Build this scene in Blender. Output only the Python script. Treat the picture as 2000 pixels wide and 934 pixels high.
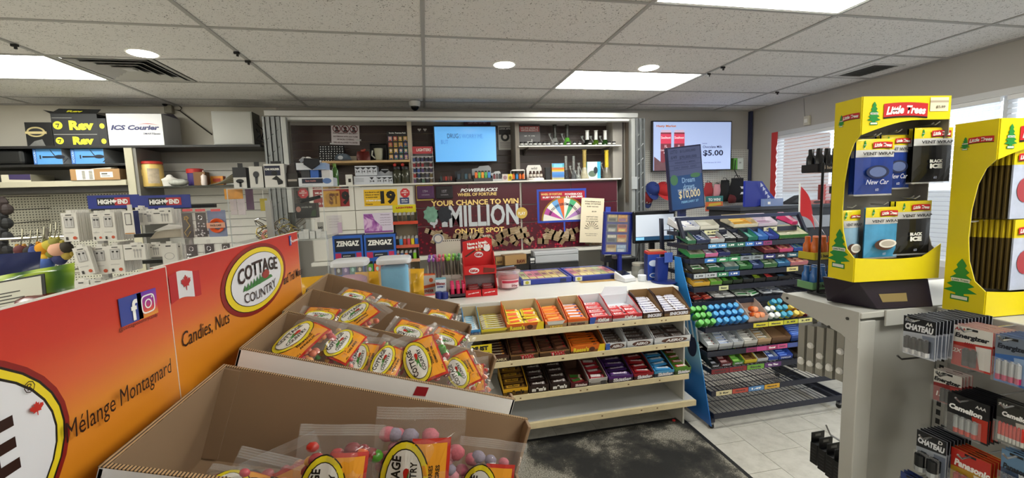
import bpy, math, random
from mathutils import Vector, Matrix, Euler
for _o in list(bpy.data.objects): bpy.data.objects.remove(_o)
S = bpy.context.scene; COL = S.collection
PI = math.pi; R = math.radians
# ---------------------------------------------------------------- camera
CAM = Vector((0, 0, 1.72)); YAW, PIT, ROL, FPX = .19755, -.10186, -.03242, 821.1
_o = Vector((math.sin(YAW)*math.cos(PIT), math.cos(YAW)*math.cos(PIT), math.sin(PIT)))
_r = Vector((math.cos(YAW), -math.sin(YAW), 0)); _u = _r.cross(_o)
CR = _r*math.cos(ROL)+_u*math.sin(ROL); CU = _u*math.cos(ROL)-_r*math.sin(ROL); CO = _o
cd = bpy.data.cameras.new('camera'); cam = bpy.data.objects.new('camera', cd); COL.objects.link(cam)
cd.sensor_width = 36; cd.lens = FPX/2000*36; cd.clip_start = .02; cd.clip_end = 60
cam.matrix_world = Matrix(((CR.x, CU.x, -CO.x, CAM.x), (CR.y, CU.y, -CO.y, CAM.y), (CR.z, CU.z, -CO.z, CAM.z), (0, 0, 0, 1)))
S.camera = cam
# ---------------------------------------------------------------- sky, exposure
w = bpy.data.worlds.new('sky'); S.world = w; w.use_nodes = True
w.node_tree.nodes['Background'].inputs[0].default_value = (.80, .90, 1, 1)
w.node_tree.nodes['Background'].inputs[1].default_value = 3.0
vs = S.view_settings; vs.view_transform = 'Standard'; vs.look = 'None'; vs.gamma = 1; vs.use_curve_mapping = False
vs.exposure = 0.45
LIGHT_PANEL, POT = 13.0, 26.0      # emission of the ceiling light panels and pot lights
# ---------------------------------------------------------------- helpers
def at(px, py, ax, v):
    'the point on the plane <ax>=v that the photograph shows at pixel px,py'
    d = CO+CR*((px-1000)/FPX)-CU*((py-467)/FPX); i = 'XYZ'.index(ax)
    return CAM+d*((v-CAM[i])/d[i])
def lin(h):
    h = h.lstrip('#'); c = [int(h[i:i+2], 16)/255 for i in (0, 2, 4)]
    return tuple((x/12.92 if x <= .04045 else ((x+.055)/1.055)**2.4) for x in c)+(1,)
MATS = {}
def M(col, rough=.5, metal=0, emit=0, alpha=1, var=0, scale=8, bump=0, coat=0, trans=0, spec=.5):
    k = (col, rough, metal, emit, alpha, var, scale, bump, coat, trans, spec)
    if k in MATS: return MATS[k]
    m = bpy.data.materials.new('paint_'+col); m.use_nodes = True; n = m.node_tree.nodes; L = m.node_tree.links
    b = n['Principled BSDF']; c = lin(col)
    b.inputs['Base Color'].default_value = c; b.inputs['Roughness'].default_value = rough
    b.inputs['Metallic'].default_value = metal; b.inputs['Alpha'].default_value = alpha
    b.inputs['Coat Weight'].default_value = coat; b.inputs['Transmission Weight'].default_value = trans
    b.inputs['Specular IOR Level'].default_value = spec
    if emit:
        b.inputs['Emission Color'].default_value = c; b.inputs['Emission Strength'].default_value = emit
    if var or bump:
        tc = n.new('ShaderNodeTexCoord'); nz = n.new('ShaderNodeTexNoise'); nz.inputs['Scale'].default_value = scale; nz.inputs['Detail'].default_value = 5
        L.new(tc.outputs['Object'], nz.inputs['Vector'])
        if var:
            mx = n.new('ShaderNodeMix'); mx.data_type = 'RGBA'
            mx.inputs[6].default_value = tuple(x*(1-var) for x in c[:3])+(1,); mx.inputs[7].default_value = tuple(min(1, x*(1+var)) for x in c[:3])+(1,)
            L.new(nz.outputs['Fac'], mx.inputs[0]); L.new(mx.outputs[2], b.inputs['Base Color'])
        if bump:
            bp = n.new('ShaderNodeBump'); bp.inputs['Strength'].default_value = bump; bp.inputs['Distance'].default_value = .01
            L.new(nz.outputs['Fac'], bp.inputs['Height']); L.new(bp.outputs['Normal'], b.inputs['Normal'])
    MATS[k] = m; return m
def FILM(col='ffffff', a=.16, rough=.12):
    'thin clear plastic: mostly see-through, glossy'
    k = ('film', col, a, rough)
    if k in MATS: return MATS[k]
    m = bpy.data.materials.new('clear_film'); m.use_nodes = True; n = m.node_tree.nodes; L = m.node_tree.links
    n.clear(); out = n.new('ShaderNodeOutputMaterial'); tr = n.new('ShaderNodeBsdfTransparent'); tr.inputs[0].default_value = (1, 1, 1, 1)
    g = n.new('ShaderNodeBsdfDiffuse'); g.inputs[0].default_value = lin(col); gl = n.new('ShaderNodeBsdfGlossy'); gl.inputs['Roughness'].default_value = rough
    mx = n.new('ShaderNodeMixShader'); mx.inputs[0].default_value = a; m2 = n.new('ShaderNodeMixShader'); fr = n.new('ShaderNodeFresnel'); fr.inputs[0].default_value = 1.42 if a > .03 else 1.2
    L.new(tr.outputs[0], mx.inputs[1]); L.new(g.outputs[0], mx.inputs[2]); ge = n.new('ShaderNodeNewGeometry'); mu = n.new('ShaderNodeMath'); mu.operation = 'MULTIPLY_ADD'; mu.inputs[1].default_value = -1; mu.inputs[2].default_value = 1; L.new(ge.outputs['Backfacing'], mu.inputs[0])
    pr = n.new('ShaderNodeMath'); pr.operation = 'MULTIPLY'; L.new(fr.outputs[0], pr.inputs[0]); L.new(mu.outputs[0], pr.inputs[1]); L.new(pr.outputs[0], m2.inputs[0]); L.new(mx.outputs[0], m2.inputs[1]); L.new(gl.outputs[0], m2.inputs[2]); L.new(m2.outputs[0], out.inputs[0])
    MATS[k] = m; return m
def PAT(key, build):
    'node material made once by build(nodes, links, principled, texcoord)'
    if key in MATS: return MATS[key]
    m = bpy.data.materials.new(key); m.use_nodes = True; n = m.node_tree.nodes; L = m.node_tree.links
    build(n, L, n['Principled BSDF'], n.new('ShaderNodeTexCoord')); MATS[key] = m; return m
def ramp(n, stops, interp='LINEAR'):
    r = n.new('ShaderNodeValToRGB'); e = r.color_ramp; e.interpolation = interp
    while len(e.elements) < len(stops): e.elements.new(.5)
    for el, (p, c) in zip(e.elements, stops): el.position = p; el.color = lin(c) if isinstance(c, str) else c
    return r
class MB:
    'collects shapes into one mesh'
    def __init__(s): s.v, s.f, s.m, s.T = [], [], [], Matrix()
    def at(s, loc=(0, 0, 0), rot=(0, 0, 0), sc=1):
        s.T = Matrix.LocRotScale(Vector(loc), Euler(rot), Vector((sc, sc, sc)) if not hasattr(sc, '__len__') else Vector(sc)); return s
    def add(s, vs, fs, m=0):
        o = len(s.v); s.v += [tuple(s.T@Vector(v)) for v in vs]; s.f += [tuple(i+o for i in f) for f in fs]; s.m += [m]*len(fs); return s
    def box(s, x0, x1, y0, y1, z0, z1, m=0):
        return s.add([(x0,y0,z0),(x1,y0,z0),(x1,y1,z0),(x0,y1,z0),(x0,y0,z1),(x1,y0,z1),(x1,y1,z1),(x0,y1,z1)],
                     [(0,3,2,1),(4,5,6,7),(0,1,5,4),(1,2,6,5),(2,3,7,6),(3,0,4,7)], m)
    def bc(s, c, d, m=0): return s.box(c[0]-d[0]/2, c[0]+d[0]/2, c[1]-d[1]/2, c[1]+d[1]/2, c[2]-d[2]/2, c[2]+d[2]/2, m)
    def hexa(s, p, m=0): return s.add(p, [(0,3,2,1),(4,5,6,7),(0,1,5,4),(1,2,6,5),(2,3,7,6),(3,0,4,7)], m)
    def quad(s, a, b, c, d, m=0): return s.add([a, b, c, d], [(0, 1, 2, 3)], m)
    def poly(s, pts, m=0): return s.add(pts, [tuple(range(len(pts)))], m)
    def lathe(s, c, prof, n=16, m=0):
        vs = []; fs = []
        for r, z in prof:
            for i in range(n): a = 2*PI*i/n; vs.append((c[0]+r*math.cos(a), c[1]+r*math.sin(a), c[2]+z))
        for j in range(len(prof)-1):
            for i in range(n): k = (i+1) % n; fs.append((j*n+i, j*n+k, (j+1)*n+k, (j+1)*n+i))
        fs.append(tuple(range(n))[::-1]); fs.append(tuple(range((len(prof)-1)*n, len(prof)*n))); return s.add(vs, fs, m)
    def tube(s, pts, r, n=6, m=0):
        pts = [Vector(p) for p in pts]; vs = []; fs = []
        for i, p in enumerate(pts):
            d = (pts[min(i+1, len(pts)-1)]-pts[max(i-1, 0)]).normalized(); q = Vector((0, 0, 1)) if abs(d.z) < .9 else Vector((1, 0, 0))
            a = d.cross(q).normalized(); b = d.cross(a)
            for k in range(n): t = 2*PI*k/n; vs.append(tuple(p+(a*math.cos(t)+b*math.sin(t))*r))
        for i in range(len(pts)-1):
            for k in range(n): l = (k+1) % n; fs.append((i*n+k, i*n+l, (i+1)*n+l, (i+1)*n+k))
        fs.append(tuple(range(n))[::-1]); fs.append(tuple(range((len(pts)-1)*n, len(pts)*n))); return s.add(vs, fs, m)
    def prism(s, pts, y0, y1, m=0):
        'polygon in x,z pushed from y0 to y1'
        n = len(pts); vs = [(x, y0, z) for x, z in pts]+[(x, y1, z) for x, z in pts]
        return s.add(vs, [tuple(range(n)), tuple(range(2*n-1, n-1, -1))]+[(i, i+n, (i+1) % n+n, (i+1) % n) for i in range(n)], m)
    def prismx(s, pts, x0, x1, m=0):
        'polygon in y,z pushed from x0 to x1'
        n = len(pts); vs = [(x0, y, z) for y, z in pts]+[(x1, y, z) for y, z in pts]
        return s.add(vs, [tuple(range(n)), tuple(range(2*n-1, n-1, -1))]+[(i, i+n, (i+1) % n+n, (i+1) % n) for i in range(n)], m)
    def grid(s, fn, nu, nv, m=0):
        vs = [fn(i/nu, j/nv) for j in range(nv+1) for i in range(nu+1)]
        return s.add(vs, [(j*(nu+1)+i, j*(nu+1)+i+1, (j+1)*(nu+1)+i+1, (j+1)*(nu+1)+i) for j in range(nv) for i in range(nu)], m)
    def ball(s, c, r, n=8, k=5, m=0):
        r = r if hasattr(r, '__len__') else (r, r, r); vs = [(c[0], c[1], c[2]-r[2])]; fs = []
        for j in range(1, k):
            t = PI*j/k-PI/2
            for i in range(n): a = 2*PI*i/n; vs.append((c[0]+r[0]*math.cos(t)*math.cos(a), c[1]+r[1]*math.cos(t)*math.sin(a), c[2]+r[2]*math.sin(t)))
        vs.append((c[0], c[1], c[2]+r[2])); e = len(vs)-1
        for i in range(n): q = (i+1) % n; fs.append((0, 1+q, 1+i)); fs.append((e, e-n+i, e-n+q))
        for j in range(k-2):
            for i in range(n): q = (i+1) % n; fs.append((1+j*n+i, 1+j*n+q, 1+(j+1)*n+q, 1+(j+1)*n+i))
        return s.add(vs, fs, m)
    def ellip(s, c, rx, rz, n=28, m=0, y=None):
        'flat ellipse facing -y'
        return s.poly([(c[0]+rx*math.cos(2*PI*i/n), c[1], c[2]+rz*math.sin(2*PI*i/n)) for i in range(n)], m)
    def mesh(s, name, mats, smooth=False):
        me = bpy.data.meshes.new(name); me.from_pydata(s.v, [], s.f)
        for m in mats: me.materials.append(m)
        me.polygons.foreach_set('material_index', s.m)
        if smooth: me.shade_smooth(); me.set_sharp_from_angle(angle=R(42))
        me.update(); return me
def ob(name, me, parent=None, loc=(0, 0, 0), rot=(0, 0, 0), sc=(1, 1, 1)):
    o = bpy.data.objects.new(name, me); COL.objects.link(o); o.parent = parent; o.location = loc; o.rotation_euler = rot; o.scale = sc; return o
MESH = {}
def mk(name, mb, mats, parent=None, loc=(0, 0, 0), rot=(0, 0, 0), bevel=0, smooth=False, key=None, seg=2):
    'one mesh object; mb may be a function, built once per key'
    mats = mats if isinstance(mats, (list, tuple)) else [mats]
    if key is not None:
        if key not in MESH: MESH[key] = (mb() if callable(mb) else mb).mesh(name, mats, smooth)
        me = MESH[key]
    else: me = (mb() if callable(mb) else mb).mesh(name, mats, smooth)
    o = ob(name, me, parent, loc, rot)
    if bevel:
        b = o.modifiers.new('bevel', 'BEVEL'); b.width = bevel; b.segments = seg; b.limit_method = 'ANGLE'; b.angle_limit = R(40)
    return o
def tag(o, label, cat, group=None):
    o['label'] = label; o['category'] = cat
    if group: o['group'] = group
    return o
def thing(name, label, cat, loc=(0, 0, 0), rot=(0, 0, 0), group=None):
    return tag(ob(name, None, None, loc, rot if hasattr(rot, '__len__') else (0, 0, rot)), label, cat, group)
def structure(name, mb, mats, parent=None, **k):
    o = mk(name, mb, mats, parent, **k)
    if parent is None: o['kind'] = 'structure'
    return o
def clone(o, loc=None, rot=None, label=None, group=None, parent=None):
    c = o.copy(); COL.objects.link(c); c.parent = parent
    if loc is not None: c.location = loc
    if rot is not None: c.rotation_euler = rot
    if label: c['label'] = label
    if group: c['group'] = group
    for ch in list(o.children): clone(ch, parent=c)
    return c
TXT = {}
def text(s, w=None, h=None, mat=None, parent=None, loc=(0, 0, 0), rot=(0, 0, 0), bold=.012, shear=0, name='lettering', arc=0, space=1):
    'flat lettering facing -y, centred, scaled to w x h'
    k = (s, w, h, mat.name, bold, shear, arc)
    if k not in TXT:
        c = bpy.data.curves.new('lettering', 'FONT'); c.body = s; c.resolution_u = 2; c.offset = bold; c.shear = shear; c.align_x = 'CENTER'; c.space_line = .9; c.space_character = space
        t = bpy.data.objects.new('t', c); me = bpy.data.meshes.new_from_object(t); bpy.data.objects.remove(t)
        xs = [v.co.x for v in me.vertices] or [0]; ys = [v.co.y for v in me.vertices] or [0]
        sx = max(1e-6, max(xs)-min(xs)); sy = max(1e-6, max(ys)-min(ys)); cx = (max(xs)+min(xs))/2; cy = (max(ys)+min(ys))/2
        fx = w/sx if w else h/sy; fy = h/sy if h else fx
        for v in me.vertices:
            x, y = (v.co.x-cx)*fx, (v.co.y-cy)*fy
            if arc: y -= arc*(x/(w or 1)*2)**2
            v.co = (x, 0, y)
        me.materials.clear(); me.materials.append(mat); me.name = 'lettering'; TXT[k] = me
    return ob(name, TXT[k], parent, loc, rot)
WHITE = M('f2f2ee', .5); BLACK = M('0c0c0d', .45); RED = M('c4161c', .45); YEL = M('f4d512', .45); NAVY = M('1a2350', .45)
def leaf_pts(s=1):
    p = [(0, 1), (.18, .68), (.38, .78), (.32, .36), (.62, .62), (.68, .46), (.98, .5), (.86, .3), (.96, .16), (.5, -.18), (.56, -.38), (.08, -.3), (.06, -.8)]
    return [(x*s, z*s) for x, z in p]+[(-x*s, z*s) for x, z in p[::-1] if x]
# ================================================================ the room
H = 2.741; GX0, GY0 = .0335, 2.81
def ceil_mat(n, L, b, tc):
    oi = n.new('ShaderNodeObjectInfo'); va = n.new('ShaderNodeVectorMath'); va.operation = 'ADD'
    mp = n.new('ShaderNodeMapping'); mp.inputs['Scale'].default_value = (38, 38, 38)
    ml = n.new('ShaderNodeVectorMath'); ml.operation = 'SCALE'; ml.inputs['Scale'].default_value = 9
    L.new(oi.outputs['Location'], ml.inputs[0]); L.new(tc.outputs['Object'], mp.inputs['Vector']); L.new(mp.outputs[0], va.inputs[0]); L.new(ml.outputs[0], va.inputs[1])
    nz = n.new('ShaderNodeTexNoise'); nz.inputs['Scale'].default_value = 1.3; nz.inputs['Detail'].default_value = 1; L.new(va.outputs[0], nz.inputs['Vector'])
    mx = n.new('ShaderNodeMix'); mx.data_type = 'RGBA'; mx.inputs[0].default_value = .55; L.new(va.outputs[0], mx.inputs[6]); L.new(nz.outputs['Color'], mx.inputs[7])
    vo = n.new('ShaderNodeTexNoise'); vo.inputs['Scale'].default_value = 1.1; vo.inputs['Detail'].default_value = .5; vo.inputs['Distortion'].default_value = 3.2; L.new(va.outputs[0], vo.inputs['Vector'])
    r = ramp(n, [(.0, '7d7b79'), (.29, '7d7b79'), (.33, 'e3e1df'), (1, 'e8e6e4')]); L.new(vo.outputs['Fac'], r.inputs[0]); L.new(r.outputs[0], b.inputs['Base Color'])
    bp = n.new('ShaderNodeBump'); bp.inputs['Strength'].default_value = .35; bp.inputs['Distance'].default_value = .004; L.new(r.outputs[0], bp.inputs['Height']); L.new(bp.outputs[0], b.inputs['Normal'])
    b.inputs['Roughness'].default_value = .95
CEIL = PAT('fissured_ceiling_tile', ceil_mat); TBAR = M('a9a8a6', .5)
ceiling = structure('ceiling', MB().box(-5, 4.4, -2.6, 5.07, H+.03, H+.09), M('6f6d69', .9))
def tile_mb(w, d): return MB().box(-w/2, w/2, -d/2, d/2, 0, .016)
panel_cells = {(-3, 1), (1, 1), (-3, -2), (1, -2), (-3, -5), (1, -5), (-3, -8), (1, -8)}
for k in range(-5, 4):
    for mrow in range(-9, 4):
        x0, x1 = max(-5, GX0+1.22*k), min(4.28, GX0+1.22*(k+1)); y0, y1 = max(-2.5, GY0+.61*mrow), min(4.95, GY0+.61*(mrow+1))
        if x1-x0 < .05 or y1-y0 < .05 or (k, mrow) in panel_cells: continue
        if (k, mrow) == (-2, 1): x0 += .61
        w_, d_ = round(x1-x0-.012, 3), round(y1-y0-.012, 3)
        mk('ceiling_tile', lambda: tile_mb(w_, d_), CEIL, ceiling, ((x0+x1)/2, (y0+y1)/2, H), key=('ct', w_, d_))
for k in range(-4, 4):
    mk('grid_bar', MB().box(-.012, .012, -2.5, 4.95, -.006, .004), TBAR, ceiling, (GX0+1.22*k, 0, H))
for mrow in range(-8, 4):
    mk('grid_bar', MB().box(-5, 4.28, -.012, .012, -.005, .003), TBAR, ceiling, (0, GY0+.61*mrow, H))
for a in ((-5, 4.28, 4.925, 4.95), (-5, 4.28, -2.5, -2.475)): mk('edge_angle', MB().box(a[0], a[1], a[2], a[3], H-.012, H), TBAR, ceiling)
mk('edge_angle', MB().box(4.255, 4.28, -2.5, 4.95, H-.012, H), TBAR, ceiling)
PANEL = M('fbfbf2', .4, emit=LIGHT_PANEL)
where = {(-3, 1): 'rectangular flush ceiling light panel at the left, beside the air diffuser', (1, 1): 'rectangular flush ceiling light panel over the cash counter', (1, -2): 'rectangular flush ceiling light panel nearest, cut by the top edge', (-3, -2): 'rectangular flush ceiling light panel above the candy display'}
for k, mrow in sorted(panel_cells):
    t = thing('ceiling_light_panel', where.get((k, mrow), 'rectangular flush ceiling light panel at the back of the shop, column %d row %d' % (k+4, -mrow)), 'ceiling light', (GX0+1.22*(k+.5), GY0+.61*(mrow+.5), H))
    mk('frame', lambda: MB().box(-.602, .602, -.297, -.282, -.002, .022).box(-.602, .602, .282, .297, -.002, .022).box(-.602, -.587, -.282, .282, -.002, .022).box(.587, .602, -.282, .282, -.002, .022), M('e8e8e4'), t, key='lpf')
    mk('diffuser', lambda: MB().box(-.587, .587, -.282, .282, 0, .02), PANEL, t, key='lpd')
for nm, (x, y) in {'left, by the air diffuser': (-1.79, 3.32), 'middle, before the small dome camera': (.65, 3.333), 'right, by the counter light panel': (1.86, 3.3)}.items():
    t = thing('pot_light', 'small round glowing pot light in the ceiling, '+nm, 'ceiling light', (x, y, H))
    mk('trim_ring', lambda: MB().lathe((0, 0, 0), [(.088, -.004), (.094, -.002), (.094, .005)], 28), M('f4f4f0'), t, key='plr')
    mk('lens', lambda: MB().lathe((0, 0, 0), [(.075, -.007), (.08, -.0045), (.08, -.002)], 28), M('fff6e6', .4, emit=POT), t, key='pll')
# square four-way air diffuser
t = thing('air_diffuser', 'square four-way metal air diffuser with dark stepped louvres in the ceiling', 'air vent', (GX0-2.44+.305, GY0+.61*1.5, H))
VM = M('b9b9b6', .45, .2)
mk('back_plate', MB().box(-.29, .29, -.29, .29, .016, .024), M('191a1b', .8), t)
def ring(a, b, z0, z1):
    m = MB(); q = [(-1, -1), (1, -1), (1, 1), (-1, 1)]
    for i in range(4):
        p, r_ = q[i], q[(i+1) % 4]
        m.hexa([(p[0]*a, p[1]*a, z0), (r_[0]*a, r_[1]*a, z0), (r_[0]*b, r_[1]*b, z1), (p[0]*b, p[1]*b, z1), (p[0]*a, p[1]*a, z0+.004), (r_[0]*a, r_[1]*a, z0+.004), (r_[0]*b, r_[1]*b, z1+.004), (p[0]*b, p[1]*b, z1+.004)])
    return m
mk('rim', ring(.298, .27, -.003, -.003), VM, t)
for i, a in enumerate((.25, .19, .13, .075)): mk('louvre', ring(a, a-.036, -.006, .012), VM, t)
mk('core', MB().box(-.035, .035, -.035, .035, .0, .012), VM, t)
t = thing('ceiling_register', 'small rectangular slotted air register in the ceiling near the window wall', 'air vent', (3.95, 3.2, H))
mk('rim', MB().box(-.16, .16, -.2, -.17, -.006, 0).box(-.16, .16, .17, .2, -.006, 0).box(-.16, -.13, -.17, .17, -.006, 0).box(.13, .16, -.17, .17, -.006, 0), M('d2d2d0'), t)
mk('back_plate', MB().box(-.13, .13, -.17, .17, -.001, 0), M('2a2a2a'), t)
for i in range(9): mk('louvre', lambda: MB().hexa([(-.13, -.006, -.006), (.13, -.006, -.006), (.13, .006, -.001), (-.13, .006, -.001), (-.13, -.006, -.004), (.13, -.006, -.004), (.13, .006, .0), (-.13, .006, .0)]), M('8a8a88'), t, (0, -.15+i*.037, -.001), key='rl')
# small black wire clips on the ceiling grid
for i, (px, py) in enumerate([(462, 101), (484, 118), (28, 86), (1412, 130), (1384, 143), (1518, 179)]):
    p = at(px, py, 'Z', H-.007)
    t = tag(mk('grid_clip', MB().bc((0, 0, -.008), (.035, .014, .014)).bc((.004, 0, -.02), (.012, .01, .02)), BLACK, None, p), 'small dark clip on the ceiling grid, %s' % ('at the left of the air diffuser and higher up', 'right of the air diffuser', 'at the far left edge', 'over the counter light panel, upper', 'over the counter light panel, lower', 'nearest the window wall corner')[i] if i != 0 else 'small dark ceiling grid clip, upper of two right of the left pot light', 'clip')
# ---- walls
WALL = M('bab6b0', .8, var=.06, scale=3, bump=.03)
wall_back = structure('wall_back', MB().box(-1.5, 4.4, 4.95, 5.07, 0, H+.03).box(-5, -1.5, 4.95, 5.07, 0, H+.03, 1), [WALL, M('d9d4c8', .75, var=.04, scale=3)])  # left section paler: ceiling light falling there is put into its colour
CREAM = M('d9d4c8', .75, var=.04, scale=3)
structure('wall_left', MB().box(-5.12, -5, -2.6, 5.07, 0, H+.03), CREAM)
structure('wall_front', MB().box(-5, 4.4, -2.62, -2.5, 0, H+.03), CREAM)
WY0, WY1, WZ0, WZ1 = .3, 4.59, 1.0, 2.40
structure('wall_right', MB().box(4.28, 4.4, -2.5, 4.95, WZ1, H+.03).box(4.28, 4.4, -2.5, 4.95, 0, WZ0).box(4.28, 4.4, -2.5, WY0, WZ0, WZ1).box(4.28, 4.4, WY1, 4.95, WZ0, WZ1), WALL)
# ---- floor
def floor_mat(n, L, b, tc):
    oi = n.new('ShaderNodeObjectInfo'); nz = n.new('ShaderNodeTexNoise'); nz.inputs['Scale'].default_value = 11; nz.inputs['Detail'].default_value = 8; nz.inputs['Roughness'].default_value = .7
    va = n.new('ShaderNodeVectorMath'); va.operation = 'ADD'; L.new(tc.outputs['Object'], va.inputs[0]); L.new(oi.outputs['Location'], va.inputs[1]); L.new(va.outputs[0], nz.inputs['Vector'])
    r = ramp(n, [(.25, 'a5a198'), (.4, 'bcb8ae'), (.55, 'c8c4ba'), (.75, 'cfcbc2')]); L.new(nz.outputs['Fac'], r.inputs[0]); L.new(r.outputs[0], b.inputs['Base Color']); b.inputs['Roughness'].default_value = .38
FLOORM = PAT('worn_vinyl_tile', floor_mat)
floor = structure('floor', MB().box(-5, 4.4, -2.6, 5.07, -.1, -.004), M('5b5850', .8))
TS = .3065; TX0 = 1.197*1.72; TY0 = 1.466*1.72
def ftile(x, y, w, d): mk('floor_tile', lambda: MB().box(-w/2+.0016, w/2-.0016, -d/2+.0016, d/2-.0016, -.004, 0), FLOORM, floor, (x, y, 0), key=('ft', round(w, 3), round(d, 3)))
for i in range(-7, 7):
    off = 0 if i % 2 == 0 else TS/2
    for j in range(-6, 5):
        x, y = TX0+(i+.5)*TS, TY0+off+(j+.5)*TS
        if .25 < y < 3.7 and x < 4.2: ftile(x, y, TS, TS)
# the rest of the floor, out of sight: large sheets of the same vinyl
mk('vinyl_sheet', MB().box(-5, TX0-7*TS-.002, -2.5, 4.95, -.004, -.0005), FLOORM, floor)
mk('vinyl_sheet', MB().box(TX0-7*TS, 4.28, -2.5, .4, -.004, -.0012), FLOORM, floor)
mk('vinyl_sheet', MB().box(TX0-7*TS, 4.28, 3.6, 4.95, -.004, -.0012), FLOORM, floor)
# ---- window with blinds
win = structure('window_1', MB().box(4.28, 4.4, WY0, WY0+.05, WZ0, WZ1).box(4.28, 4.4, WY1-.05, WY1, WZ0, WZ1).box(4.28, 4.4, WY0+.05, WY1-.05, WZ0, WZ0+.05).box(4.28, 4.4, WY0+.05, WY1-.05, WZ1-.05, WZ1).box(4.34, 4.39, 2.42, 2.47, WZ0+.05, WZ1-.05), M('d8d8d8', .4))
mk('pane', MB().box(4.362, 4.368, WY0+.05, WY1-.05, WZ0+.05, WZ1-.05), FILM('dfe8ee', .03, .02), win)
def blind_mat(n, L, b, tc):
    tr = n.new('ShaderNodeBsdfTranslucent'); tr.inputs[0].default_value = lin('c8c8c8'); d = n.new('ShaderNodeBsdfDiffuse'); d.inputs[0].default_value = lin('e6e6e6'); tp = n.new('ShaderNodeBsdfTransparent')
    m1 = n.new('ShaderNodeMixShader'); m1.inputs[0].default_value = .62; L.new(d.outputs[0], m1.inputs[1]); L.new(tr.outputs[0], m1.inputs[2])
    m2 = n.new('ShaderNodeMixShader'); m2.inputs[0].default_value = .42; L.new(m1.outputs[0], m2.inputs[1]); L.new(tp.outputs[0], m2.inputs[2]); L.new(m2.outputs[0], n['Material Output'].inputs[0])
BL = PAT('blind_slat', blind_mat)
for nm, y0, y1 in (('far', 2.46, 4.53), ('near', .36, 2.42)):
    t = thing('window_blind', 'closed white horizontal slat blind, the %s one of two in the window' % nm, 'blind', (4.3, (y0+y1)/2, WZ0))
    mk('head_rail', MB().box(-.015, .015, -(y1-y0)/2, (y1-y0)/2, WZ1-WZ0-.085, WZ1-WZ0-.052), M('f0f0f0'), t)
    h_ = (y1-y0)/2
    for i in range(33):
        mk('slat', lambda: MB().hexa([(-.010, -h_, -.0165), (.005, -h_, .0165), (.005, h_, .0165), (-.010, h_, -.0165), (-.0092, -h_, -.0169), (.0058, -h_, .0161), (.0058, h_, .0161), (-.0092, h_, -.0169)]), BL, t, (0, 0, .075+i*.0385), key=('slat', nm))
    mk('bottom_rail', MB().box(-.012, .012, -h_, h_, .055-.012, .055+.004), M('f0f0f0'), t)
tag(mk('brick_wall', MB().box(6.2, 6.5, 5.80, 6.42, 0, 2.58), M('6f4326', .8, var=.3, scale=6)), 'brown brick wall outside, seen blurred through the blind', 'wall')
tag(mk('concrete_wall', MB().box(5.9, 6.1, 2.0, 9, -.02, 1.62), M('8f8f90', .8)), 'low pale concrete wall outside, behind the blind', 'wall')
structure('ground_outside', MB().box(4.45, 14, -6, 12, -.2, -.02), M('a8a8a8', .9))
p = at(1512, 258, 'X', 4.275)
def scal(): # red vinyl strip with a scalloped right edge
    pts = [(0, 0), (0, -1.0)]+[(.07+(.018 if i % 2 else 0), -1.0+i*.05) for i in range(1, 18)]+[(.09, 0)]
    return MB().prismx([(-x, z) for x, z in pts], -.004, 0)
tag(mk('window_decal', scal(), M('d6403f', .5, var=.2, scale=4), None, (4.275, 4.60, WZ1)), 'pinkish red vinyl strip with scalloped edge down the far side of the window', 'decal')
p = at(1579, 236, 'X', 4.28)
t = thing('motion_sensor', 'small beige motion sensor box on the wall above the window', 'sensor', p)
mk('case', MB().box(-.035, 0, -.035, .035, -.05, .055), M('cfcaba'), t, bevel=.006); mk('lens', MB().box(-.038, -.034, -.02, .02, -.02, .02), M('efede4'), t)
tag(mk('thin_cable', MB().tube([(4.276, 4.16, H-.02), (4.276, 4.15, 2.6), (4.276, 4.13, 2.45)], .003), M('8f8c88')), 'thin grey cable running down the window wall from the ceiling', 'cable')
# corner trim and pegboard right of the cash area
structure('trim_1', MB().box(4.225, 4.262, 4.905, 4.95, 0, H-.015), M('2b3152', .5), bevel=.004)
def peg_mat(col, dot, pitch, rad, ax):
    def f(n, L, b, tc):
        sx = n.new('ShaderNodeSeparateXYZ'); L.new(tc.outputs['Object'], sx.inputs[0]); o = []
        for a in ax:
            m1 = n.new('ShaderNodeMath'); m1.operation = 'DIVIDE'; m1.inputs[1].default_value = pitch; L.new(sx.outputs[a], m1.inputs[0])
            m2 = n.new('ShaderNodeMath'); m2.operation = 'FRACT'; L.new(m1.outputs[0], m2.inputs[0])
            m3 = n.new('ShaderNodeMath'); m3.operation = 'SUBTRACT'; m3.inputs[1].default_value = .5; L.new(m2.outputs[0], m3.inputs[0])
            m4 = n.new('ShaderNodeMath'); m4.operation = 'POWER'; m4.inputs[1].default_value = 2; L.new(m3.outputs[0], m4.inputs[0]); o.append(m4)
        s = n.new('ShaderNodeMath'); s.operation = 'ADD'; L.new(o[0].outputs[0], s.inputs[0]); L.new(o[1].outputs[0], s.inputs[1])
        g = n.new('ShaderNodeMath'); g.operation = 'LESS_THAN'; g.inputs[1].default_value = rad**2; L.new(s.outputs[0], g.inputs[0])
        mx = n.new('ShaderNodeMix'); mx.data_type = 'RGBA'; mx.inputs[6].default_value = lin(col); mx.inputs[7].default_value = lin(dot); L.new(g.outputs[0], mx.inputs[0]); L.new(mx.outputs[2], b.inputs['Base Color']); b.inputs['Roughness'].default_value = .5
    return f
PEGW = PAT('white_pegboard', peg_mat('d6d4cd', '2c2b2a', .0254, .2, 'XZ'))
mk('pegboard', MB().box(2.44, 4.225, 4.93, 4.95, .3, 2.235), PEGW, wall_back)
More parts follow.
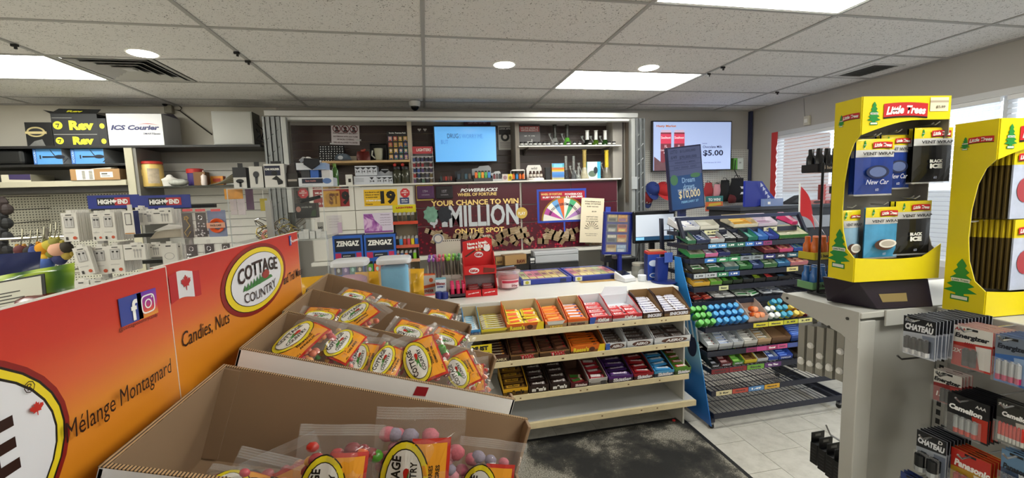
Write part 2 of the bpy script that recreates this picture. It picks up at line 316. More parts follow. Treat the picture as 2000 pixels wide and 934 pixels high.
# ================================================================ cash area at the back wall
def rect(px0, py0, px1, py1, Y):
    a, b = at(px0, (py0+py1)/2, 'Y', Y), at(px1, (py0+py1)/2, 'Y', Y); mx = (px0+px1)/2
    return a.x, b.x, at(mx, py1, 'Y', Y).z, at(mx, py0, 'Y', Y).z
def decal(p, x0, x1, z0, z1, mat, y=-.0012, name='label'):
    return mk(name, MB().quad((x0, y, z0), (x1, y, z0), (x1, y, z1), (x0, y, z1)), mat, p)
def crate(name, label, cat, px0, px1, py0, py1, Y, d, mats, z0=None, group=None, rz=0, part='carton', bevel=.0015):
    'a boxy thing whose front stands at Y, spanning these pixels; local frame: x across, y away, z up'
    x0, x1, a, z1 = rect(px0, py0, px1, py1, Y); z0 = a if z0 is None else z0
    t = thing(name, label, cat, ((x0+x1)/2, Y, z0), (0, 0, rz), group); w_, h_ = x1-x0, z1-z0
    m = MB().box(-w_/2, w_/2, 0, d, 0, h_, 1 if isinstance(mats, (list, tuple)) and len(mats) > 1 else 0); m.m[2] = 0
    mk(part, m, mats, t, bevel=bevel); return t, w_, h_
def sheet(name, label, cat, px0, px1, py0, py1, Y, mat, th=.002, rot=0, group=None):
    'a flat sign or paper'
    x0, x1, z0, z1 = rect(px0, py0, px1, py1, Y); w_, h_ = x1-x0, z1-z0
    t = thing(name, label, cat, ((x0+x1)/2, Y, (z0+z1)/2), (0, rot, 0), group); mk('panel', MB().box(-w_/2, w_/2, 0, th, -h_/2, h_/2), mat, t); return t, w_, h_
SY = 4.88; SLAT = M('3a2926', .4, var=.15, scale=3); GRV = M('94806f', .5); BEI = M('b9ad9a', .6)
zt = 2.53
for nm, pa, pb in (('left', 572, 798), ('middle', 806, 1005), ('right', 1012, 1198)):
    xa, xb = at(pa, 300, 'Y', SY).x, at(pb, 300, 'Y', SY).x
    t = thing('slatwall_panel', 'dark brown slatwall panel behind the cash area, %s bay' % nm, 'slatwall', ((xa+xb)/2, SY, 1.60)); hw = (xb-xa)/2
    mk('backing', MB().box(-hw, hw, .03, .065, 0, zt-1.6), M('2a1f1d'), t); mk('fascia', MB().box(-hw, hw, -.02, .06, zt-1.6, 1.07), M('8d8884', .6), t)
    for i in range(11):
        mk('slat', lambda: MB().box(-hw, hw, 0, .03, .004, .0835).box(-hw, hw, .012, .03, 0, .004, 1), [SLAT, GRV], t, (0, 0, i*.0848-.003), key=('bslat', nm))
for nm, pa, pb, c in (('left of the television', 798, 806, BEI), ('right of the television', 1004, 1012, M('7d756b', .6)), ('at the right end of the slatwall', 1197, 1216, M('a8a39b', .6))):
    xa, xb = at(pa, 300, 'Y', 4.7).x, at(pb, 300, 'Y', 4.7).x
    tag(mk('partition_panel', MB().box(xa, xb, 4.62 if 'end' not in nm else 4.7, 4.95, 1.885, 2.62), c, bevel=.003), 'upright wooden partition panel '+nm, 'partition')
x0 = at(1216, 300, 'Y', 4.75).x
tag(mk('filler_panel', MB().box(x0, x0+.11, 4.72, 4.95, 0, 2.62).box(x0+.02, x0+.05, 4.7, 4.72, 1.6, 2.62, 1), [M('8f8a83', .6), M('6f6253', .6)]), 'tall grey filler panel between slatwall and folded security gate', 'partition')
tag(mk('filler_panel', MB().box(-1.49, -1.44, 4.72, 4.95, 0, 2.62), M('5f5c59', .6)), 'tall dark grey panel behind the left folded gate', 'partition')
# ---- security gate: head track and two folded stacks
GM = M('76797a', .35, .6, var=.12, scale=5); a = at(515, 215, 'Y', 4.45); b = at(1246, 220, 'Y', 4.45)
t = thing('gate_track', 'long grey metal head track of the folding security gate below the ceiling', 'gate', (0, 4.45, 2.53))
mk('valance', MB().box(a.x, b.x, 0, .012, .02, .075).box(a.x, b.x, 0, .15, .068, .075), M('b9b9b7', .4, .3), t, bevel=.002)
mk('rail', MB().box(a.x+.1, b.x-.02, .03, .07, -.012, .018).box(a.x+.1, b.x-.02, .09, .12, -.01, .02), M('dededc', .4), t)
def gate(nm, pa, pb, py, n, zb, tilt):
    x0, x1 = at(pa, py, 'Y', 4.42).x, at(pb, py, 'Y', 4.42).x
    t = thing('folding_gate', 'grey steel folding security gate pushed together at the %s' % nm, 'gate', ((x0+x1)/2, 4.42, zb), (0, tilt, 0)); hh = 2.535-zb; s = (x1-x0)/n
    for i in range(n):
        mk('upright_channel', lambda: MB().box(-s*.30, s*.30, -.022, .022, 0, hh).box(-s*.42, s*.42, -.03, -.022, 0, hh), GM, t, (-(x1-x0)/2+(i+.5)*s, (i % 2)*.015, 0), key=('gch', nm), bevel=.002)
    for z in [i*.16+.1 for i in range(int(hh/.16))]:
        mk('lattice_link', lambda: MB().box(-(x1-x0)/2, (x1-x0)/2, -.006, -.001, -.006, .006).tube([(-(x1-x0)/2, -.012, -.07), ((x1-x0)/2, -.012, .07)], .005), M('6c6f6f', .4, .5), t, (0, .0, z), key=('gll', nm))
    return t, x1-x0
t, gw = gate('left', 514, 549, 240, 7, .03, 0); mk('end_post', MB().box(gw/2+.005, gw/2+.05, -.03, .03, 0, 2.5), M('a3a5a3', .35, .4), t, bevel=.003)
t, gw = gate('right', 1239, 1258, 250, 5, .03, 0); mk('end_post', MB().box(-gw/2-.05, -gw/2-.005, -.03, .03, 0, 2.5), M('a3a5a3', .35, .4), t, bevel=.003); mk('lock', MB().box(-gw/2-.06, -gw/2+.01, -.05, -.03, 1.72, 1.86), M('bfc1be', .3, .7), t, bevel=.004)
# ---- wall-mounted cabinets with lift-up doors carrying the big lottery banner
CW = M('d9d6cc', .5); CX0, CX1, CZ0, CZ1, CY = -1.14, 2.155, 1.12, 1.868, 4.5
t = thing('product_cabinet', 'long white overhead cabinet with small lift-up doors, many printed with a dark red lottery banner', 'cabinet', ((CX0+CX1)/2, CY, CZ0)); cabx = (CX0+CX1)/2
mk('body', MB().box(CX0-cabx, CX1-cabx, .02, .33, 0, CZ1-CZ0), CW, t); mk('top_ledge', MB().box(CX0-cabx-.01, CX1-cabx+.03, -.03, .34, CZ1-CZ0, CZ1-CZ0+.016), M('e4e1d8', .4), t, bevel=.003)
mk('bottom_ledge', MB().box(CX0-cabx-.01, CX1-cabx+.02, -.06, .36, -.035, .0), M('e4e1d8', .4), t, bevel=.003)
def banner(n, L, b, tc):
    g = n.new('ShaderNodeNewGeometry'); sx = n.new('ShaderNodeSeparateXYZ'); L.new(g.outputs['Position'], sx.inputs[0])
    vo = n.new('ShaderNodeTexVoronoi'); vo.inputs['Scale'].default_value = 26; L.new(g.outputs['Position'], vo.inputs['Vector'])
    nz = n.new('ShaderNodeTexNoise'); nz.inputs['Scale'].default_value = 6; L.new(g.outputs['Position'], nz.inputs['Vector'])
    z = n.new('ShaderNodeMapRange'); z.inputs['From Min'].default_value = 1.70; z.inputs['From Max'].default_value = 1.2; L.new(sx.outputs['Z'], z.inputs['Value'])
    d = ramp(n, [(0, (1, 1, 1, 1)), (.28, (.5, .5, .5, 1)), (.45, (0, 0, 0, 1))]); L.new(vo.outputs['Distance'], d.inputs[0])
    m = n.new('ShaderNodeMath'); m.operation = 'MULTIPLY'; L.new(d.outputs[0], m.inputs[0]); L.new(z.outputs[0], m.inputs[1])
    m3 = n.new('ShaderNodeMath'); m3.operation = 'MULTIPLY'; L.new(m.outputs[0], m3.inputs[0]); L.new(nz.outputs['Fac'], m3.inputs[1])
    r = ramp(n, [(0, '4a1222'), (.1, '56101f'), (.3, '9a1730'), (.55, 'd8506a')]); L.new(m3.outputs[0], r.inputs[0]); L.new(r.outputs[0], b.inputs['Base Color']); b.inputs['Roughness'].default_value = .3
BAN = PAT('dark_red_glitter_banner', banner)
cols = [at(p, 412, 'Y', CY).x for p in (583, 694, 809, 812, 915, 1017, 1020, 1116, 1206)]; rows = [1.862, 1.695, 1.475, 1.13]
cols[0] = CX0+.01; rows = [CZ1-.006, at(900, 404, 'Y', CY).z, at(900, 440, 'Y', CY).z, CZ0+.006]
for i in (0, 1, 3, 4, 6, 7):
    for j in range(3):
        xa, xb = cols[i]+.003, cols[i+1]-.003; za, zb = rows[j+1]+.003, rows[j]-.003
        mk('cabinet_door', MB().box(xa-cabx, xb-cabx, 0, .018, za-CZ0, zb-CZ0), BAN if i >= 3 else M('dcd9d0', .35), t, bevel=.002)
def ct(s, px, py, w, h, mat, **k): p = at(px, py, 'Y', CY-.003); return text(s, w, h, mat, t, (p.x-cabx, -.004, p.z-CZ0), **k)
GOLD = M('f0cf7e', .4); SIL = M('c9cfd6', .3, .3); WH = M('f4f4f0', .4)
def pw(a, b): return abs(b-a)*.00575
ct('POWERBUCKS', 936, 371, pw(900, 970), .036, WH, bold=.03, shear=.3); ct('WHEEL OF FORTUNE', 932, 379.5, pw(896, 969), .034, GOLD, bold=.03)
ct('YOUR CHANCE TO WIN', 929, 395, pw(848, 1011), .058, GOLD, bold=.03)
ct('$', 847, 427, .085, .2, SIL, bold=.02); ct('1', 868, 425, .06, .2, SIL, bold=.03); ct('MILLION', 946, 420.5, pw(881, 1012), .235, SIL, bold=.03); ct('ON THE SPOT', 937, 450, pw(890, 983), .055, GOLD, bold=.03)
ct('BETH SMITH' if False else 'BOTH GAMES', 938, 462, .22, .03, WH, bold=.02)
def cq(px0, px1, py0, py1, mat, y=-.002, name='print'):
    x0, x1, z0, z1 = rect(px0, py0, px1, py1, CY); return mk(name, MB().quad((x0-cabx, y, z0-CZ0), (x1-cabx, y, z0-CZ0), (x1-cabx, y, z1-CZ0), (x0-cabx, y, z1-CZ0)), mat, t)
cq(813, 846, 361, 392, M('cfb45a', .4)); cq(1049, 1145, 369, 434, M('2b46a8', .35)); cq(1053, 1140, 373, 430, M('5a1726', .4), -.0028); cq(1056, 1142, 374, 390, M('a51f35', .4), -.0034)
ct('WHEEL OF FORTUNE', 1077, 379.5, .24, .022, GOLD, bold=.02).location.y = -.006; ct('RUBY RICHES', 1077, 385.5, .2, .02, WH, bold=.02).location.y = -.006
ct('POWERBUCKS', 1120, 379, .2, .022, WH, bold=.02).location.y = -.006; ct('$1,500,000', 1121, 384.5, .2, .026, WH, bold=.03).location.y = -.006
c = at(1102, 430, 'Y', CY); wm = MB(); ry = .245; hub = (c.x-cabx, -.0045, c.z-CZ0)
wc = ['e8e4dc', 'b98ac8', 'e9e2d8', '4fae7a', 'e6e0d6', 'e06a32', '6fa6dc', 'efe9df', 'b64f9a', 'e8e4dc']
wm.poly([(hub[0]+(ry+.018)*math.cos(PI*i/20), -.004, hub[2]+(ry+.018)*math.sin(PI*i/20)) for i in range(21)], len(wc))
for i in range(len(wc)):
    a0, a1 = PI*i/len(wc), PI*(i+1)/len(wc)
    wm.poly([hub]+[(hub[0]+ry*math.cos(a0+(a1-a0)*q/4), -.0045, hub[2]+ry*math.sin(a0+(a1-a0)*q/4)) for q in range(5)], i)
mk('print', wm, [M(x, .4) for x in wc]+[M('b08a3a', .3, .5)], t)
for i, s in enumerate(['250', '500', '8M', '5M', '500', '300', '750', '400']): 
    a0 = PI*(i+1.5)/len(wc); text(s, .05, .03, M('20203a'), t, (hub[0]+.18*math.cos(a0), -.006, hub[2]+.18*math.sin(a0)), rot=(0, PI/2-a0, 0), bold=.02)
cq(1101, 1104, 434, 462, M('3b56b8', .4)); 
bm = MB(); rr = random.Random(4)
for i in range(70):
    px = rr.uniform(828, 1190); 
    if 870 < px < 905 and rr.random() < .6: continue
    py = rr.uniform(455, 478)-9*math.exp(-((px-1105)/40)**2)-5*math.exp(-((px-1010)/30)**2)-8*math.exp(-((px-838)/16)**2); p = at(px, py, 'Y', CY); a0 = rr.uniform(-.7, .5); w_, h_ = rr.uniform(.045, .075), rr.uniform(.022, .036); cs, sn = math.cos(a0), math.sin(a0)
    P = lambda u, v: (p.x-cabx+u*cs-v*sn, -.003-.00012*i, max(.01, p.z-CZ0+u*sn+v*cs))
    bm.quad(P(-w_, -h_), P(w_, -h_), P(w_, h_), P(-w_, h_), i % 3); bm.quad(P(-.012, -h_), P(.012, -h_), P(.012, h_), P(-.012, h_), 3)
    for v in (-.5, .5): bm.quad(P(-w_, h_*v-.002), P(w_, h_*v-.002), P(w_, h_*v+.002), P(-w_, h_*v+.002), 4)
mk('print', bm, [M('a58d6c', .5), M('8e7657', .5), M('b8a284', .5), M('d8ccb4', .5), M('6b5640', .5)], t)['kind'] = 'stuff'
p = at(1019, 416, 'Y', CY); mk('print', MB().ellip((p.x-cabx, -.005, p.z-CZ0), .062, .062), M('d9b65a', .3, .4), t); ct('PLAY', 1019, 417, .08, .035, WH).location.y = -.0065
for px, col, lab in ((831, '4a2350', 'round-cornered purple'), (868, '17131a', 'round-cornered black')):
    q = at(px, 376, 'Y', CY-.02); tt = thing('sticker_pad', lab+' dispenser pad stuck on the cabinet banner', 'pad', q)
    mk('pad', MB().box(-.088, .088, -.008, .014, -.068, .068), M(col, .35, var=.3, scale=20), tt, bevel=.03, seg=3); text('1ST' if px > 850 else '19+', .05, .028, M('9a94a0'), tt, (0, -.0085, .012)); text('CANADA', .08, .012, M('9a94a0'), tt, (0, -.0085, -.025))
for px, c1, lab in ((850, '6f9a86', 'green'), (868, '20242e', 'dark navy')):   # faces printed on the banner left of the amount: plain coloured rosettes
    q = at(px-8 if c1 == '6f9a86' else px, 419, 'Y', CY); mk('print', MB().add([(q.x-cabx+.085*(1 if i % 2 else .8)*math.cos(i*PI/8), -.0048, q.z-CZ0+.095*(1 if i % 2 else .8)*math.sin(i*PI/8)) for i in range(16)], [tuple(range(16))]), M(c1, .5, var=.5, scale=25), t)
# door signs on the white doors
def door_sign(name, label, px0, px1, py0, py1, mat, items, hole=None):
    tt, w_, h_ = sheet(name, label, 'sign', px0, px1, py0, py1, CY-.003, mat)
    for s, x, z, w, h, m_, b in items: text(s, w*w_, h*h_ if h else None, m_, tt, (x*w_, -.0015, z*h_), bold=b)
    return tt, w_, h_
BK = M('161210', .5)
door_sign('age_sign', 'yellow sign with a big black 19 on the white cabinet door', 711, 776, 370, 402, M('e5b722', .45), [('19', .22, .0, .46, .82, BK, .06), ('It is illegal to sell', -.25, .33, .42, .1, BK, .03), ('tobacco or vapour', -.25, .18, .42, .1, BK, .03), ('to anyone under', -.27, .03, .36, .1, BK, .03), ('19 YEARS OF AGE', -.22, -.17, .44, .1, WH, .03), ('Ontario', -.36, -.38, .22, .09, BK, .02)])
door_sign('age_sign', 'red warning sign with a black 19 seen partly through the clear showcase', 612, 682, 370, 404, M('8f2626', .45), [('19', .33, -.02, .36, .8, BK, .06), ('WE ASK FOR ID', -.2, .3, .5, .11, WH, .03), ('UNDER 25 YEARS', -.2, .12, .5, .11, WH, .03), ('NO SALE', -.26, -.3, .36, .11, WH, .03)])
tt, w_, h_ = sheet('age_sign', 'small yellow-brown sign panel in front of the red one', 'sign', 632, 664, 373, 404, CY-.012, M('b98a3c', .45)); text('ST', w_*.6, h_*.7, M('70401c'), tt, (.02, -.0015, 0), bold=.05)
for px, py, lab in ((791, 377, 'beside the yellow age sign'), (592, 378, 'at the far left cabinet door')):
    q = at(px, py, 'Y', CY-.004); tt = thing('octagon_sticker', 'red octagonal warning sticker '+lab, 'sticker', q); r_ = .05
    mk('panel', MB().prism([(r_*math.cos(PI/8+i*PI/4), r_*math.sin(PI/8+i*PI/4)) for i in range(8)], -.001, .001), M('c9333a', .4), tt)
    for s, z in (("WE", .022), ('EXPECT', .004), ('ID', -.018)): text(s, None, .014, WH, tt, (0, -.002, z), bold=.02)
door_sign('notice_sticker', 'small dark blue notice under the red octagonal sticker', 781, 799, 386, 398, M('22386f', .45), [('HEALTH', 0, .15, .7, .25, WH, .02), ('ONTARIO', 0, -.2, .7, .2, WH, .02)])
def leaflet(n, L, b, tc):
    nz = n.new('ShaderNodeTexNoise'); nz.inputs['Scale'].default_value = 9; nz.inputs['Distortion'].default_value = 1.5; L.new(tc.outputs['Object'], nz.inputs['Vector'])
    r = ramp(n, [(.35, '7a3f86'), (.5, 'a860ae'), (.62, 'd9b4d8')]); L.new(nz.outputs['Fac'], r.inputs[0]); L.new(r.outputs[0], b.inputs['Base Color'])
tt, w_, h_ = door_sign('info_poster', 'pale lilac poster with a purple photograph on the middle cabinet door', 710, 768, 416, 455, M('d9cfe0', .45), [('Did you know?', .24, .4, .3, .07, M('55305c'), .01)]+[('smoking while pregnant', .24, .25-.12*i, .36, .05, M('77607c'), .01) for i in range(4)])
mk('print', MB().poly([(-.48*w_, -.0014, -.48*h_), (.1*w_, -.0014, -.48*h_), (.12*w_, -.0014, -.2*h_), (-.12*w_, -.0014, .15*h_), (-.2*w_, -.0014, .46*h_), (-.48*w_, -.0014, .46*h_)]), PAT('leaflet', leaflet), tt); decal(tt, -.48*w_, .48*w_, -.48*h_, -.4*h_, M('8d4a98'), -.0016)
tt, w_, h_ = door_sign('info_poster', 'faded pinkish poster seen through the clear showcase', 638, 668, 421, 456, M('cbc6c4', .45), [('quit today', 0, .3-.15*i, .7, .06, M('8a8088'), .01) for i in range(4)]); decal(tt, .2*w_, .48*w_, -.48*h_, .1*h_, M('b9a0b6'), -.0016)
# receipt-like lottery flyer leaning on the ledge
tt, w_, h_ = sheet('lottery_flyer', 'cream lottery ticket flyer with a printed wheel hanging over the dark red banner', 'flyer', 1134, 1178, 387, 474, 4.42, M('e9dcc0', .5), th=.004, rot=R(4))
for s, z, w, h in (('POWERBUCKS', .42, .7, .03), ('WHEEL OF FORTUNE', .37, .7, .03), ('RUBY RICHES', .31, .5, .025), ('$3.00', .2, .2, .03), ('INSTANT WIN', .08, .5, .025), ('$1,000,000', .03, .5, .025), ('GUARANTEED PRIZE', -.02, .55, .025), ('PLAY TODAY FOR A', -.3, .55, .018), ('CHANCE TO WIN', -.34, .45, .018)): text(s, w*w_, h*h_, M('50473a'), tt, (.02 if z == .2 else 0, -.0015, z*h_), bold=.02)
wm = MB()
for i in range(9): a0 = PI*(i+.5)/9; wm.quad(*[(x, -.0015, z) for x, z in ((.03*math.cos(a0), -.2*h_+.03*math.sin(a0)), (.085*math.cos(a0-.06), -.2*h_+.085*math.sin(a0-.06)), (.085*math.cos(a0+.06), -.2*h_+.085*math.sin(a0+.06)), (.028*math.cos(a0+.1), -.2*h_+.028*math.sin(a0+.1)))])
mk('print', wm, M('6a5f4d'), tt)
t2 = at(1187, 425, 'Y', 4.44); tag(mk('banner_frame', MB().box(-.03, .03, 0, .02, -.12, .12), M('3a4fb0', .4), None, t2, (0, R(4), 0)), 'blue edge of a small frame behind the cream lottery flyer', 'frame')
# ---- television
def tv(label, px0, px1, py0, py1, Y, col, em, arm=True):
    x0, x1, z0, z1 = rect(px0, py0, px1, py1, Y); w_, h_ = x1-x0, z1-z0
    t = thing('television', label, 'television', ((x0+x1)/2, Y, (z0+z1)/2))
    mk('casing', MB().box(-w_/2, w_/2, 0, .04, -h_/2, h_/2).box(-w_/3, w_/3, .04, .07, -h_/3, h_/3), M('0e0e12', .35), t, bevel=.004); b = .014
    mk('screen', MB().quad((-w_/2+b, -.001, -h_/2+b), (w_/2-b, -.001, -h_/2+b), (w_/2-b, -.001, h_/2-b), (-w_/2+b, -.001, h_/2-b)), M(col, .2, emit=em), t)
    mk('wall_bracket', MB().box(-.05, .05, .07, 4.94-Y-.06 if Y < 4.8 else .09, -.05, .05), M('1a1a1a'), t); return t, w_, h_
t, w_, h_ = tv('flat television showing a plain sky blue slide with dark words', 847, 971, 245, 318, 4.72, '62a8e4', .52)
DB = M('1c2350', .5); text('DRUG', .17*w_, .12*h_, DB, t, (-.20*w_, -.002, .22*h_), bold=.0); text('S WORRY ME.', .38*w_, .11*h_, M('4a8ccc', .5, emit=.3), t, (.09*w_, -.002, .21*h_), bold=.0); text('BUT', .11*w_, .11*h_, M('4a86c4', .5, emit=.3), t, (-.33*w_, -.002, .06*h_), bold=0)
t, w_, h_ = tv('larger flat television showing milk cartons and a five dollar price', 1274, 1429, 236, 334, 4.8, 'a9bae2', .52)
text('Hasty Market', .24*w_, .055*h_, M('b5651c', .5, emit=.5), t, (-.33*w_, -.002, .39*h_), bold=.03); text('Chocolate Milk', .25*w_, .05*h_, M('2a3570', .5), t, (.25*w_, -.002, -.02*h_)); text('$5.00', .26*w_, .13*h_, M('1a2456', .5), t, (.26*w_, -.002, -.15*h_), bold=.025); text('Sealtest', .06*w_, .025*h_, M('4a5590', .5), t, (.15*w_, -.002, .05*h_)); text('until February 20, 2025', .22*w_, .03*h_, M('6a78b0', .5, emit=.2), t, (.25*w_, -.002, -.34*h_))
for i in (0, 1):
    x = -.335*w_+i*.165*w_; mk('picture', MB().quad((x-.065*w_, -.002, -.42*h_), (x+.065*w_, -.002, -.42*h_), (x+.065*w_, -.002, .27*h_), (x-.065*w_, -.002, .27*h_)).quad((x-.065*w_, -.0025, .05*h_), (x+.065*w_, -.0025, .05*h_), (x+.065*w_, -.0025, .24*h_), (x-.065*w_, -.0025, .24*h_), 1).poly([(x-.065*w_, -.002, .27*h_), (x+.065*w_, -.002, .27*h_), (x+.055*w_, -.002, .32*h_), (x-.055*w_, -.002, .32*h_)], 2), [M('7a3540', .5, emit=.5), M('d0405a', .5, emit=.5), M('c9b0c4', .5, emit=.5)], t)
    for s, z, h in (('Sealtest', .17, .05), ('1L', .0, .05), ('CHOCOLATE', -.08, .03), ('MILK', -.13, .03)): text(s, None, h*h_, M('f0dde4', .5, emit=.5), t, (x, -.003, z*h_))
mk('picture', MB().poly([(-.48*w_, -.0022, -.48*h_), (-.2*w_, -.0022, -.48*h_), (-.22*w_, -.0022, -.36*h_), (-.3*w_, -.0022, -.28*h_), (-.38*w_, -.0022, -.33*h_), (-.48*w_, -.0022, -.2*h_)]), M('6a4a50', .5, emit=.35, var=.4, scale=12), t)
# ================================================================ things on and above the cabinet
TOP = CZ1+.0165; GL = FILM('e8f0ec', .14, .05)
def bottle(name, label, cat, p, prof, mats, parts=(), group=None, n=14, key=None):
    t = thing(name, label, cat, p, 0, group)
    for i, (nm, pr) in enumerate(prof): mk(nm, lambda: MB().lathe((0, 0, 0), pr, n), mats[i], t, smooth=True, key=(key, nm, i, mats[i].name) if key else None)
    return t
def pipe(label, px, pyb, pyt, Y, z0, base, tube, rb=.05, rt=.02, group=None):
    p = at(px, pyb, 'Y', Y); h = at(px, pyt, 'Y', Y).z-z0
    t = thing('water_pipe', label, 'water pipe', (p.x, Y, z0), 0, group)
    mk('base', MB().lathe((0, 0, 0), [(rb*.96, 0), (rb, .012), (rb*.8, h*.2), (rt*1.15, h*.4)], 16), base, t, smooth=True)
    mk('tube', MB().lathe((0, 0, 0), [(rt, h*.38), (rt, h*.97), (rt*1.25, h*.98), (rt*1.25, h), (rt*.9, h)], 14), tube, t, smooth=True)
    mk('stem', MB().tube([(-rb*.5, -.005, h*.18), (-rb*1.35, -.02, h*.48)], .006), GL, t, smooth=True); mk('bowl', MB().lathe((-rb*1.38, -.021, h*.47), [(.006, 0), (.016, .025), (.018, .03)], 10), GL, t, smooth=True); return t
def shelf(name, label, px0, px1, py, Y, d, th, mat, edge=None, brackets=True):
    a, b = at(px0, py, 'Y', Y), at(px1, py, 'Y', Y); t = thing(name, label, 'shelf', ((a.x+b.x)/2, Y, a.z)); w_ = (b.x-a.x)/2
    mk('board', MB().box(-w_, w_, 0, d, -th, 0), mat, t, bevel=.002)
    for x in (-w_*.8, w_*.8): mk('bracket', MB().prismx([(d, -th), (.05, -th), (d, -th-.07)], x-.008, x+.008), M('6f6c68', .4, .4), t)
    return t, a.z
WS, wz = shelf('display_shelf', 'pale wooden wall shelf in the left slatwall bay', 628, 801, 314.5, 4.58, .3, .022, M('c9a878', .5, var=.1, scale=14))
RS, rz = shelf('display_shelf', 'white wall shelf in the right slatwall bay holding small jars and bottles', 1013, 1214, 284.5, 4.6, .28, .014, M('e8e6e0', .4))
DK = M('17161a', .4); OR = M('e8791e', .4)
# left bay, lower level: on the cabinet top
WB = M('cfd3dc', .5)
def vbox(label, px0, px1, py0, py1, Y, z0, n, g=None):
    t, w_, h_ = crate('carton', label, 'box', px0, px1, py0, py1, Y, .12, [WB, M('b2b6c0')], z0)
    for i in range(n):
        x = (-.5+(i+.5)/n)*w_; mk('print', MB().poly([(x-.03, -.0015, h_*.86), (x+.03, -.0015, h_*.86), (x, -.0015, h_*.62)]), M('20222c'), t); text('34', .04, .02, M('30323c'), t, (x, -.0018, h_*.42)); decal(t, x+.042, x+.046, h_*.15, h_*.85, M('8a8e98'))
    return t
vbox('white box printed with four dark chevrons, on top of another box', 693, 736, 324, 343, 4.56, at(710, 343, 'Y', 4.55).z, 4)
t, w_, h_ = crate('carton', 'white box with small grey lines of print under the chevron box', 'box', 691, 735, 344, 359, 4.55, .14, [WB, M('b2b6c0')], TOP)
for i in range(3): decal(t, -w_*.42, -w_*.05, h_*(.35+.17*i), h_*(.39+.17*i), M('7a7e88'))
mk('print', MB().poly([(w_*.2, -.0015, h_*.85), (w_*.4, -.0015, h_*.85), (w_*.3, -.0015, h_*.55)]), M('20222c'), t); text('34', .05, .02, M('30323c'), t, (w_*.3, -.0018, h_*.38))
t = vbox('white display box with a rounded backing card and three chevrons', 735, 767, 344, 358, 4.55, TOP, 3)
w_ = at(767, 350, 'Y', 4.55).x-at(735, 350, 'Y', 4.55).x; mk('backing_card', MB().prism([(-w_/2, .05), (w_/2, .05), (w_/2, .13), (w_*.3, .135), (w_*.2, .16), (-w_*.2, .16), (-w_*.3, .135), (-w_/2, .13)], .1, .104), WB, t); mk('print', MB().poly([(-.05, .0985, .15), (.05, .0985, .15), (0, .0985, .115)]), M('20222c'), t)
t, w_, h_ = crate('carton', 'small white carton at the left end of the cabinet top', 'box', 675, 688, 341, 361, 4.52, .06, [M('d8d6cf'), M('b9b6af')], TOP); decal(t, -w_*.1, w_*.3, h_*.25, h_*.6, M('2a241f'))
for i, px in enumerate((777, 792)):
    t = bottle('glass_jar', 'dark gold-flecked glass jar on the cabinet top, %s of two' % ('left', 'right')[i], 'jar', (at(px, 355, 'Y', 4.58).x, 4.58, TOP), [('body', [(.045, 0), (.05, .01), (.05, .13), (.035, .15)]), ('lid', [(.04, .15), (.04, .175), (.03, .18)])], [M('3a3a2c', .15, .3, var=.6, scale=40), DK])
    mk('red_ball', MB().ball((-.02, -.02, .195), .018), M('a8241c'), t)
# on the wooden shelf
t = thing('dotted_board', 'black board covered in white dots leaning on the wooden shelf', 'board', (at(648, 313, 'Y', 4.72).x, 4.72, wz), (R(-14), 0, 0))
mk('board', MB().box(-.125, .125, 0, .008, 0, .18), M('101014', .3), t); dm = MB(); rr = random.Random(2)
for i in range(9):
    for j in range(7):
        x, z = -.11+i*.027+rr.uniform(-.004, .004), .015+j*.025; dm.quad((x-.006, -.001, z-.004), (x+.006, -.001, z-.004), (x+.004, -.001, z+.006), (x-.005, -.001, z+.005))
mk('white_dots', dm, M('e8e8e8'), t)['kind'] = 'stuff'
t = thing('beanie', 'grey and blue cap lying on the wooden shelf', 'hat', (at(670, 315, 'Y', 4.64).x, 4.64, wz)); mk('crown', MB().grid(lambda u, v: (.085*math.cos(2*PI*u)*math.cos(v*PI/2)**.7, .07*math.sin(2*PI*u)*math.cos(v*PI/2)**.7, .078*math.sin(v*PI/2)), 16, 6), M('58636f', .9, var=.2, scale=20), t, smooth=True); mk('brim', MB().grid(lambda u, v: ((.05+.06*v)*math.cos(PI+PI*u)*1.0, -.04-(.06*v)*math.sin(PI*u), .006), 10, 2), M('8a6a54', .9), t); mk('badge', MB().ellip((-.01, -.072, .03), .025, .02), M('b8bcc2'), t)
t = thing('gift_pouch', 'dark red foil pouch standing on the wooden shelf', 'pouch', (at(710, 313, 'Y', 4.66).x, 4.66, wz)); mk('pouch', MB().grid(lambda u, v: ((u-.5)*.135*(1-.15*v**3), -.03*math.sin(PI*u)*(1-v), v*.1), 8, 6).grid(lambda u, v: ((u-.5)*.135*(1-.15*v**3), .03*math.sin(PI*u)*(1-v)+.001, v*.1), 8, 6), M('5a1712', .25, .2, var=.4, scale=14), t, smooth=True); mk('bow', MB().ball((0, -.01, .105), (.025, .012, .014)).ball((.02, -.012, .115), (.014, .01, .01)), M('9a3a2c', .3), t)
t, w_, h_ = crate('carton', 'small plain beige box beside the dark red pouch', 'box', 683, 697, 305, 314, 4.68, .06, [M('a79d8c'), M('8f8676')], wz)
t = thing('boxed_glass', 'glass in a black open-front box on the wooden shelf', 'box', (at(740, 313, 'Y', 4.66).x, 4.66, wz)); mk('box', MB().box(-.085, .085, .08, .085, 0, .18).box(-.085, -.08, 0, .08, 0, .18).box(.08, .085, 0, .08, 0, .18).box(-.085, .085, 0, .085, 0, .004).box(-.085, .085, 0, .085, .176, .18), M('131315'), t)
mk('tumbler', MB().lathe((.0, .03, .01), [(.035, 0), (.05, .12), (.046, .12), (.032, .01)], 14), M('b9b8a0', .1, alpha=.8), t, smooth=True); mk('handle', MB().tube([(-.04, .03, .03), (-.07, .02, .06), (-.06, .02, .11)], .008), M('d8d8d0', .2), t)
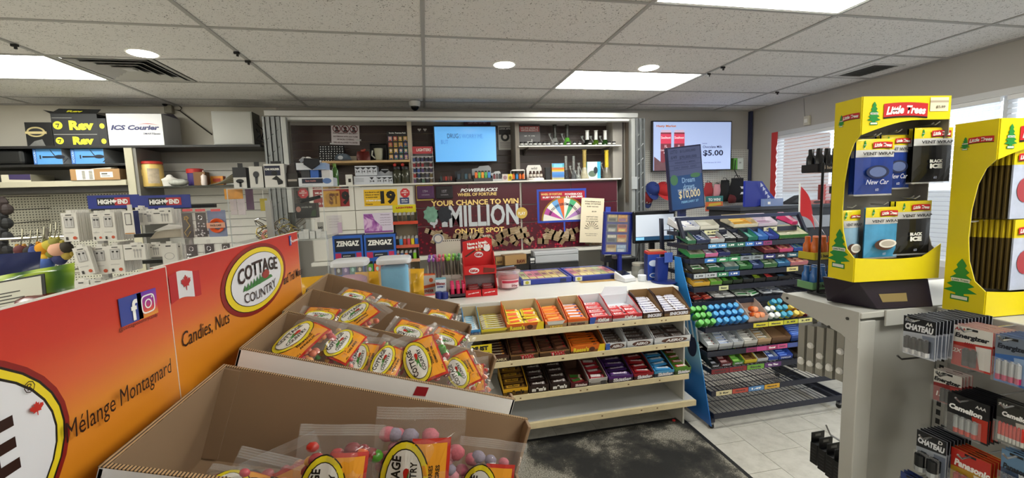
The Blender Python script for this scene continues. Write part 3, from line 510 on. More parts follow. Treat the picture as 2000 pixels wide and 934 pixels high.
# display card with a grid of small plain portraits in colours
t, w_, h_ = crate('display_card', 'black display card packed with many small colourful portrait tiles on the wooden shelf', 'display card', 757, 798, 257, 313, 4.64, .03, [M('16151b'), M('0e0e12')], wz)
cs = ['c8a24a', '7a5a9a', 'b04a3c', '4a5a8a', 'd8c8b0', '8a7a3a', '5a8a7a', 'a88aa0']
for j in range(4):
    for i in range(4):
        k = i*3+j*5; x, z = -w_*.36+i*w_*.24, h_*.12+j*h_*.21; mk('portrait_tile', lambda: MB().box(-.019, .019, -.002, 0, -.024, .024).ellip((0, -.0025, .004), .012, .015, 12, 1).quad((-.015, -.0025, -.024), (.015, -.0025, -.024), (.01, -.0025, -.012), (-.01, -.0025, -.012), 2), [M(cs[k % 8]), M(['d9b49a', 'b88a6a', 'e0c8b4'][k % 3]), M(cs[(k+3) % 8])], t, (x, 0, z), key=('pt', k % 8, k % 3))
text('Smoke  Premium Pack', w_*.8, .014, WH, t, (0, -.002, h_*.95), bold=.02)
# security notice taped on the slats
tt, w_, h_ = sheet('security_notice', 'white paper notice with three prohibition circles taped on the dark slatwall', 'notice', 647, 702, 243, 283, 4.868, M('d9d0d4', .6), rot=R(2))
for s, z in (('FOR REASON OF SECURITY', .06), ('NO PERSON WITH ANY FORM', -.1), ('OF FACIAL COVERING', -.24), ('WILL BE ALLOWED TO ENTER', -.39)): text(s, w_*(.86 if len(s) > 20 else .6), h_*.075, M('4a2028'), tt, (0, -.0015, z*h_), bold=.02)
RD = M('6a1f28')
for i in range(3):
    x = (i-1)*.3*w_; m = MB(); r0 = .042
    for k in range(20):
        a0, a1 = 2*PI*k/20, 2*PI*(k+1)/20; m.quad(*[(x+r_*math.cos(a), -.0016, .28*h_+r_*math.sin(a)) for r_, a in ((r0, a0), (r0, a1), (r0*.8, a1), (r0*.8, a0))])
    m.quad((x-.028, -.0018, .28*h_+.022), (x-.022, -.0018, .28*h_+.028), (x+.028, -.0018, .28*h_-.022), (x+.022, -.0018, .28*h_-.028)).ellip((x, -.0014, .28*h_+.006), .016, .018, 12, 1).quad((x-.022, -.0014, .28*h_-.03), (x+.022, -.0014, .28*h_-.03), (x+.014, -.0014, .28*h_-.012), (x-.014, -.0014, .28*h_-.012), 1); mk('print', m, [RD, M('3a3034')], tt)
for sx in (-1, 1): mk('tape', MB().box(-.025, .025, -.002, -.001, -.008, .008), M('e8e8e8', .2, alpha=.8), tt, (sx*w_*.47, 0, -h_*.46 if sx < 0 else -h_*.25))
# acrylic lighter tower left of the television
t = thing('lighter_tower', 'clear shelved display tower with red header left of the blue television', 'display stand', (at(827, 357, 'Y', 4.6).x, 4.6, TOP)); tw = .115; th = at(827, 296, 'Y', 4.6).z-TOP
mk('tower', MB().box(-tw, tw, .1, .104, 0, th).box(-tw, -tw+.005, 0, .1, 0, th).box(tw-.005, tw, 0, .1, 0, th), M('b9b6b8', .15, alpha=.75), t)
mk('header', MB().box(-tw, tw, .03, .036, th-.02, th+.055), M('b8434a', .4), t); text('LIGHTERS', tw*1.3, .03, WH, t, (.02, .028, th+.02), bold=.02)
for j in range(6): mk('tier', MB().box(-tw+.005, tw-.005, 0, .1, j*th/6, j*th/6+.005), M('d8d6da', .15), t)
for j in range(5):
    for i in range(5):
        if j == 3 and i == 3: continue
        c = [['5a4a6a', '3a3a3a', '4a6a5a', '2a2a3a', '6a5a4a'], ['a83a3a', '2a3a5a', '3a3a3a', '4a4a5a', '6a5a3a'], ['2a3a6a', '3a4a8a', '4a3a6a', '3a3a4a', '4a3a5a'], ['8a2f3a', '7a2a36', '8a3038', '7a2c34', '6a2830'], ['3a4a7a', '4a4a6a', '3a3a5a', '2a2a4a', '3a3a5a']][j][i]
        mk('lighter', lambda: MB().box(-.014, .014, 0, .014, 0, .04).box(-.012, .012, .002, .012, .04, .05, 1), [M(c, .3), M('b8b8bc', .25, .8)], t, (-tw+.03+i*.043, .02, j*th/6+.005), key=('towl', c))
for i, px in enumerate((819, 830)):
    m = MB().prism([(0, -.016), (.02, .006), (.012, .018), (0, .01), (-.012, .018), (-.02, .006)], -.002, .002); tag(mk('heart_hook', m, M('d8d4d0'), None, at(px, 254, 'Y', 4.872)), 'tiny white heart on the dark slatwall, %s of two' % ('left', 'right')[i], 'hook')
# poster and sign beside the television
tt, w_, h_ = sheet('care_poster', 'black and white poster with a round dark emblem right of the blue television', 'poster', 973, 1003, 245, 293, 4.866, M('c9c7c3', .5))
decal(tt, -w_*.45, w_*.45, h_*.12, h_*.42, M('38363a')); mk('print', MB().ellip((-.01, -.002, .03*h_), .05, .05, 24).ellip((-.01, -.0025, .03*h_), .025, .025, 20, 1), [M('202024'), M('d8d6d2')], tt); text('LOOK AFTER', w_*.8, .02, WH, tt, (0, -.002, .36*h_), bold=.02)
for i in range(5): decal(tt, -w_*.4, w_*.4, -h_*(.2+.05*i), -h_*(.185+.05*i), M('6a686a'))
tt, w_, h_ = crate('cap_box', 'dark maroon flat box resting on top of the television', 'box', 906, 958, 231, 240, 4.8, .05, [M('4a1420'), M('2a0c12')], at(930, 243.5, 'Y', 4.72).z+.004); text('CASH ONLY LOTTERY', w_*.7, h_*.35, M('b08a90'), tt, (0, -.003, h_*.4))
tt, w_, h_ = crate('tobacco_notice', 'dark framed notice with red heading leaning in the right slatwall bay', 'sign', 1013, 1055, 243, 277, 4.78, .01, [M('3f3a3c', .4), M('8a3a40')], rz); decal(tt, -w_*.46, w_*.46, h_*.68, h_*.92, M('b04a4c'), -.0015); text('NO ONE UNDER 19', w_*.8, h_*.08, WH, tt, (0, -.003, h_*.84), bold=.02); text('VAPOUR PRODUCTS', w_*.8, h_*.08, WH, tt, (0, -.003, h_*.74), bold=.02); text('age  id  only', w_*.5, h_*.06, WH, tt, (0, -.003, h_*.5)); mk('print', MB().quad((-.03, -.002, h_*.18), (.03, -.002, h_*.18), (.03, -.002, h_*.26), (-.03, -.002, h_*.26)).quad((.022, -.002, h_*.26), (.03, -.002, h_*.26), (.03, -.002, h_*.36), (.022, -.002, h_*.36)), WH, tt)
# row of small jars along the white shelf
jx = [1019, 1027, 1036, 1045, 1054, 1063, 1071, 1086, 1096, 1110, 1122, 1132, 1152, 1172, 1190, 1199]
for i, px in enumerate(jx):
    bottle('grinder_jar', 'small black jar with a white band in the row along the white shelf edge', 'jar', (at(px, 284, 'Y', 4.63).x, 4.63, rz), [('body', [(.02, 0), (.021, .003), (.021, .028)]), ('band', [(.0212, .01), (.0212, .024)]), ('lid', [(.0215, .028), (.0215, .04), (.019, .042)])], [DK, M('d6d6d2'), DK], group='jars along the white shelf', key='gj')
pipe('glass water pipe with black-patterned tube and clear base on the white shelf', 1084, 284, 244, 4.72, rz, GL, M('3a3c38', .2, var=.7, scale=30))
pipe('glass water pipe with black-patterned tube and green base on the white shelf', 1108, 284, 244, 4.72, rz, M('5fae3a', .1, alpha=.75), M('3a3c38', .2, var=.7, scale=30))
for i, px in enumerate((1147, 1164, 1182)):
    pipe('dark green bottle-shaped water pipe with white neck on the white shelf, %s' % ('left of three', 'middle of three', 'right of three')[i], px, 284, 255, 4.72, rz, [M('10130e', .1), M('3d5a14', .1), M('1c3a12', .1)][i], M('e0e0dc', .4), .052, .02)
# along the cabinet top, left to right
def rack(name, label, px0, px1, py0, py1, Y, body, units, back=None, n=5):
    'a small counter display: tray, raised back, row of upright units'
    x0, x1, a, z1 = rect(px0, py0, px1, py1, Y); w_, h_ = x1-x0, z1-TOP; t = thing(name, label, 'display', ((x0+x1)/2, Y, TOP))
    mk('tray', MB().prismx([(0, 0), (.11, 0), (.11, h_*.42), (.1, h_*.42), (.09, .02), (.004, .02), (.004, h_*.22), (0, h_*.22)], -w_/2, w_/2).box(-w_/2, -w_/2+.004, 0, .11, 0, h_*.35).box(w_/2-.004, w_/2, 0, .11, 0, h_*.35), body, t)
    if back: mk('header_card', MB().prism([(-w_/2, h_*.4), (w_/2, h_*.4), (w_/2, h_*.85), (w_*.38, h_), (-w_*.1, h_*.96), (-w_*.2, h_*.85), (-w_/2, h_*.8)], .1, .104), back, t)
    for i, c in enumerate(units):
        u = w_*.84/len(units); mk('unit', lambda: MB().box(-u*.38, u*.38, 0, .018, 0, h_*.46).box(-u*.3, u*.3, .003, .015, h_*.46, h_*.55, 1), [M(c, .3), M('1c1c1e', .3)], t, (-w_*.42+u*(i+.5), .02, .02), key=('ru', round(u, 3), round(h_, 3), c))
    return t, w_, h_
rack('lighter_tray', 'low black tray of dark small lighters under the television, leftmost', 857, 886, 338, 357, 4.56, DK, ['3a4a4a', '5a2a2a', 'a83028', '6a3a34', '8a3a30'])
rack('vape_display', 'black tray of dark pocket devices under the television, second from the left', 890, 924, 328, 356, 4.56, DK, ['3a4a5a', '24282c', '3a5a6a', '5a4a44'], M('24262c'))
t, w_, h_ = rack('vape_display', 'grey display with orange, green and blue pocket lighters under the television', 924, 962, 322, 355, 4.56, M('3c3e42', .4), ['e8702a', '6cc04a', 'e89a2a', '4fae5a', '3a8ad0'], M('9a9ca0', .4)); text('KUIPER', w_*.5, .022, DK, t, (-.02, .098, h_*.6), bold=.03)
rack('lighter_tray', 'pale grey tray of dark red devices beside the orange and green lighters', 962, 981, 333, 355, 4.56, M('b9b9ba', .4), ['7a2a34', '5a4a4c', '34343a'], M('c9c9ca', .4))
t, w_, h_ = crate('carton', 'small white carton with a round flower print on the cabinet top', 'box', 981, 992, 340, 354, 4.56, .05, [M('c9c0b8'), M('9a928a')], TOP); mk('print', MB().ellip((0, -.002, h_*.5), w_*.35, w_*.35, 16), M('9a7a80'), t)
t, w_, h_ = crate('carton', 'small yellow carton on the cabinet top', 'box', 992, 1001, 340, 354, 4.56, .05, [M('d8c23a'), M('a8962a')], TOP); mk('print', MB().ellip((0, -.002, h_*.45), w_*.3, w_*.4, 12), M('7a6a1c'), t)
t = thing('spray_stand', 'white arched stand holding blue and orange torch lighters', 'display', (at(1014, 353, 'Y', 4.55).x, 4.55, TOP)); mk('stand', MB().box(-.085, .085, 0, .1, 0, .018).prism([(-.08, .11), (.08, .11), (.06, .125), (-.06, .125)], .03, .09, 1).box(-.08, -.074, .06, .09, 0, .11, 1).box(.074, .08, .06, .09, 0, .11, 1), [DK, M('e4e0da', .4)], t)
for i, c in enumerate(('e8702a', '3f8fd0', 'e8702a', 'e8702a')): mk('torch', lambda: MB().lathe((0, 0, 0), [(.014, 0), (.016, .04), (.008, .06)], 10).box(-.006, .006, -.03, .004, .06, .075, 1), [M(c, .35), M('1c1c1e')], t, (-.055+i*.037, .04, .02), key=('tor', c))
t = thing('ashtray_stand', 'white arched counter display with four small brown jars', 'display', (at(1048, 352, 'Y', 4.56).x, 4.56, TOP)); mk('stand', MB().lathe((0, .06, 0), [(.1, 0), (.1, .022), (.085, .03)], 24).prism([(-.085, .02), (.085, .02), (.088, .14), (.07, .175), (-.07, .175), (-.088, .14)], .1, .106), M('e0dcd6', .4), t); text('wild', .07, .03, M('6a625c'), t, (0, .098, .14))
for i in range(4): mk('jar', lambda: MB().lathe((0, 0, 0), [(.016, 0), (.017, .05), (.012, .06), (.013, .075)], 12).lathe((0, 0, 0), [(.0174, .012), (.0174, .04)], 12, 1), [M('3a2018', .2), M('c9bfb4')], t, (-.06+i*.04, .03, .03), key='aj', smooth=True)
t, w_, h_ = crate('carton', 'tall thin dark carton beside the arched white display', 'box', 1066, 1075, 327, 352, 4.58, .05, [M('1a1a1e'), M('101012')], TOP)
t, w_, h_ = crate('candy_pouch', 'rainbow printed pouch standing on the cabinet top', 'pouch', 1078, 1102, 319, 352, 4.56, .04, [PAT('rainbow_print', lambda n, L, b, tc: [L.new(tc.outputs['Generated'], (s_ := n.new('ShaderNodeSeparateXYZ')).inputs[0]), L.new(s_.outputs['Z'], (r_ := ramp(n, [(0, 'c8b83a'), (.2, '3a6ab0'), (.45, '4a8ac8'), (.55, 'e8b02a'), (.68, 'e8622a'), (.8, '58b0a8'), (1, '4a90c8')])).inputs[0]), L.new(r_.outputs[0], b.inputs['Base Color'])]), M('b08a3a')], TOP); decal(t, -w_*.35, w_*.35, h_*.75, h_*.95, M('7ac0d8'))
pipe('slim straight clear water pipe behind the rainbow pouch', 1106, 352, 305, 4.6, TOP, M('34363a', .2, alpha=.8), GL, .035, .014); pipe('slim straight clear water pipe with grey base beside the blue pouch', 1121, 352, 305, 4.6, TOP, M('54565a', .2, alpha=.7), GL, .035, .014)
pipe('tall water pipe with speckled gold tube left of the blue pouch', 1142, 350, 293, 4.6, TOP, M('a09a84', .15, var=.5, scale=25), M('a08a4a', .3, var=.6, scale=40), .055, .022)
t, w_, h_ = crate('incense_pouch', 'pale blue and white pouch between two tall water pipes', 'pouch', 1147, 1173, 316, 350, 4.56, .03, [M('c2d0d4', .3, var=.2, scale=14), M('3a9ab8')], TOP); decal(t, w_*.25, w_*.5, 0, h_, M('4aa8c8', .3)); mk('print', MB().ellip((-.02, -.002, h_*.3), w_*.3, h_*.18, 14).ellip((.02, -.0022, h_*.5), .025, .04, 12, 1), [M('5a6a5a'), M('1c2630')], t)
pipe('tall water pipe with yellow patterned tube at the right end', 1185, 350, 294, 4.6, TOP, M('6a665c', .15, var=.6, scale=25), M('c8b02a', .3, var=.4, scale=30), .055, .022)
pipe('short clear water pipe left of the gold-tubed one', 1130, 350, 325, 4.56, TOP, GL, GL, .03, .012)
# ---- under the cabinet: open shelf, rolling-paper boxes, white drawer
zb = .78
t = thing('back_counter', 'low white back counter under the overhead cabinet', 'counter', (.6, 4.3, 0)); mk('body', MB().box(-1.7, 1.55, .06, .62, 0, .74), M('b9b7b1', .5), t); mk('top', MB().box(-1.72, 1.57, 0, .62, .74, zb), M('cfccc5', .4), t, bevel=.003)
structure('trim_2', MB().box(-1.1, 2.2, 4.93, 4.95, zb, 1.1), M('c9c6bf', .5))
t, w_, h_ = crate('paper_box', 'tan cardboard rolling paper box standing angled under the cabinet', 'box', 985, 1030, 498, 517, 4.32, .12, [M('b08a58', .6), M('7a5c38')], None, rz=R(12)); text('RAW', w_*.4, h_*.4, M('6a2f1c'), t, (.06, -.002, h_*.3), bold=.05)
t['label'] = 'tan cardboard rolling paper box lying angled under the overhead cabinet'; x = t.location.z
t2, w2, h2 = crate('paper_box', 'smaller tan rolling paper box left of the angled one', 'box', 968, 984, 502, 517, 4.36, .1, [M('a88450', .6), M('6a5030')], x); text('RAW', w2*.6, h2*.3, M('4a2416'), t2, (0, -.002, h2*.35), bold=.05)
tag(mk('riser', MB().box(.55, .93, 4.30, 4.7, zb, x-.001), M('2a2624')), 'dark riser box carrying the tan paper boxes', 'riser')
t, w_, h_ = crate('drawer_unit', 'grey-white metal cash drawer unit under the cabinet', 'drawer', 1042, 1130, 489, 513, 4.3, .12, [M('b4b6ba', .4), M('8a8c90')], None); mk('drawer_front', MB().box(-w_/2+.01, w_/2-.01, -.012, 0, .01, h_*.62), M('c0c2c6', .4), t, bevel=.003); mk('drawer_front', MB().box(-w_/2+.01, w_/2-.01, -.012, 0, h_*.66, h_-.008), M('c0c2c6', .4), t, bevel=.003)
tag(mk('riser', MB().box(t.location.x-w_/2, t.location.x+w_/2, 4.3, 4.42, zb, t.location.z-.001), M('3a3a3c')), 'dark riser box carrying the grey drawer unit', 'riser')
t, w_, h_ = crate('barcode_box', 'small black and white box between tan boxes and drawer unit', 'box', 1034, 1046, 502, 516, 4.24, .03, [M('20242c'), M('14161a')], zb if False else None); decal(t, -w_*.35, w_*.35, h_*.5, h_*.85, WH); text('END', w_*.6, h_*.2, WH, t, (0, -.002, h_*.25), bold=.03)
tag(mk('riser', MB().box(t.location.x-.03, t.location.x+.03, 4.2, 4.28, zb-.0, t.location.z-.001), M('2a2a2c')), 'dark block under the small black and white box', 'riser'); tag(mk('riser_shelf', MB().box(.55, 1.45, 4.17, 4.28, zb-.02, zb), M('2a2a2c')), 'thin dark board along the back counter edge', 'board')
# dome camera, lottery side
t = thing('dome_camera', 'small white dome security camera on the ceiling over the cash area', 'camera', (-.065, 4.6, H-.012)); mk('housing', MB().lathe((0, 0, 0), [(.058, 0), (.056, -.035), (.048, -.05)], 24), M('dededc', .4), t, smooth=True); mk('dome', MB().ball((0, 0, -.05), .042, 18, 10), M('141416', .08), t, smooth=True)
# ---- wall right of the gate: caps, accessories on hooks
def cap(label, px, py, Y, c1, c2, s, rz, rx=R(70), badge=None):
    t = thing('baseball_cap', label, 'cap', at(px, py, 'Y', Y), (rx, rz, 0), 'caps on the white pegboard' if False else None)
    mk('crown', MB().grid(lambda u, v: (s*math.cos(2*PI*u)*math.cos(v*PI/2)**.6, s*1.1*math.sin(2*PI*u)*math.cos(v*PI/2)**.6, s*.95*math.sin(v*PI/2)), 16, 6), M(c1, .85), t, smooth=True)
    mk('brim', MB().grid(lambda u, v: (s*.98*math.cos(PI+PI*u), -s*(1.05*math.sin(PI*u))-s*.75*v*math.sin(PI*u)**.7, -.0+.0*v-s*.12*v), 12, 3), M(c2, .85), t, smooth=True); mk('button', MB().ball((0, 0, s*.95), s*.08), M(c2, .8), t)
    if badge: text(badge, s*.7, s*.35, M('e0e0e0'), t, (0, -s*1.02, s*.35), rot=(R(-20), 0, 0), bold=.04)
    mk('peg_hook', MB().tube([(0, s*.3, s*.3), (0, .0, s*.95+.03)], .004), M('c8c8c8', .3, .8), t); return t
cap('royal blue baseball cap hanging on the white pegboard', 1274, 370, 4.82, '26397e', '26397e', .088, R(10), R(52)); cap('bright red baseball cap hanging on the white pegboard', 1296, 372, 4.80, 'a81f22', 'b3262a', .1, R(-6), R(40)); cap('black and red cap with badge behind the blue cap', 1263, 388, 4.84, '7a1a1f', '1e2a5c', .075, R(12), R(60), 'NO')
def hang(name, label, cat, px, py0, py1, w_, Y, mat, d=.03):
    z1, z0 = at(px, py0, 'Y', Y).z, at(px, py1, 'Y', Y).z; p = at(px, (py0+py1)/2, 'Y', Y); h_ = z1-z0; t = thing(name, label, cat, p)
    mk('fabric', MB().grid(lambda u, v: ((u-.5)*w_*(.75+.3*math.sin(PI*min(1, v*1.2))), -d*math.sin(PI*u)*math.sin(PI*v)**.6, (v-.5)*h_), 8, 8).grid(lambda u, v: ((u-.5)*w_*(.75+.3*math.sin(PI*min(1, v*1.2))), .004, (v-.5)*h_), 8, 8), mat, t, smooth=True); mk('strap', MB().tube([(-w_*.25, 0, h_*.42), (-w_*.1, .01, h_*.62), (w_*.12, .01, h_*.6), (w_*.25, 0, h_*.42)], .004), M('26262a'), t); return t, h_
hang('cloth_mask', 'red cloth pouch hanging on the white pegboard', 'pouch', 1384, 357, 384, .13, 4.84, M('a83338', .8)); hang('cloth_mask', 'pale pink cloth pouch hanging on the white pegboard', 'pouch', 1401, 360, 384, .12, 4.85, M('d898a0', .8))
hang('winter_glove', 'black glove hanging left of the striped hat', 'glove', 1416, 352, 394, .16, 4.84, M('121316', .8), .06); t, h_ = hang('knit_hat', 'black knit hat with two white stripes on the white pegboard', 'hat', 1440, 348, 396, .24, 4.80, M('14151a', .85), .09)
for z in (.02, -.05): mk('stripe', MB().grid(lambda u, v: ((u-.5)*.17+.02, -.092*math.sin(PI*(.12+.76*u))-.003, z+v*.028), 8, 1), M('d8d8d8', .8), t)
hang('winter_glove', 'dark red and black glove under the striped hat', 'glove', 1430, 380, 397, .12, 4.78, M('5a1a1e', .8), .05)
t, w_, h_ = crate('charger_box', 'small white and green box on a pegboard hook beside the large television', 'box', 1433, 1452, 309, 331, 4.84, .05, [M('d4dcd2'), M('6aa84a')]); decal(t, -w_*.5, -w_*.12, 0, h_, M('5fae3a')); text('20', .03, .02, M('2a3a2a'), t, (w_*.15, -.002, h_*.6)); mk('hanging_cord', MB().tube([(-.05, 0, .12), (-.06, -.01, -.02), (-.02, -.02, -.1), (.02, 0, -.16)], .006), DK, t)
tt, w_, h_ = sheet('lottery_card', 'small green and orange card reading to win below the caps', 'card', 1378, 1412, 383, 412, 4.6, M('d86a34', .45, var=.3, scale=12)); decal(tt, -w_*.5, w_*.5, h_*.12, h_*.5, M('2f7a78')); text('TO WIN!', w_*.7, h_*.2, WH, tt, (0, -.003, h_*.26), bold=.04); mk('print', MB().quad((-w_*.35, -.002, -h_*.2), (w_*.4, -.002, -h_*.1), (w_*.36, -.002, h_*.06), (-w_*.3, -.002, 0)), M('d8b83a'), tt); decal(tt, -w_*.5, w_*.5, -h_*.5, -h_*.36, M('c8452a'), -.0015); mk('post', MB().box(-.01, .01, .003, .02, -tt.location.z, -h_/2), M('5a5a5c'), tt)
# ================================================================ shelving on the left part of the back wall
LY = 4.55; SHM = M('1a1a1b', .4); BGE = M('b2ad97', .5)
t = thing('tall_shelving', 'tall grey wall shelving with black shelves along the back wall at the left', 'shelving', (-2.66, LY, 0)); ox = 2.66
z_top, z_2, z_3, z_r = 2.296, 2.136, 1.985, 1.918
mk('shelf', MB().box(-4.6+ox, -1.545+ox, -.01, .38, z_top-.022, z_top), SHM, t, bevel=.002)
mk('shelf', MB().box(-4.6+ox, -2.69+ox, 0, .38, z_2-.022, z_2), SHM, t, bevel=.002)
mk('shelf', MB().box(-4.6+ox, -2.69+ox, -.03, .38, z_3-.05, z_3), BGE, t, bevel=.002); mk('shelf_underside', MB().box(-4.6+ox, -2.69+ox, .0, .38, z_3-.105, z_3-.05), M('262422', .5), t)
mk('shelf', MB().box(-2.57+ox, -1.5+ox, .03, .38, z_r-.012, z_r), M('3a3c38', .2, alpha=.85), t)
mk('upright', MB().box(-2.69+ox, -2.625+ox, -.01, .06, .0, z_top-.022), BGE, t, bevel=.002); mk('side_panel', MB().box(-2.625+ox, -2.60+ox, .0, .39, .0, z_top-.022), M('77756f', .5), t); mk('upright', MB().box(-4.6+ox, -4.53+ox, -.01, .06, 0, z_top-.022), BGE, t)
mk('back_panel', MB().box(-4.6+ox, -2.69+ox, .385, .395, z_3, z_top), M('8f8d88', .6), t); mk('pegboard', MB().box(-4.6+ox, -2.69+ox, .375, .395, .2, z_3-.105), PAT('white_pegboard_fine', peg_mat('c9c7b8', '3f3d38', .0254, .22, 'XZ')), t)
mk('back_panel', MB().box(-2.6+ox, -1.545+ox, .38, .395, 2.16, z_top), M('8a8884', .6), t)
for i in range(14): mk('slat', lambda: MB().box(-2.6+ox, -1.5+ox, .365, .39, .006, .084).box(-2.6+ox, -1.5+ox, .38, .39, 0, .006, 1), [M('c6c4bd', .4), M('6a6862')], t, (0, 0, 2.16-.084*(i+1)), key='lslat')
mk('base', MB().box(-4.6+ox, -1.545+ox, .0, .38, 0, .2), BGE, t)
def lcrate(name, label, cat, px0, px1, py0, py1, d, mats, z0, Y=LY+.03, **k): return crate(name, label, cat, px0, px1, py0, py1, Y, d, mats, z0+.0005, **k)
t, w_, h_ = lcrate('carton', 'small black carton with a gold ring emblem at the left end of the top shelf', 'box', 50, 102, 239, 284, .2, [M('17181a', .3), M('0f1011')], z_top); mk('print', MB().ellip((-.02, -.002, h_*.6), .07, .045, 24).ellip((-.02, -.0025, h_*.6), .055, .032, 24, 1), [M('a89a6a'), M('17181a')], t); decal(t, -.1, .06, h_*.52, h_*.62, M('b8a878'), -.003); mk('print', MB().poly([(-w_*.45, -.0015, 0), (w_*.2, -.0015, 0), (w_*.1, -.0015, h_*.3), (-w_*.2, -.0015, h_*.22)]), M('6a6a68', .5, var=.6, scale=20), t)
# two-storey black carton with yellow lettering
YL = M('e3e233', .45)
t, w_, h_ = lcrate('carton', 'big black carton with yellow lettering and open flaps on the top shelf', 'box', 102, 192, 222, 282, .28, [M('1e1f22', .5), M('141517')], z_top)
for z, s in ((.64, 1), (.17, .85)):
    text('Rev', .19*s, .085*s, YL, t, (.05, -.002, h_*z), bold=.06); mk('print', MB().ellip((-.13, -.002, h_*z), .036*s, .036*s, 20).poly([(-.145, -.003, h_*z+.015), (-.115, -.003, h_*z+.015), (-.13, -.003, h_*z-.02), (-.138, -.003, h_*z-.02), (-.125, -.003, h_*z+.006), (-.145, -.003, h_*z+.006)], 1), [YL, M('1e1f22')], t)
decal(t, -w_*.48, w_*.46, h_*.355, h_*.37, M('a8a8a0')); decal(t, -w_*.48, -w_*.05, h_*.86, h_*.87, M('a8a8a0'))
mk('flap', MB().hexa([(-w_/2, -.002, h_), (w_*.45, -.002, h_), (w_*.5, .005, h_), (-w_/2, .005, h_), (-w_*.42, .06, h_+.055), (w_*.5, .06, h_+.05), (w_*.5, .066, h_+.05), (-w_*.42, .066, h_+.055)]), M('222326'), t); text('Rev', .12, .03, YL, t, (.0, .02, h_+.024), rot=(R(-48), 0, 0), bold=.05); mk('flap', MB().hexa([(-w_/2, 0, h_), (-w_/2+.004, 0, h_), (-w_/2+.004, .28, h_), (-w_/2, .28, h_), (-w_/2-.05, 0, h_+.03), (-w_/2-.046, 0, h_+.03), (-w_/2-.046, .28, h_+.05), (-w_/2-.05, .28, h_+.05)]), M('1a1b1d'), t); mk('flap', MB().box(-w_*.3, w_/2+.1, .27, .276, h_, h_+.06), M('4a4034'), t)
t, w_, h_ = lcrate('carton', 'narrow dark carton end with yellow letter marks between black and white cartons', 'box', 192.5, 209, 231, 282, .25, [M('1b1c1f', .5), M('141517')], z_top)
for z in (.72, .17): mk('print', MB().ellip((.0, -.002, h_*z), .02, .024, 16), YL, t)
t, w_, h_ = lcrate('carton', 'large white courier carton with blue lettering on the top shelf', 'box', 210, 318, 222, 282, .3, [M('e4e4e6', .5), M('a9a9ab')], z_top, Y=LY+.0)
BLU = M('2a2f66', .45); text('ICS Courier', w_*.88, h_*.16, BLU, t, (0, -.002, h_*.56), bold=.045, shear=.25); text('SMARTSpots', w_*.32, h_*.07, M('3a3f60'), t, (w_*.29, -.002, h_*.36), shear=.2)
mk('print', MB().add([(w_*(.03+.42*u), -.002, h_*(.64+.055*math.sin(PI*min(1, u*1.1)))-.006*v*(1-abs(2*u-1))) for v in (0, 1) for u in [i/12 for i in range(13)]], [(i, i+1, i+14, i+13) for i in range(12)]), M('c0382f'), t); mk('flap', MB().hexa([(-w_/2, .0, h_), (w_/2, .0, h_), (w_/2, .29, h_), (-w_/2, .29, h_), (-w_*.45, .0, h_+.002), (w_*.45, .0, h_+.002), (w_*.4, .29, h_+.05), (-w_*.5, .29, h_+.06)]), [M('4a4660')], t)
t, w_, h_ = lcrate('metal_cabinet', 'grey metal equipment cabinet on the top shelf beside the gate', 'cabinet', 415, 494, 217.5, 282, .2, [M('a3a39e', .45, .2, var=.08, scale=6), M('55544f')], z_top); mk('cable', MB().tube([(w_/2+.01, .05, h_*.5), (w_/2+.05, .02, h_*.3), (w_/2+.02, .0, .05), (w_/2+.09, .02, .02), (w_/2+.1, .1, .1)], .007), DK, t); mk('cable', MB().tube([(w_/2, .1, h_*.7), (w_/2+.07, .08, h_*.45), (w_/2+.05, .05, h_*.2), (w_/2+.1, .1, .02)], .006), DK, t); mk('door_lip', MB().box(-w_/2+.008, w_/2-.008, -.005, -.0005, .008, h_-.008), M('aaaaa5', .45, .2), t, bevel=.003)
t = thing('alarm_device', 'small wall device with a dangling dark cord above the shelves', 'device', at(333, 213, 'Y', 4.945)); mk('case', MB().box(-.035, .035, -.05, 0, -.05, .03), M('8f8a7a'), t, bevel=.006); mk('lens', MB().ball((-.02, -.05, .04), .025), DK, t); q = [at(x, y, 'Y', 4.93)-t.location for x, y in ((331, 203), (348, 205), (355, 211), (352, 216), (340, 214), (352, 217), (380, 238), (414, 263))]; mk('cord', MB().tube(q, .006), M('3a362e'), t)
# second and third shelf, left bay
tag(mk('storage_case', MB().box(-.3, .3, 0, .3, 0, .135), M('121314', .5), None, (-3.78, LY+.02, z_2), bevel=.03, seg=3), 'black soft storage case at the left end of the second shelf', 'case')
for i, (a, b, s) in enumerate(((65, 121, 134), (139, 203, 216))):
    t, w_, h_ = lcrate('hookah_box', ('blue carton with a dark hookah picture on the second shelf, left of two', 'blue carton with a dark hookah picture on the second shelf, right of two')[i], 'box', a, b, 291, 319, .28, [M('5a9ad8', .4, var=.25, scale=7), M('a9aeb4')], z_2); decal(t, -w_*.5, -w_*.38, 0, h_, M('3a6cb8')); text('HOOKAH', h_*.8, w_*.07, M('bcd6ee'), t, (-w_*.44, -.002, h_*.5), rot=(0, -PI/2, 0))
    mk('print', MB().lathe((0, 0, 0), [(.002, 0)]) if False else MB().quad((-.04, -.002, h_*.42), (.1, -.002, h_*.44), (.1, -.002, h_*.52), (-.04, -.002, h_*.54)).ellip((.09, -.0022, h_*.48), .04, h_*.13, 14).quad((-.06, -.002, h_*.36), (-.05, -.002, h_*.36), (-.05, -.002, h_*.6), (-.06, -.002, h_*.6)).poly([(.05, -.002, h_*.55), (.02, -.002, h_*.95), (.025, -.002, h_*.95), (.06, -.002, h_*.55)]).poly([(.12, -.002, h_*.1), (.16, -.002, h_*.4), (.15, -.002, h_*.4), (.11, -.002, h_*.1)]), M('151a28'), t)
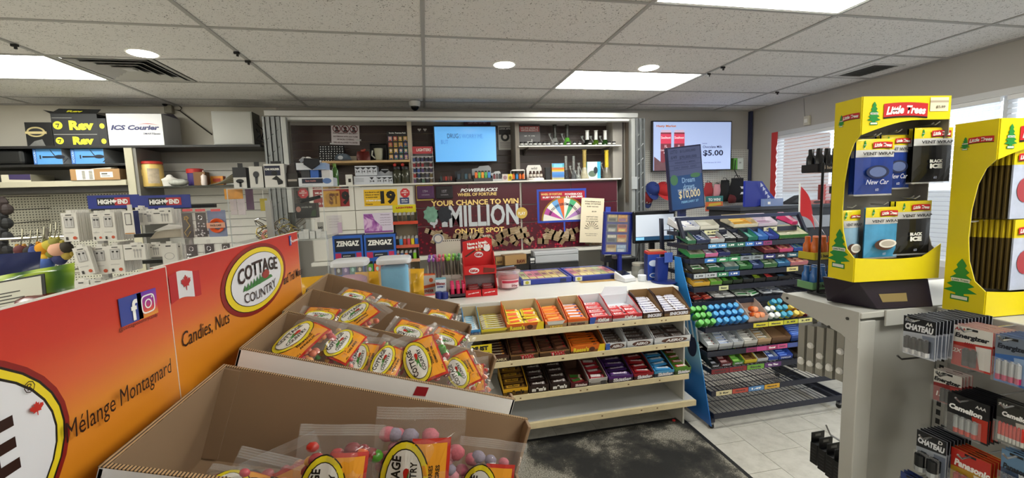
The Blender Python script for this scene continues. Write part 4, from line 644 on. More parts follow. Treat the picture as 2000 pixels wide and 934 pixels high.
t, w_, h_ = lcrate('mail_packet', 'flat white packet with a purple lid half at the far left of the third shelf', 'packet', 2, 60, 341, 356, .25, [M('c9c3ae'), M('8f8a7a')], z_3); mk('print', MB().quad((-.05, -.002, h_*.35), (w_/2, -.002, h_*.25), (w_/2, -.002, h_), (-.05, -.002, h_)), M('3a3058'), t)
t, w_, h_ = lcrate('carton', 'brown cardboard parcel with white shipping labels on the third shelf', 'box', 137, 234, 330, 352, .28, [M('a07c52', .7), M('6f5436')], z_3, Y=LY-.04); decal(t, -w_*.38, -w_*.02, h_*.02, h_*.96, M('dcd8cc')); decal(t, w_*.1, w_*.36, h_*.22, h_*.72, M('dcd8cc'))
for i in range(12): decal(t, -w_*.26 if i < 6 else -w_*.12, -w_*.2 if i < 6 else -w_*.05, h_*(.1+.13*(i % 6)), h_*(.17+.13*(i % 6)), M('5a564e'), -.0022, 'print')
decal(t, w_*.13, w_*.25, h_*.5, h_*.6, M('2a2824'), -.0022, 'print'); decal(t, w_*.13, w_*.3, h_*.34, h_*.38, M('3a3834'), -.0022, 'print'); mk('torn_flap', MB().hexa([(-w_*.1, .02, h_), (w_*.3, .02, h_), (w_*.3, .12, h_), (-w_*.1, .12, h_), (-w_*.1, .02, h_+.004), (w_*.3, .02, h_+.01), (w_*.28, .12, h_+.03), (-w_*.05, .12, h_+.02)]), M('b9b4a6'), t)
# right bay shelf
def rb(px, py=364): p = at(px, py, 'Y', LY+.12); return (p.x, LY+.13, z_r+.0005)
TUB = [('body', [(.085, 0), (.09, .01), (.09, .2), (.08, .215)]), ('lid', [(.09, .215), (.09, .235), (.08, .24)])]
t = bottle('plastic_tub', 'big pale yellow tub with a red lid on the right shelf', 'tub', rb(299), TUB, [M('d8b86a', .4), M('b8342a', .4)], n=20); mk('label', MB().grid(lambda u, v: (.0912*math.sin(.1+u*1.0), -.0912*math.cos(.1+u*1.0), .03+v*.14), 6, 1), M('b8a890', .5, var=.4, scale=30), t); mk('grip', MB().box(-.05, -.02, -.086, -.08, .1, .16), M('c9a85a'), t, bevel=.004)
t = bottle('plastic_tub', 'small white lidded tub beside the big yellow tub', 'tub', rb(332), [('body', [(.055, 0), (.062, .055)]), ('lid', [(.066, .055), (.066, .07), (.03, .09), (.02, .11), (.005, .115)])], [M('d6d3cc', .4), M('dedbd4', .4)], n=18)
t = bottle('plastic_jar', 'purple-labelled jar with a red lid raised behind small bags', 'jar', (rb(371)[0], LY+.24, z_r), [('body', [(.06, 0), (.065, .02), (.065, .13)]), ('lid', [(.072, .13), (.072, .17), (.06, .175)])], [M('4a3a78', .4), M('b8302c', .4)], n=18)
t = thing('crumpled_bag', 'crumpled clear and white bag of small items on the right shelf', 'bag', (rb(352)[0], LY+.1, z_r)); mk('bag', MB().ball((0, 0, .035), (.09, .05, .035), 14, 8), M('a9aaa2', .25, var=.5, scale=30, bump=.8), t, smooth=True)
t, w_, h_ = lcrate('carton', 'small dark brown cardboard box on the right shelf', 'box', 378, 401, 336, 362, .09, [M('75532f', .7), M('4f3820')], z_r, Y=LY+.06); decal(t, w_*.1, w_*.3, h_*.05, h_*.35, M('c9c0b0'))
bottle('glue_bottle', 'slim white nozzle bottle on the right shelf', 'bottle', (rb(405)[0], LY+.07, z_r), [('body', [(.022, 0), (.024, .01), (.024, .09), (.012, .105)]), ('nozzle', [(.012, .105), (.005, .145)])], [M('d9cdc6', .4), M('c9b0a0', .4)])
t, w_, h_ = lcrate('snack_pack', 'orange printed packet leaning behind dark sticks on the right shelf', 'packet', 411, 436, 344, 362, .06, [M('d88a2a', .35, var=.4, scale=16), M('a8522a')], z_r, Y=LY+.16); decal(t, -w_*.3, w_*.3, h_*.4, h_*.75, M('b83a22'))
t = thing('incense_bundle', 'loose bundle of dark sticks lying on the right shelf', 'bundle', (rb(440)[0], LY+.1, z_r+.012))
for i in range(9): mk('stick', MB().tube([(-.12+.01*i, -.02+.004*i, -.008+.002*i), (.13, .03-.004*i, .02+.013*i)], .006), M('6a6248' if i % 2 else '4a4434'), t)
for z in range(4):
    q = at(-4, 396+z*27, 'Y', 4.4); tag(mk('hanging_trinket', MB().ball((0, 0, 0), (.07, .05, .06), 8, 6).ball((.05, 0, -.06), (.05, .04, .05), 8, 6).tube([(0, .05, .05), (0, .52, .06)], .004), M(['2a1e1c', '121214', '1a1a1c', '141214'][z], .6, var=.6, scale=25, bump=.5), None, q), 'dark hanging trinket bundle at the far left pegboard, %s' % ('topmost', 'second from the top', 'third down', 'lowest')[z], 'trinket')
# ================================================================ earphone rack
EY = 2.42; WP = M('d9d6cf', .4); PR = M('9c9a98', .5); RDOT = M('c2502f', .5)
t = thing('accessory_rack', 'floor rack of black hook bars full of phone accessories', 'rack', (-1.33, EY, 0)); XA, XB = -.44, .44
mk('base', MB().box(XA, XB, -.0, .36, 0, .12), M('3a3a3c'), t); mk('back_panel', MB().box(XA, XB-.1, .3, .32, .12, 1.3), M('9a9894', .5), t)
for x in (XA, XB-.03, -.02): mk('post', MB().box(x, x+.03, .27, .3, .12, 1.74), M('a3a19d', .4, .3), t)
for j, z in enumerate((1.718, 1.568, 1.42, 1.27)): mk('hook_bar', MB().box(XA+.01, XB-.28 if j < 3 else XB, .24, .27, z-.008, z+.012), M('121214'), t)
for i, (a, b) in enumerate(((171, 272), (272, 372))):
    x0, x1, z0, z1 = rect(a, 381, b, 407, EY+.1); w_, h_ = x1-x0, z1-z0; q = ((x0+x1)/2+1.33, .1, (z0+z1)/2)
    s = mk('header_sign', MB().box(-w_/2, w_/2, 0, .004, -h_/2, h_/2), M('1d2f86', .35, var=.35, scale=9), t, q); mk('print', MB().quad((-w_*.32, -.001, -h_*.28), (w_*.02, -.001, -h_*.28), (w_*.02, -.001, h_*.3), (-w_*.32, -.001, h_*.3)).quad((w_*.02, -.001, -h_*.28), (w_*.32, -.001, -h_*.28), (w_*.32, -.001, h_*.3), (w_*.02, -.001, h_*.3), 1), [M('0e0e14'), M('b82a2c')], s)
    text('HIGH', w_*.26, h_*.36, WH, s, (-w_*.17, -.002, 0), bold=.05); text('END', w_*.2, h_*.36, WH, s, (w_*.18, -.002, 0), bold=.05); mk('print', MB().poly([(x, -.0022, z) for x, z in leaf_pts(h_*.2)]), WH, s, (w_*.01, 0, 0))
def pack(w, h, kind, d=.012):
    def f():
        m = MB().box(-w/2, w/2, 0, d, -h, 0).box(-w*.18, w*.18, .004, .006, 0, h*.1)
        if kind == 'ear':
            m.quad((-w*.33, -.001, -h*.52), (w*.3, -.001, -h*.52), (w*.3, -.001, -h*.14), (-w*.33, -.001, -h*.14), 1).quad((-w*.29, -.0014, -h*.5), (w*.26, -.0014, -h*.5), (w*.26, -.0014, -h*.16), (-w*.29, -.0014, -h*.16), 2)
            for s in (-1, 1): m.quad((s*w*.14-.004, -.0018, -h*.26), (s*w*.14+.004, -.0018, -h*.26), (s*w*.14+.005, -.0018, -h*.2), (s*w*.14-.005, -.0018, -h*.2), 4).quad((s*w*.14-.0012, -.0018, -h*.46), (s*w*.14+.0012, -.0018, -h*.46), (s*w*.14+.0012, -.0018, -h*.26), (s*w*.14-.0012, -.0018, -h*.26), 1)
            m.ellip((w*.24, -.0014, -h*.88), w*.13, w*.13, 14, 3).quad((-w*.35, -.0014, -h*.95), (-w*.2, -.0014, -h*.95), (-w*.2, -.0014, -h*.84), (-w*.35, -.0014, -h*.84), 4).quad((-w*.2, -.0014, -h*.09), (w*.2, -.0014, -h*.09), (w*.2, -.0014, -h*.06), (-w*.2, -.0014, -h*.06), 4).quad((-w*.38, -.0014, -h*.7), (w*.2, -.0014, -h*.7), (w*.2, -.0014, -h*.685), (-w*.38, -.0014, -h*.685), 1)
        elif kind == 'wide':
            m.quad((-w*.42, -.0014, -h*.3), (-w*.1, -.0014, -h*.3), (-w*.1, -.0014, -h*.24), (-w*.42, -.0014, -h*.24), 4).ellip((w*.4, -.0014, -h*.14), w*.05, w*.05, 10, 4).quad((-w*.1, -.0014, -h*.14), (w*.14, -.0014, -h*.14), (w*.14, -.0014, -h*.1), (-w*.1, -.0014, -h*.1), 4)
            for x in (.0, .14, .28): m.quad((w*x-.0015, -.0014, -h*.85), (w*x+.0015, -.0014, -h*.85), (w*x+.0015, -.0014, -h*.4), (w*x-.0015, -.0014, -h*.4), 1).ellip((w*x, -.0016, -h*.38), .005, .006, 8, 1)
        elif kind == 'cable':
            for k in range(16):
                a, b = 2*PI*k/16, 2*PI*(k+1)/16; m.quad(*[(w*r_*math.cos(q), -.0014, -h*.55+w*r_*.8*math.sin(q)) for r_, q in ((.34, a), (.34, b), (.3, b), (.3, a))], m=1)
            m.quad((-w*.2, -.0014, -h*.13), (w*.15, -.0014, -h*.13), (w*.15, -.0014, -h*.08), (-w*.2, -.0014, -h*.08), 4)
        return m
    return f
def stack(label, px0, px1, py0, py1, kind, n, Y=EY, rot=0, gap=.0135, name='earphone_pack', cat='pack', group=None):
    x0, x1, z0, z1 = rect(px0, py0, px1, py1, Y); w_, h_ = x1-x0, z1-z0
    for k in range(n):
        tag(mk(name, pack(w_, h_, kind), [WP, PR, M('c3c1bf', .5), RDOT, M('2c2a2a')], None, ((x0+x1)/2+.0006*((k*7) % 3-1), Y+k*gap, z1-.0008*(k % 3)), (0, rot, 0), key=('pk', label)), ('front '+label if n > 1 and not k else label), cat, 'accessory packs: '+label if n > 1 and k else None)
stack('white earphone pack on the first top-row hook from the left', 122, 152, 416, 472, 'ear', 9); stack('white earphone pack on the second top-row hook', 179, 200, 417, 471, 'ear', 8); stack('white earphone pack on the third top-row hook, overlapping the second', 200, 226, 415, 470, 'ear', 9, Y=EY-.012)
x0, x1, z0, z1 = rect(241, 412, 262, 458, EY-.05); w_, h_ = x1-x0, z1-z0; t = thing('phone_box', 'white phone accessory box with a dark blue side on the top row', 'box', ((x0+x1)/2, EY-.05, z0)); mk('carton', MB().box(-w_/2, w_/2, 0, .04, 0, h_, 0).quad((w_/2+.0005, 0, 0), (w_/2+.0005, .04, 0), (w_/2+.0005, .04, h_), (w_/2+.0005, 0, h_), 1), [M('dedad2'), M('242e66')], t); mk('print', MB().quad((-w_*.3, -.001, h_*.4), (w_*.3, -.001, h_*.4), (w_*.3, -.001, h_*.9), (-w_*.3, -.001, h_*.9)).quad((-w_*.24, -.0014, h_*.43), (w_*.24, -.0014, h_*.43), (w_*.24, -.0014, h_*.87), (-w_*.24, -.0014, h_*.87), 1).quad((-w_*.45, -.001, .002), (w_*.45, -.001, .002), (w_*.45, -.001, h_*.06), (-w_*.45, -.001, h_*.06), 2), [M('2c2c30'), M('cfccc6'), M('b87a2a')], t); mk('hang_tab', MB().box(-.01, .01, .018, .02, h_, h_+.03), M('d0cdc6', .3), t)
stack('wide white charger pack on the top row behind the blue-sided box', 266, 281, 405, 440, 'wide', 3, Y=EY+.02); stack('wide white cable pack on the top row, with black and white picture', 281, 298, 411, 438, 'wide', 4, Y=EY); stack('wide white adapter pack at the middle of the top row', 298, 336, 409, 437, 'wide', 6)
stack('tilted white earphone pack at the left of the second row', 144, 174, 483, 538, 'ear', 2, rot=R(-9), Y=EY-.03); stack('white earphone pack on the second hook of the second row', 180, 213, 482, 536, 'ear', 4); stack('white earphone pack on the third hook of the second row', 212, 242, 479, 533, 'ear', 10, Y=EY-.005); stack('wide white wired-earphone pack on the second row', 242, 284, 477, 508, 'wide', 3, Y=EY-.02); stack('wide white wired-earphone pack behind, on the second row', 286, 316, 476, 502, 'wide', 3, Y=EY+.02); stack('white coiled-cable pack on the second row', 317, 346, 476, 520, 'cable', 2); stack('white coiled-cable pack half hidden on the second row', 347, 357, 477, 519, 'cable', 2, Y=EY+.02)
stack('white pack on the lowest row, first from the left', 147, 176, 548, 590, 'cable', 3); stack('white pack on the lowest row, second from the left', 179, 209, 547, 590, 'ear', 4); stack('white pack on the lowest row, third from the left', 212, 244, 545, 590, 'ear', 4)
# clear keychain boxes and the orange phone cord
def keybox(label, px0, px1, py0, py1, kind, Y=EY):
    x0, x1, z0, z1 = rect(px0, py0, px1, py1, Y); w_, h_ = x1-x0, z1-z0; t = thing('keychain_box', label, 'box', ((x0+x1)/2, Y, z1)); mk('card', MB().box(-w_/2+.004, w_/2-.004, .012, .014, -h_+.004, -.004), M('1a1718', .5), t); mk('clear_case', MB().box(-w_/2, w_/2, 0, .018, -h_, 0).box(-.008, .008, .008, .01, 0, .02), FILM('d8c8ca', .12, .08), t)
    m = MB(); rr = random.Random(len(label)+px0)
    if kind == 'flower':
        for k in range(5): m.ball((.008*math.cos(k*1.256), .006, -h_*.22+.008*math.sin(k*1.256)), .005, 6, 4)
        m.tube([(0, .006, -h_*.3), (.014, .006, -h_*.5), (-.014, .006, -h_*.75), (-.004, .006, -h_*.92), (.014, .006, -h_*.72)], .0022)
    else:
        m.tube([(.009*math.cos(a*.628), .006, -h_*.22+.011*math.sin(a*.628)) for a in range(11)], .0016)
        for k in range(16): m.ball((rr.uniform(-w_*.3, w_*.3), .006, -h_*rr.uniform(.42, .92)), .005, 6, 4)
    mk('charm', m, M('c9a53a' if kind == 'flower' else 'd0d0d2', .25, .8), t)
keybox('clear box with a gold flower key charm', 352, 376, 415, 467, 'flower'); keybox('clear box with a silver beaded key charm, top row', 379, 403, 414, 465, 'bead'); keybox('clear box with a silver beaded key charm, second row left', 361, 386, 477, 520, 'bead'); keybox('clear box with a silver beaded key charm, second row middle', 397, 419, 476, 520, 'bead'); keybox('clear box with a silver beaded key charm, second row right', 431, 450, 475, 520, 'bead')
x0, x1, z0, z1 = rect(404, 411, 440, 463, EY); w_, h_ = x1-x0, z1-z0; t = thing('phone_cord_pack', 'clear pack with a coiled bright orange cord', 'pack', ((x0+x1)/2, EY, (z0+z1)/2)); mk('card', MB().box(-w_/2, w_/2, .012, .014, -h_/2, h_/2), M('7f88a8', .4, var=.3, scale=15), t); mk('coil', MB().tube([((w_*.40-.0016*(k/10))*math.cos(k*.3), .004+.00006*k, -h_*.08+(w_*.42-.0016*(k/10))*math.sin(k*.3)) for k in range(80)], .0042), M('e0561c', .4), t); mk('label_band', MB().box(-w_*.5, w_*.5, -.004, -.003, -h_*.16, h_*.04), M('d8a088', .4), t); text('FACE CASE', w_*.6, h_*.07, M('3a2a24'), t, (0, -.0055, -h_*.06), bold=.02)
for px in (366, 391, 421):
    t = tag(mk('price_tag', MB().box(-.022, .022, 0, .002, 0, .012), M('d85a5e', .4), None, at(px, 413, 'Y', EY-.03)), 'small red price tag on the hook above the %s' % {366: 'gold flower charm box', 391: 'silver charm box on the top row', 421: 'orange cord pack'}[px], 'tag')
t = thing('torn_box', 'torn crumpled white carton under the adapter packs', 'box', at(330, 452, 'Y', EY+.05)); mk('carton', MB().hexa([(-.09, 0, -.035), (.07, 0, -.03), (.08, .08, -.03), (-.07, .08, -.03), (-.06, 0, .0), (.07, 0, .015), (.08, .08, .03), (-.07, .08, .01)]), M('b3aa9a', .5, var=.3, scale=12), t); mk('torn_flap', MB().hexa([(-.06, -.01, .005), (.06, -.01, .01), (.07, .05, .02), (-.03, .06, .03), (-.06, -.01, .008), (.06, -.01, .014), (.07, .05, .024), (-.03, .06, .034)]), M('d3cec4'), t)
# spinner of small plush key charms at the far left
t = thing('charm_spinner', 'wire spinner rack with hooks for small charms at the far left', 'rack', (at(92, 480, 'Y', 2.7).x, 2.7, 0)); sx = t.location.x; mk('pole', MB().lathe((0, 0, 0), [(.16, 0), (.16, .02), (.014, .03), (.014, 1.62), (.02, 1.63)], 14), M('a8a498', .35, .6), t)
mk('hook_crown', MB().tube([(-.42, 0, 1.58), (.2, 0, 1.58)], .006).tube([(0, -.2, 1.58), (0, .2, 1.58)], .006), M('b8b4a8', .3, .7), t); mk('hook_crown', MB().tube([(-.36, 0, 1.38), (.2, 0, 1.38)], .006).tube([(0, -.2, 1.38), (0, .2, 1.38)], .006), M('b8b4a8', .3, .7), t)
for i, (px, py, c1, c2, c3, s) in enumerate([(42, 492, '5a2a2c', '6a4a78', 'b8893a', .030), (58, 494, '2a2422', 'b0685a', '8a4a40', .028), (72, 494, '3a4a88', 'd89a78', '26325e', .034), (85, 490, 'd8961c', 'e8b838', 'b87a14', .036), (115, 492, 'd8a58a', '2a3060', 'b0a040', .044), (98, 484, 'b8a83a', '8a8a34', '5a5a2a', .034), (128, 488, '3a3428', 'b8a048', '2a2420', .034), (88, 520, '4a68b0', '3a5a9a', 'e8e8ec', .040), (62, 530, '22345e', 'c9a81c', '2a4a8a', .03), (108, 478, '8a8438', '6a662c', 'a89c4a', .03)]):
    p = at(px, py, 'Y', 2.6); t = thing('plush_charm', ['small maroon and purple', 'small dark brown and pink', 'blue and tan', 'orange yellow', 'larger peach and navy', 'olive yellow', 'black and khaki', 'round sky blue', 'navy and yellow', 'mossy green'][i]+' plush charm hanging on the far left spinner', 'charm', p)
    mk('head', MB().ball((0, 0, s*.3), (s, s*.85, s*.9), 12, 8), M(c1, .8), t, smooth=True); mk('body', MB().ball((0, 0, -s*.9), (s*.7, s*.6, s*.7), 10, 6).ball((-s*.7, 0, -s*.7), (s*.25, s*.25, s*.4), 6, 5).ball((s*.7, 0, -s*.7), (s*.25, s*.25, s*.4), 6, 5), M(c2, .8), t, smooth=True); mk('tuft', MB().ball((-s*.5, 0, s*1.1), s*.3, 6, 5).ball((s*.5, 0, s*1.1), s*.3, 6, 5), M(c3, .8), t); mk('chain', MB().tube([(0, 0, s*1.2), (.005, .01, s*1.2+.04), (-.004, .03, s*1.2+.08)], .003, 5), M('77735f', .4, .6), t)
# chip bags at the far left
def pillow(w, h, d, wr=.0, seed=1, nu=10, nv=12, crimp=.07):
    rr = random.Random(seed); ph = [rr.uniform(0, 6) for _ in range(6)]
    def side(s):
        def f(u, v):
            e = max(0, min(1, min(v, 1-v)/crimp-1))**.5 if min(v, 1-v) > crimp else 0; b = (math.sin(PI*u)**.6)*min(1, e)*math.sin(PI*v)**.35
            wv = wr*(math.sin(9*u+ph[0]+5*v)+math.sin(14*v+ph[1]-6*u)+.6*math.sin(23*u+ph[2]))*(.25+.75*b)
            return ((u-.5)*w*(1-.05*math.sin(PI*v)), s*(-d/2*b)+wv*.5, v*h)
        return f
    return MB().grid(side(1), nu, nv).grid(lambda u, v: side(-1)(1-u, v), nu, nv)
t = thing('chip_bag', 'lime green chip bag printed with a white nutrition table at the far left', 'bag', at(52, 626, 'Y', 1.62), (R(-20), R(-8), R(10))); mk('bag', pillow(.27, .165, .09, .012, 3, 14, 14), PAT('lime_foil', lambda n, L, b, tc: [L.new(tc.outputs['Object'], (w_ := n.new('ShaderNodeTexWave')).inputs[0]), w_.inputs['Scale'].__setattr__('default_value', 3.2), w_.inputs['Distortion'].__setattr__('default_value', 4), L.new(w_.outputs['Fac'], (r_ := ramp(n, [(0, '2f5a1c'), (.3, '6a8f22'), (.6, '9ab832'), (1, 'b8cf58')])).inputs[0]), L.new(r_.outputs[0], b.inputs['Base Color']), b.inputs['Roughness'].__setattr__('default_value', .28)]), t, smooth=True)
lp = mk('nutrition_panel', MB().box(-.1, .1, -.062, -.058, .01, .13).box(-.092, .092, -.0635, -.062, .016, .124, 1), [M('151816'), M('d6d6c6', .4)], t, (-.02, .012, .0)); text('Nutrition Facts\nValeur nutritive', .07, .022, M('26261f'), lp, (-.05, -.0645, .11), bold=.02)
for i in range(7): mk('print', MB().quad((-.088, -.0642, .022+i*.0105), (.02+.05*((i*37) % 5)/5, -.0642, .022+i*.0105), (.02+.05*((i*37) % 5)/5, -.0642, .026+i*.0105), (-.088, -.0642, .026+i*.0105)), M('4a4a42'), lp)
t = thing('chip_bag', 'dark blue chip bag at the far left edge', 'bag', at(0, 650, 'Y', 1.7), (R(-15), 0, R(14))); mk('bag', pillow(.2, .27, .08, .01, 5), M('1c2858', .25, var=.4, scale=8), t, smooth=True)
t = thing('chip_bag', 'dark red foil bag lying under the lime green one', 'bag', at(105, 650, 'Y', 1.5), (R(-50), 0, R(6))); mk('bag', pillow(.3, .16, .06, .01, 6), M('6a1a16', .25, var=.4, scale=8), t, smooth=True)
t = thing('snack_shelf', 'low shelf unit carrying chip bags behind the orange sign boards', 'shelf', (at(60, 640, 'Y', 1.62).x, 1.3, 0)); mk('body', MB().box(-.6, .36, .0, .55, 0, 1.16), M('8a8882', .5), t); mk('top', MB().box(-.62, .38, -.01, .56, 1.16, 1.18), M('a9a7a1', .5), t)
# ================================================================ cash counter with candy shelves
CT = .99; WL = M('cfcdc8', .45, var=.05, scale=6); WOOD = M('d9c8a0', .5, var=.16, scale=18)
t = thing('cash_counter', 'long white cash counter with a worn white top', 'counter', (.3, 2.85, 0)); xo = .3; CXR = 1.86
mk('body', MB().box(-1.6-xo, 1.80-xo, .16, .8, 0.0, CT-.045), M('cfcdc8', .5), t); mk('countertop', MB().box(-1.65-xo, CXR-xo, 0, .85, CT-.035, CT), M('cfcdc7', .35, var=.06, scale=4), t, bevel=.006); mk('apron', MB().box(-1.62-xo, 1.80-xo, .03, .16, CT-.075, CT-.035), M('d3d1cb', .45), t, bevel=.003); mk('back_board', MB().box(-1.62-xo, 1.80-xo, .13, .16, .0, CT-.075), M('d9d7d0', .5), t)
t = thing('candy_shelving', 'stepped white shelves with knotty pine edges in front of the cash counter', 'shelving', (.3, 2.6, 0))
SHV = [(.838, 2.60, 1.79), (.645, 2.60, 1.785), (.405, 2.60, 1.785)]
for z, y, xr in SHV:
    mk('shelf_board', MB().prismx([(y-2.6+.02, z-.03), (.36, z+.0), (.36, z+.015), (y-2.6+.02, z-.012)], -.82-xo, xr-xo), WL, t); mk('edge_strip', MB().box(-.82-xo, xr-xo, y-2.6, y-2.58, z-.034, z+.006), WOOD, t, bevel=.002)
mk('shelf_board', MB().prismx([(.04, .15), (.37, .19), (.37, .205), (.04, .19)], -.82-xo, 1.86-xo), M('c8c8c8', .4), t); mk('edge_strip', MB().box(-.82-xo, 1.86-xo, .02, .042, .15, .192), WOOD, t, bevel=.002)
for x in (-.82, .2, 1.77): mk('side_support', MB().box(x-xo, x+.012-xo, .05, .37, 0.0, .9), M('c9c7c0', .5), t)
rr = random.Random(5); km = MB()
for z, y, xr in SHV+[(.19, 2.62, 1.86)]:
    for i in range(7): x = rr.uniform(.1, xr-.1); km.quad(*[(x-xo+a, y-2.6-.0006, z-.016+b) for a, b in ((-.006, -.004), (.006, -.004), (.006, .004), (-.006, .004))])
mk('knots', km, M('6a4a26', .6), t)['kind'] = 'stuff'
def tray(label, x0, x1, Y, z, d, hf, hb, out, ins, fl=.004, tilt=.22, txt=None, cat='candy box', name='display_carton', group=None, extra=None):
    'open cardboard display box, low front and high back; returns matrix for filling'
    w_ = x1-x0-.004; t = thing(name, label, cat, ((x0+x1)/2, Y, z), (tilt, 0, 0), group); h = .0025
    m = MB().box(-w_/2, w_/2, 0, d, 0, fl, 1).box(-w_/2, w_/2, 0, h, 0, hf, 0).box(-w_/2, w_/2, d-h, d, 0, hb, 1).quad((-w_/2+h, h+.0004, fl), (w_/2-h, h+.0004, fl), (w_/2-h, h+.0004, hf), (-w_/2+h, h+.0004, hf), 1)
    for s in (-1, 1):
        a, b = sorted((s*w_/2, s*(w_/2-h))); m.prismx([(h, 0), (d-h, 0), (d-h, hb), (d*.62, hb*.92), (h, hf)], a, b, 0); xi = s*(w_/2-h-.0004); m.quad((xi, h, fl), (xi, d-h, fl), (xi, d-h, hb), (xi, h, hf), 1)
    mk('carton', m, [M(out, .4), M(ins, .6)], t)
    for s, px, pz, w2, h2, c, b in (txt or []): text(s, w2*w_ if w2 else None, h2*hf, M(c, .4), t, (px*w_, -.0015, pz*hf), bold=b)
    if extra: extra(t, w_, hf)
    return t, Matrix.LocRotScale(Vector(t.location), Euler(t.rotation_euler), None), w_, fl
def bar_mb(l, wd, th):
    m = MB(); n = 8; vs = []; fs = []
    prof = [(-l/2, .06, 1), (-l/2+.008, .12, .95), (-l/2+.014, 1, 1), (l/2-.014, 1, 1), (l/2-.008, .12, .95), (l/2, .06, 1)]
    for x, a, b in prof:
        for k in range(n):
            q = 2*PI*(k+.5)/n; vs.append((x, wd/2*b*max(-1, min(1, 1.15*math.cos(q))), th/2+th/2*a*max(-1, min(1, 1.15*math.sin(q)))))
    for i in range(len(prof)-1): fs += [(i*n+k, (i+1)*n+k, (i+1)*n+(k+1) % n, i*n+(k+1) % n) for k in range(n)]
    m.add(vs, fs); m.f += [tuple(range(n)), tuple(range(len(vs)-1, len(vs)-n-1, -1))]; m.m += [0, 0]
    e = .0006; m.quad((-l*.36, -wd*.3, th+e), (l*.36, -wd*.3, th+e), (l*.36, wd*.3, th+e), (-l*.36, wd*.3, th+e), 1); m.quad((l*.2, -wd*.3, th+2*e), (l*.34, -wd*.3, th+2*e), (l*.36, wd*.3, th+2*e), (l*.25, wd*.3, th+2*e), 2)
    return m
def fill(TM, w, d0, d1, nx, ny, fl, label, group, cols, txt=None, name='chocolate_bar', cat='chocolate bar', th=.016, jit=.06, seed=1, layers=1, tc='ffffff', miss=(), lab_loc=None, frac=.92, up=0):
    'bars lying across the tray in nx columns and ny rows'
    rr = random.Random(seed); l = round(w/nx*frac, 3); wd = round((d1-d0)/ny*.94, 3); key = ('bar', l, wd, th)+tuple(cols); c2 = list(cols)+[cols[-1]]*(3-len(cols)); k = 0
    if key not in MESH: MESH[key] = bar_mb(l, wd, th).mesh(name, [M(c, .28) for c in c2[:3]], True)
    for L_ in range(layers):
        for j in range(ny):
            for i in range(nx):
                k += 1
                if (L_, i, j) in miss: continue
                q = TM@Matrix.LocRotScale(Vector(((i+.5)/nx*w-w/2, d0+(j+.5)*(d1-d0)/ny, fl+.0008+L_*th+up*j)), Euler((rr.uniform(-jit, jit), 0, rr.uniform(-jit, jit))), None)
                o = ob(name, MESH[key]); o.matrix_world = q; tag(o, label, cat, group)
                if txt and L_ == layers-1: text(txt, l*.56, wd*.42, M(tc, .4), o, (0, 0, th+.0016), (-PI/2, 0, 0), bold=.04)
def X(px, Y=2.6, py=650): return at(px, py, 'Y', Y).x
# ---- first shelf
z1, y1 = .842, 2.605
def row1(a, b, *args, **k): return tray(args[0], X(a, py=655-(a-985)*.1), X(b, py=655-(b-985)*.1), y1, z1, .235, *args[1:], tilt=.16, **k)
t, TM, w, fl = row1(908, 940, 'blue-sided box of white bars at the left end of the top candy shelf', .04, .1, '3a8ac8', 'b9aa8a', fl=.02, txt=[('WHITE', 0, .45, .8, .4, '1c3f78', .04)]); fill(TM, w-.01, .02, .22, 1, 7, fl, 'white and pale blue bar in the left-end box of the top candy shelf', 'white bars, top candy shelf', ['dfe6ea', '7ab6d8', 'e8eef0'], seed=3)
t, TM, w, fl = row1(940, 997, 'box of yellow and silver bars, second from the left on the top candy shelf', .035, .09, 'd8c42a', 'a8916a', fl=.018, txt=[('80g', .4, .5, .1, .4, '6a3f1c', .03)]); fill(TM, w-.01, .02, .2, 1, 7, fl, 'yellow bar with silver ends in the second box of the top candy shelf', 'yellow bars, top candy shelf', ['c9c4b0', 'e6d62e', '8a5a2a'], seed=4, txt='Whatchamacallit', tc='4a2a14', up=.002)
def reese(t, w_, hf): mk('print', MB().quad((w_*.28, -.001, 0), (w_/2, -.001, 0), (w_/2, -.001, hf), (w_*.34, -.001, hf)).ellip((w_*.12, -.0014, hf*.45), .02, hf*.3, 14, 1), [M('f0cf28', .4), M('5a2f18', .5)], t)
t, TM, w, fl = row1(990, 1063, 'wide orange box with yellow corner heaped with yellow and orange packs', .055, .12, 'e2651c', 'c9b48e', fl=.035, txt=[("Reese's", -.22, .5, .4, .6, 'f4d838', .05)], extra=reese); fill(TM, w-.012, .015, .21, 2, 4, fl, 'yellow and orange peanut butter pack in the wide heaped box', 'yellow and orange packs, top candy shelf', ['f0d23a', 'e8762a', 'f4e6b0'], seed=5, jit=.25, txt="Reese's", tc='e8561c', th=.018, up=.004)
t, TM, w, fl = row1(1065, 1108, 'orange box of orange sticks with a torn white front, left one', .05, .11, 'dd6322', 'b8a27c', fl=.03, txt=[('STICKS', 0, .2, .6, .3, 'f0c840', .04)], extra=lambda t, w_, hf: mk('torn_edge', MB().quad((-w_*.36, -.001, hf*.5), (w_*.3, -.001, hf*.5), (w_*.42, -.001, hf), (-w_*.44, -.001, hf)), M('d3d0c8'), t)); fill(TM, w-.01, .02, .21, 1, 5, fl, 'orange wrapped stick bar in the orange box with the torn front', 'orange sticks, left box', ['e8792c', 'f09a3a', 'c94f1c'], seed=6, jit=.12, th=.02, up=.004)
t, TM, w, fl = row1(1109, 1150, 'orange box of orange and white bars, right of the torn orange box', .05, .12, 'dd6322', 'c2ad88', fl=.03, txt=[('FAST BREAK', 0, .3, .7, .3, '3a2430', .04)]); fill(TM, w-.01, .02, .21, 1, 5, fl, 'orange bar with blue mark in the right orange box', 'orange bars, right box', ['e87c30', 'd9cfd8', '3a4a9a'], seed=7, jit=.14, th=.02, up=.004)
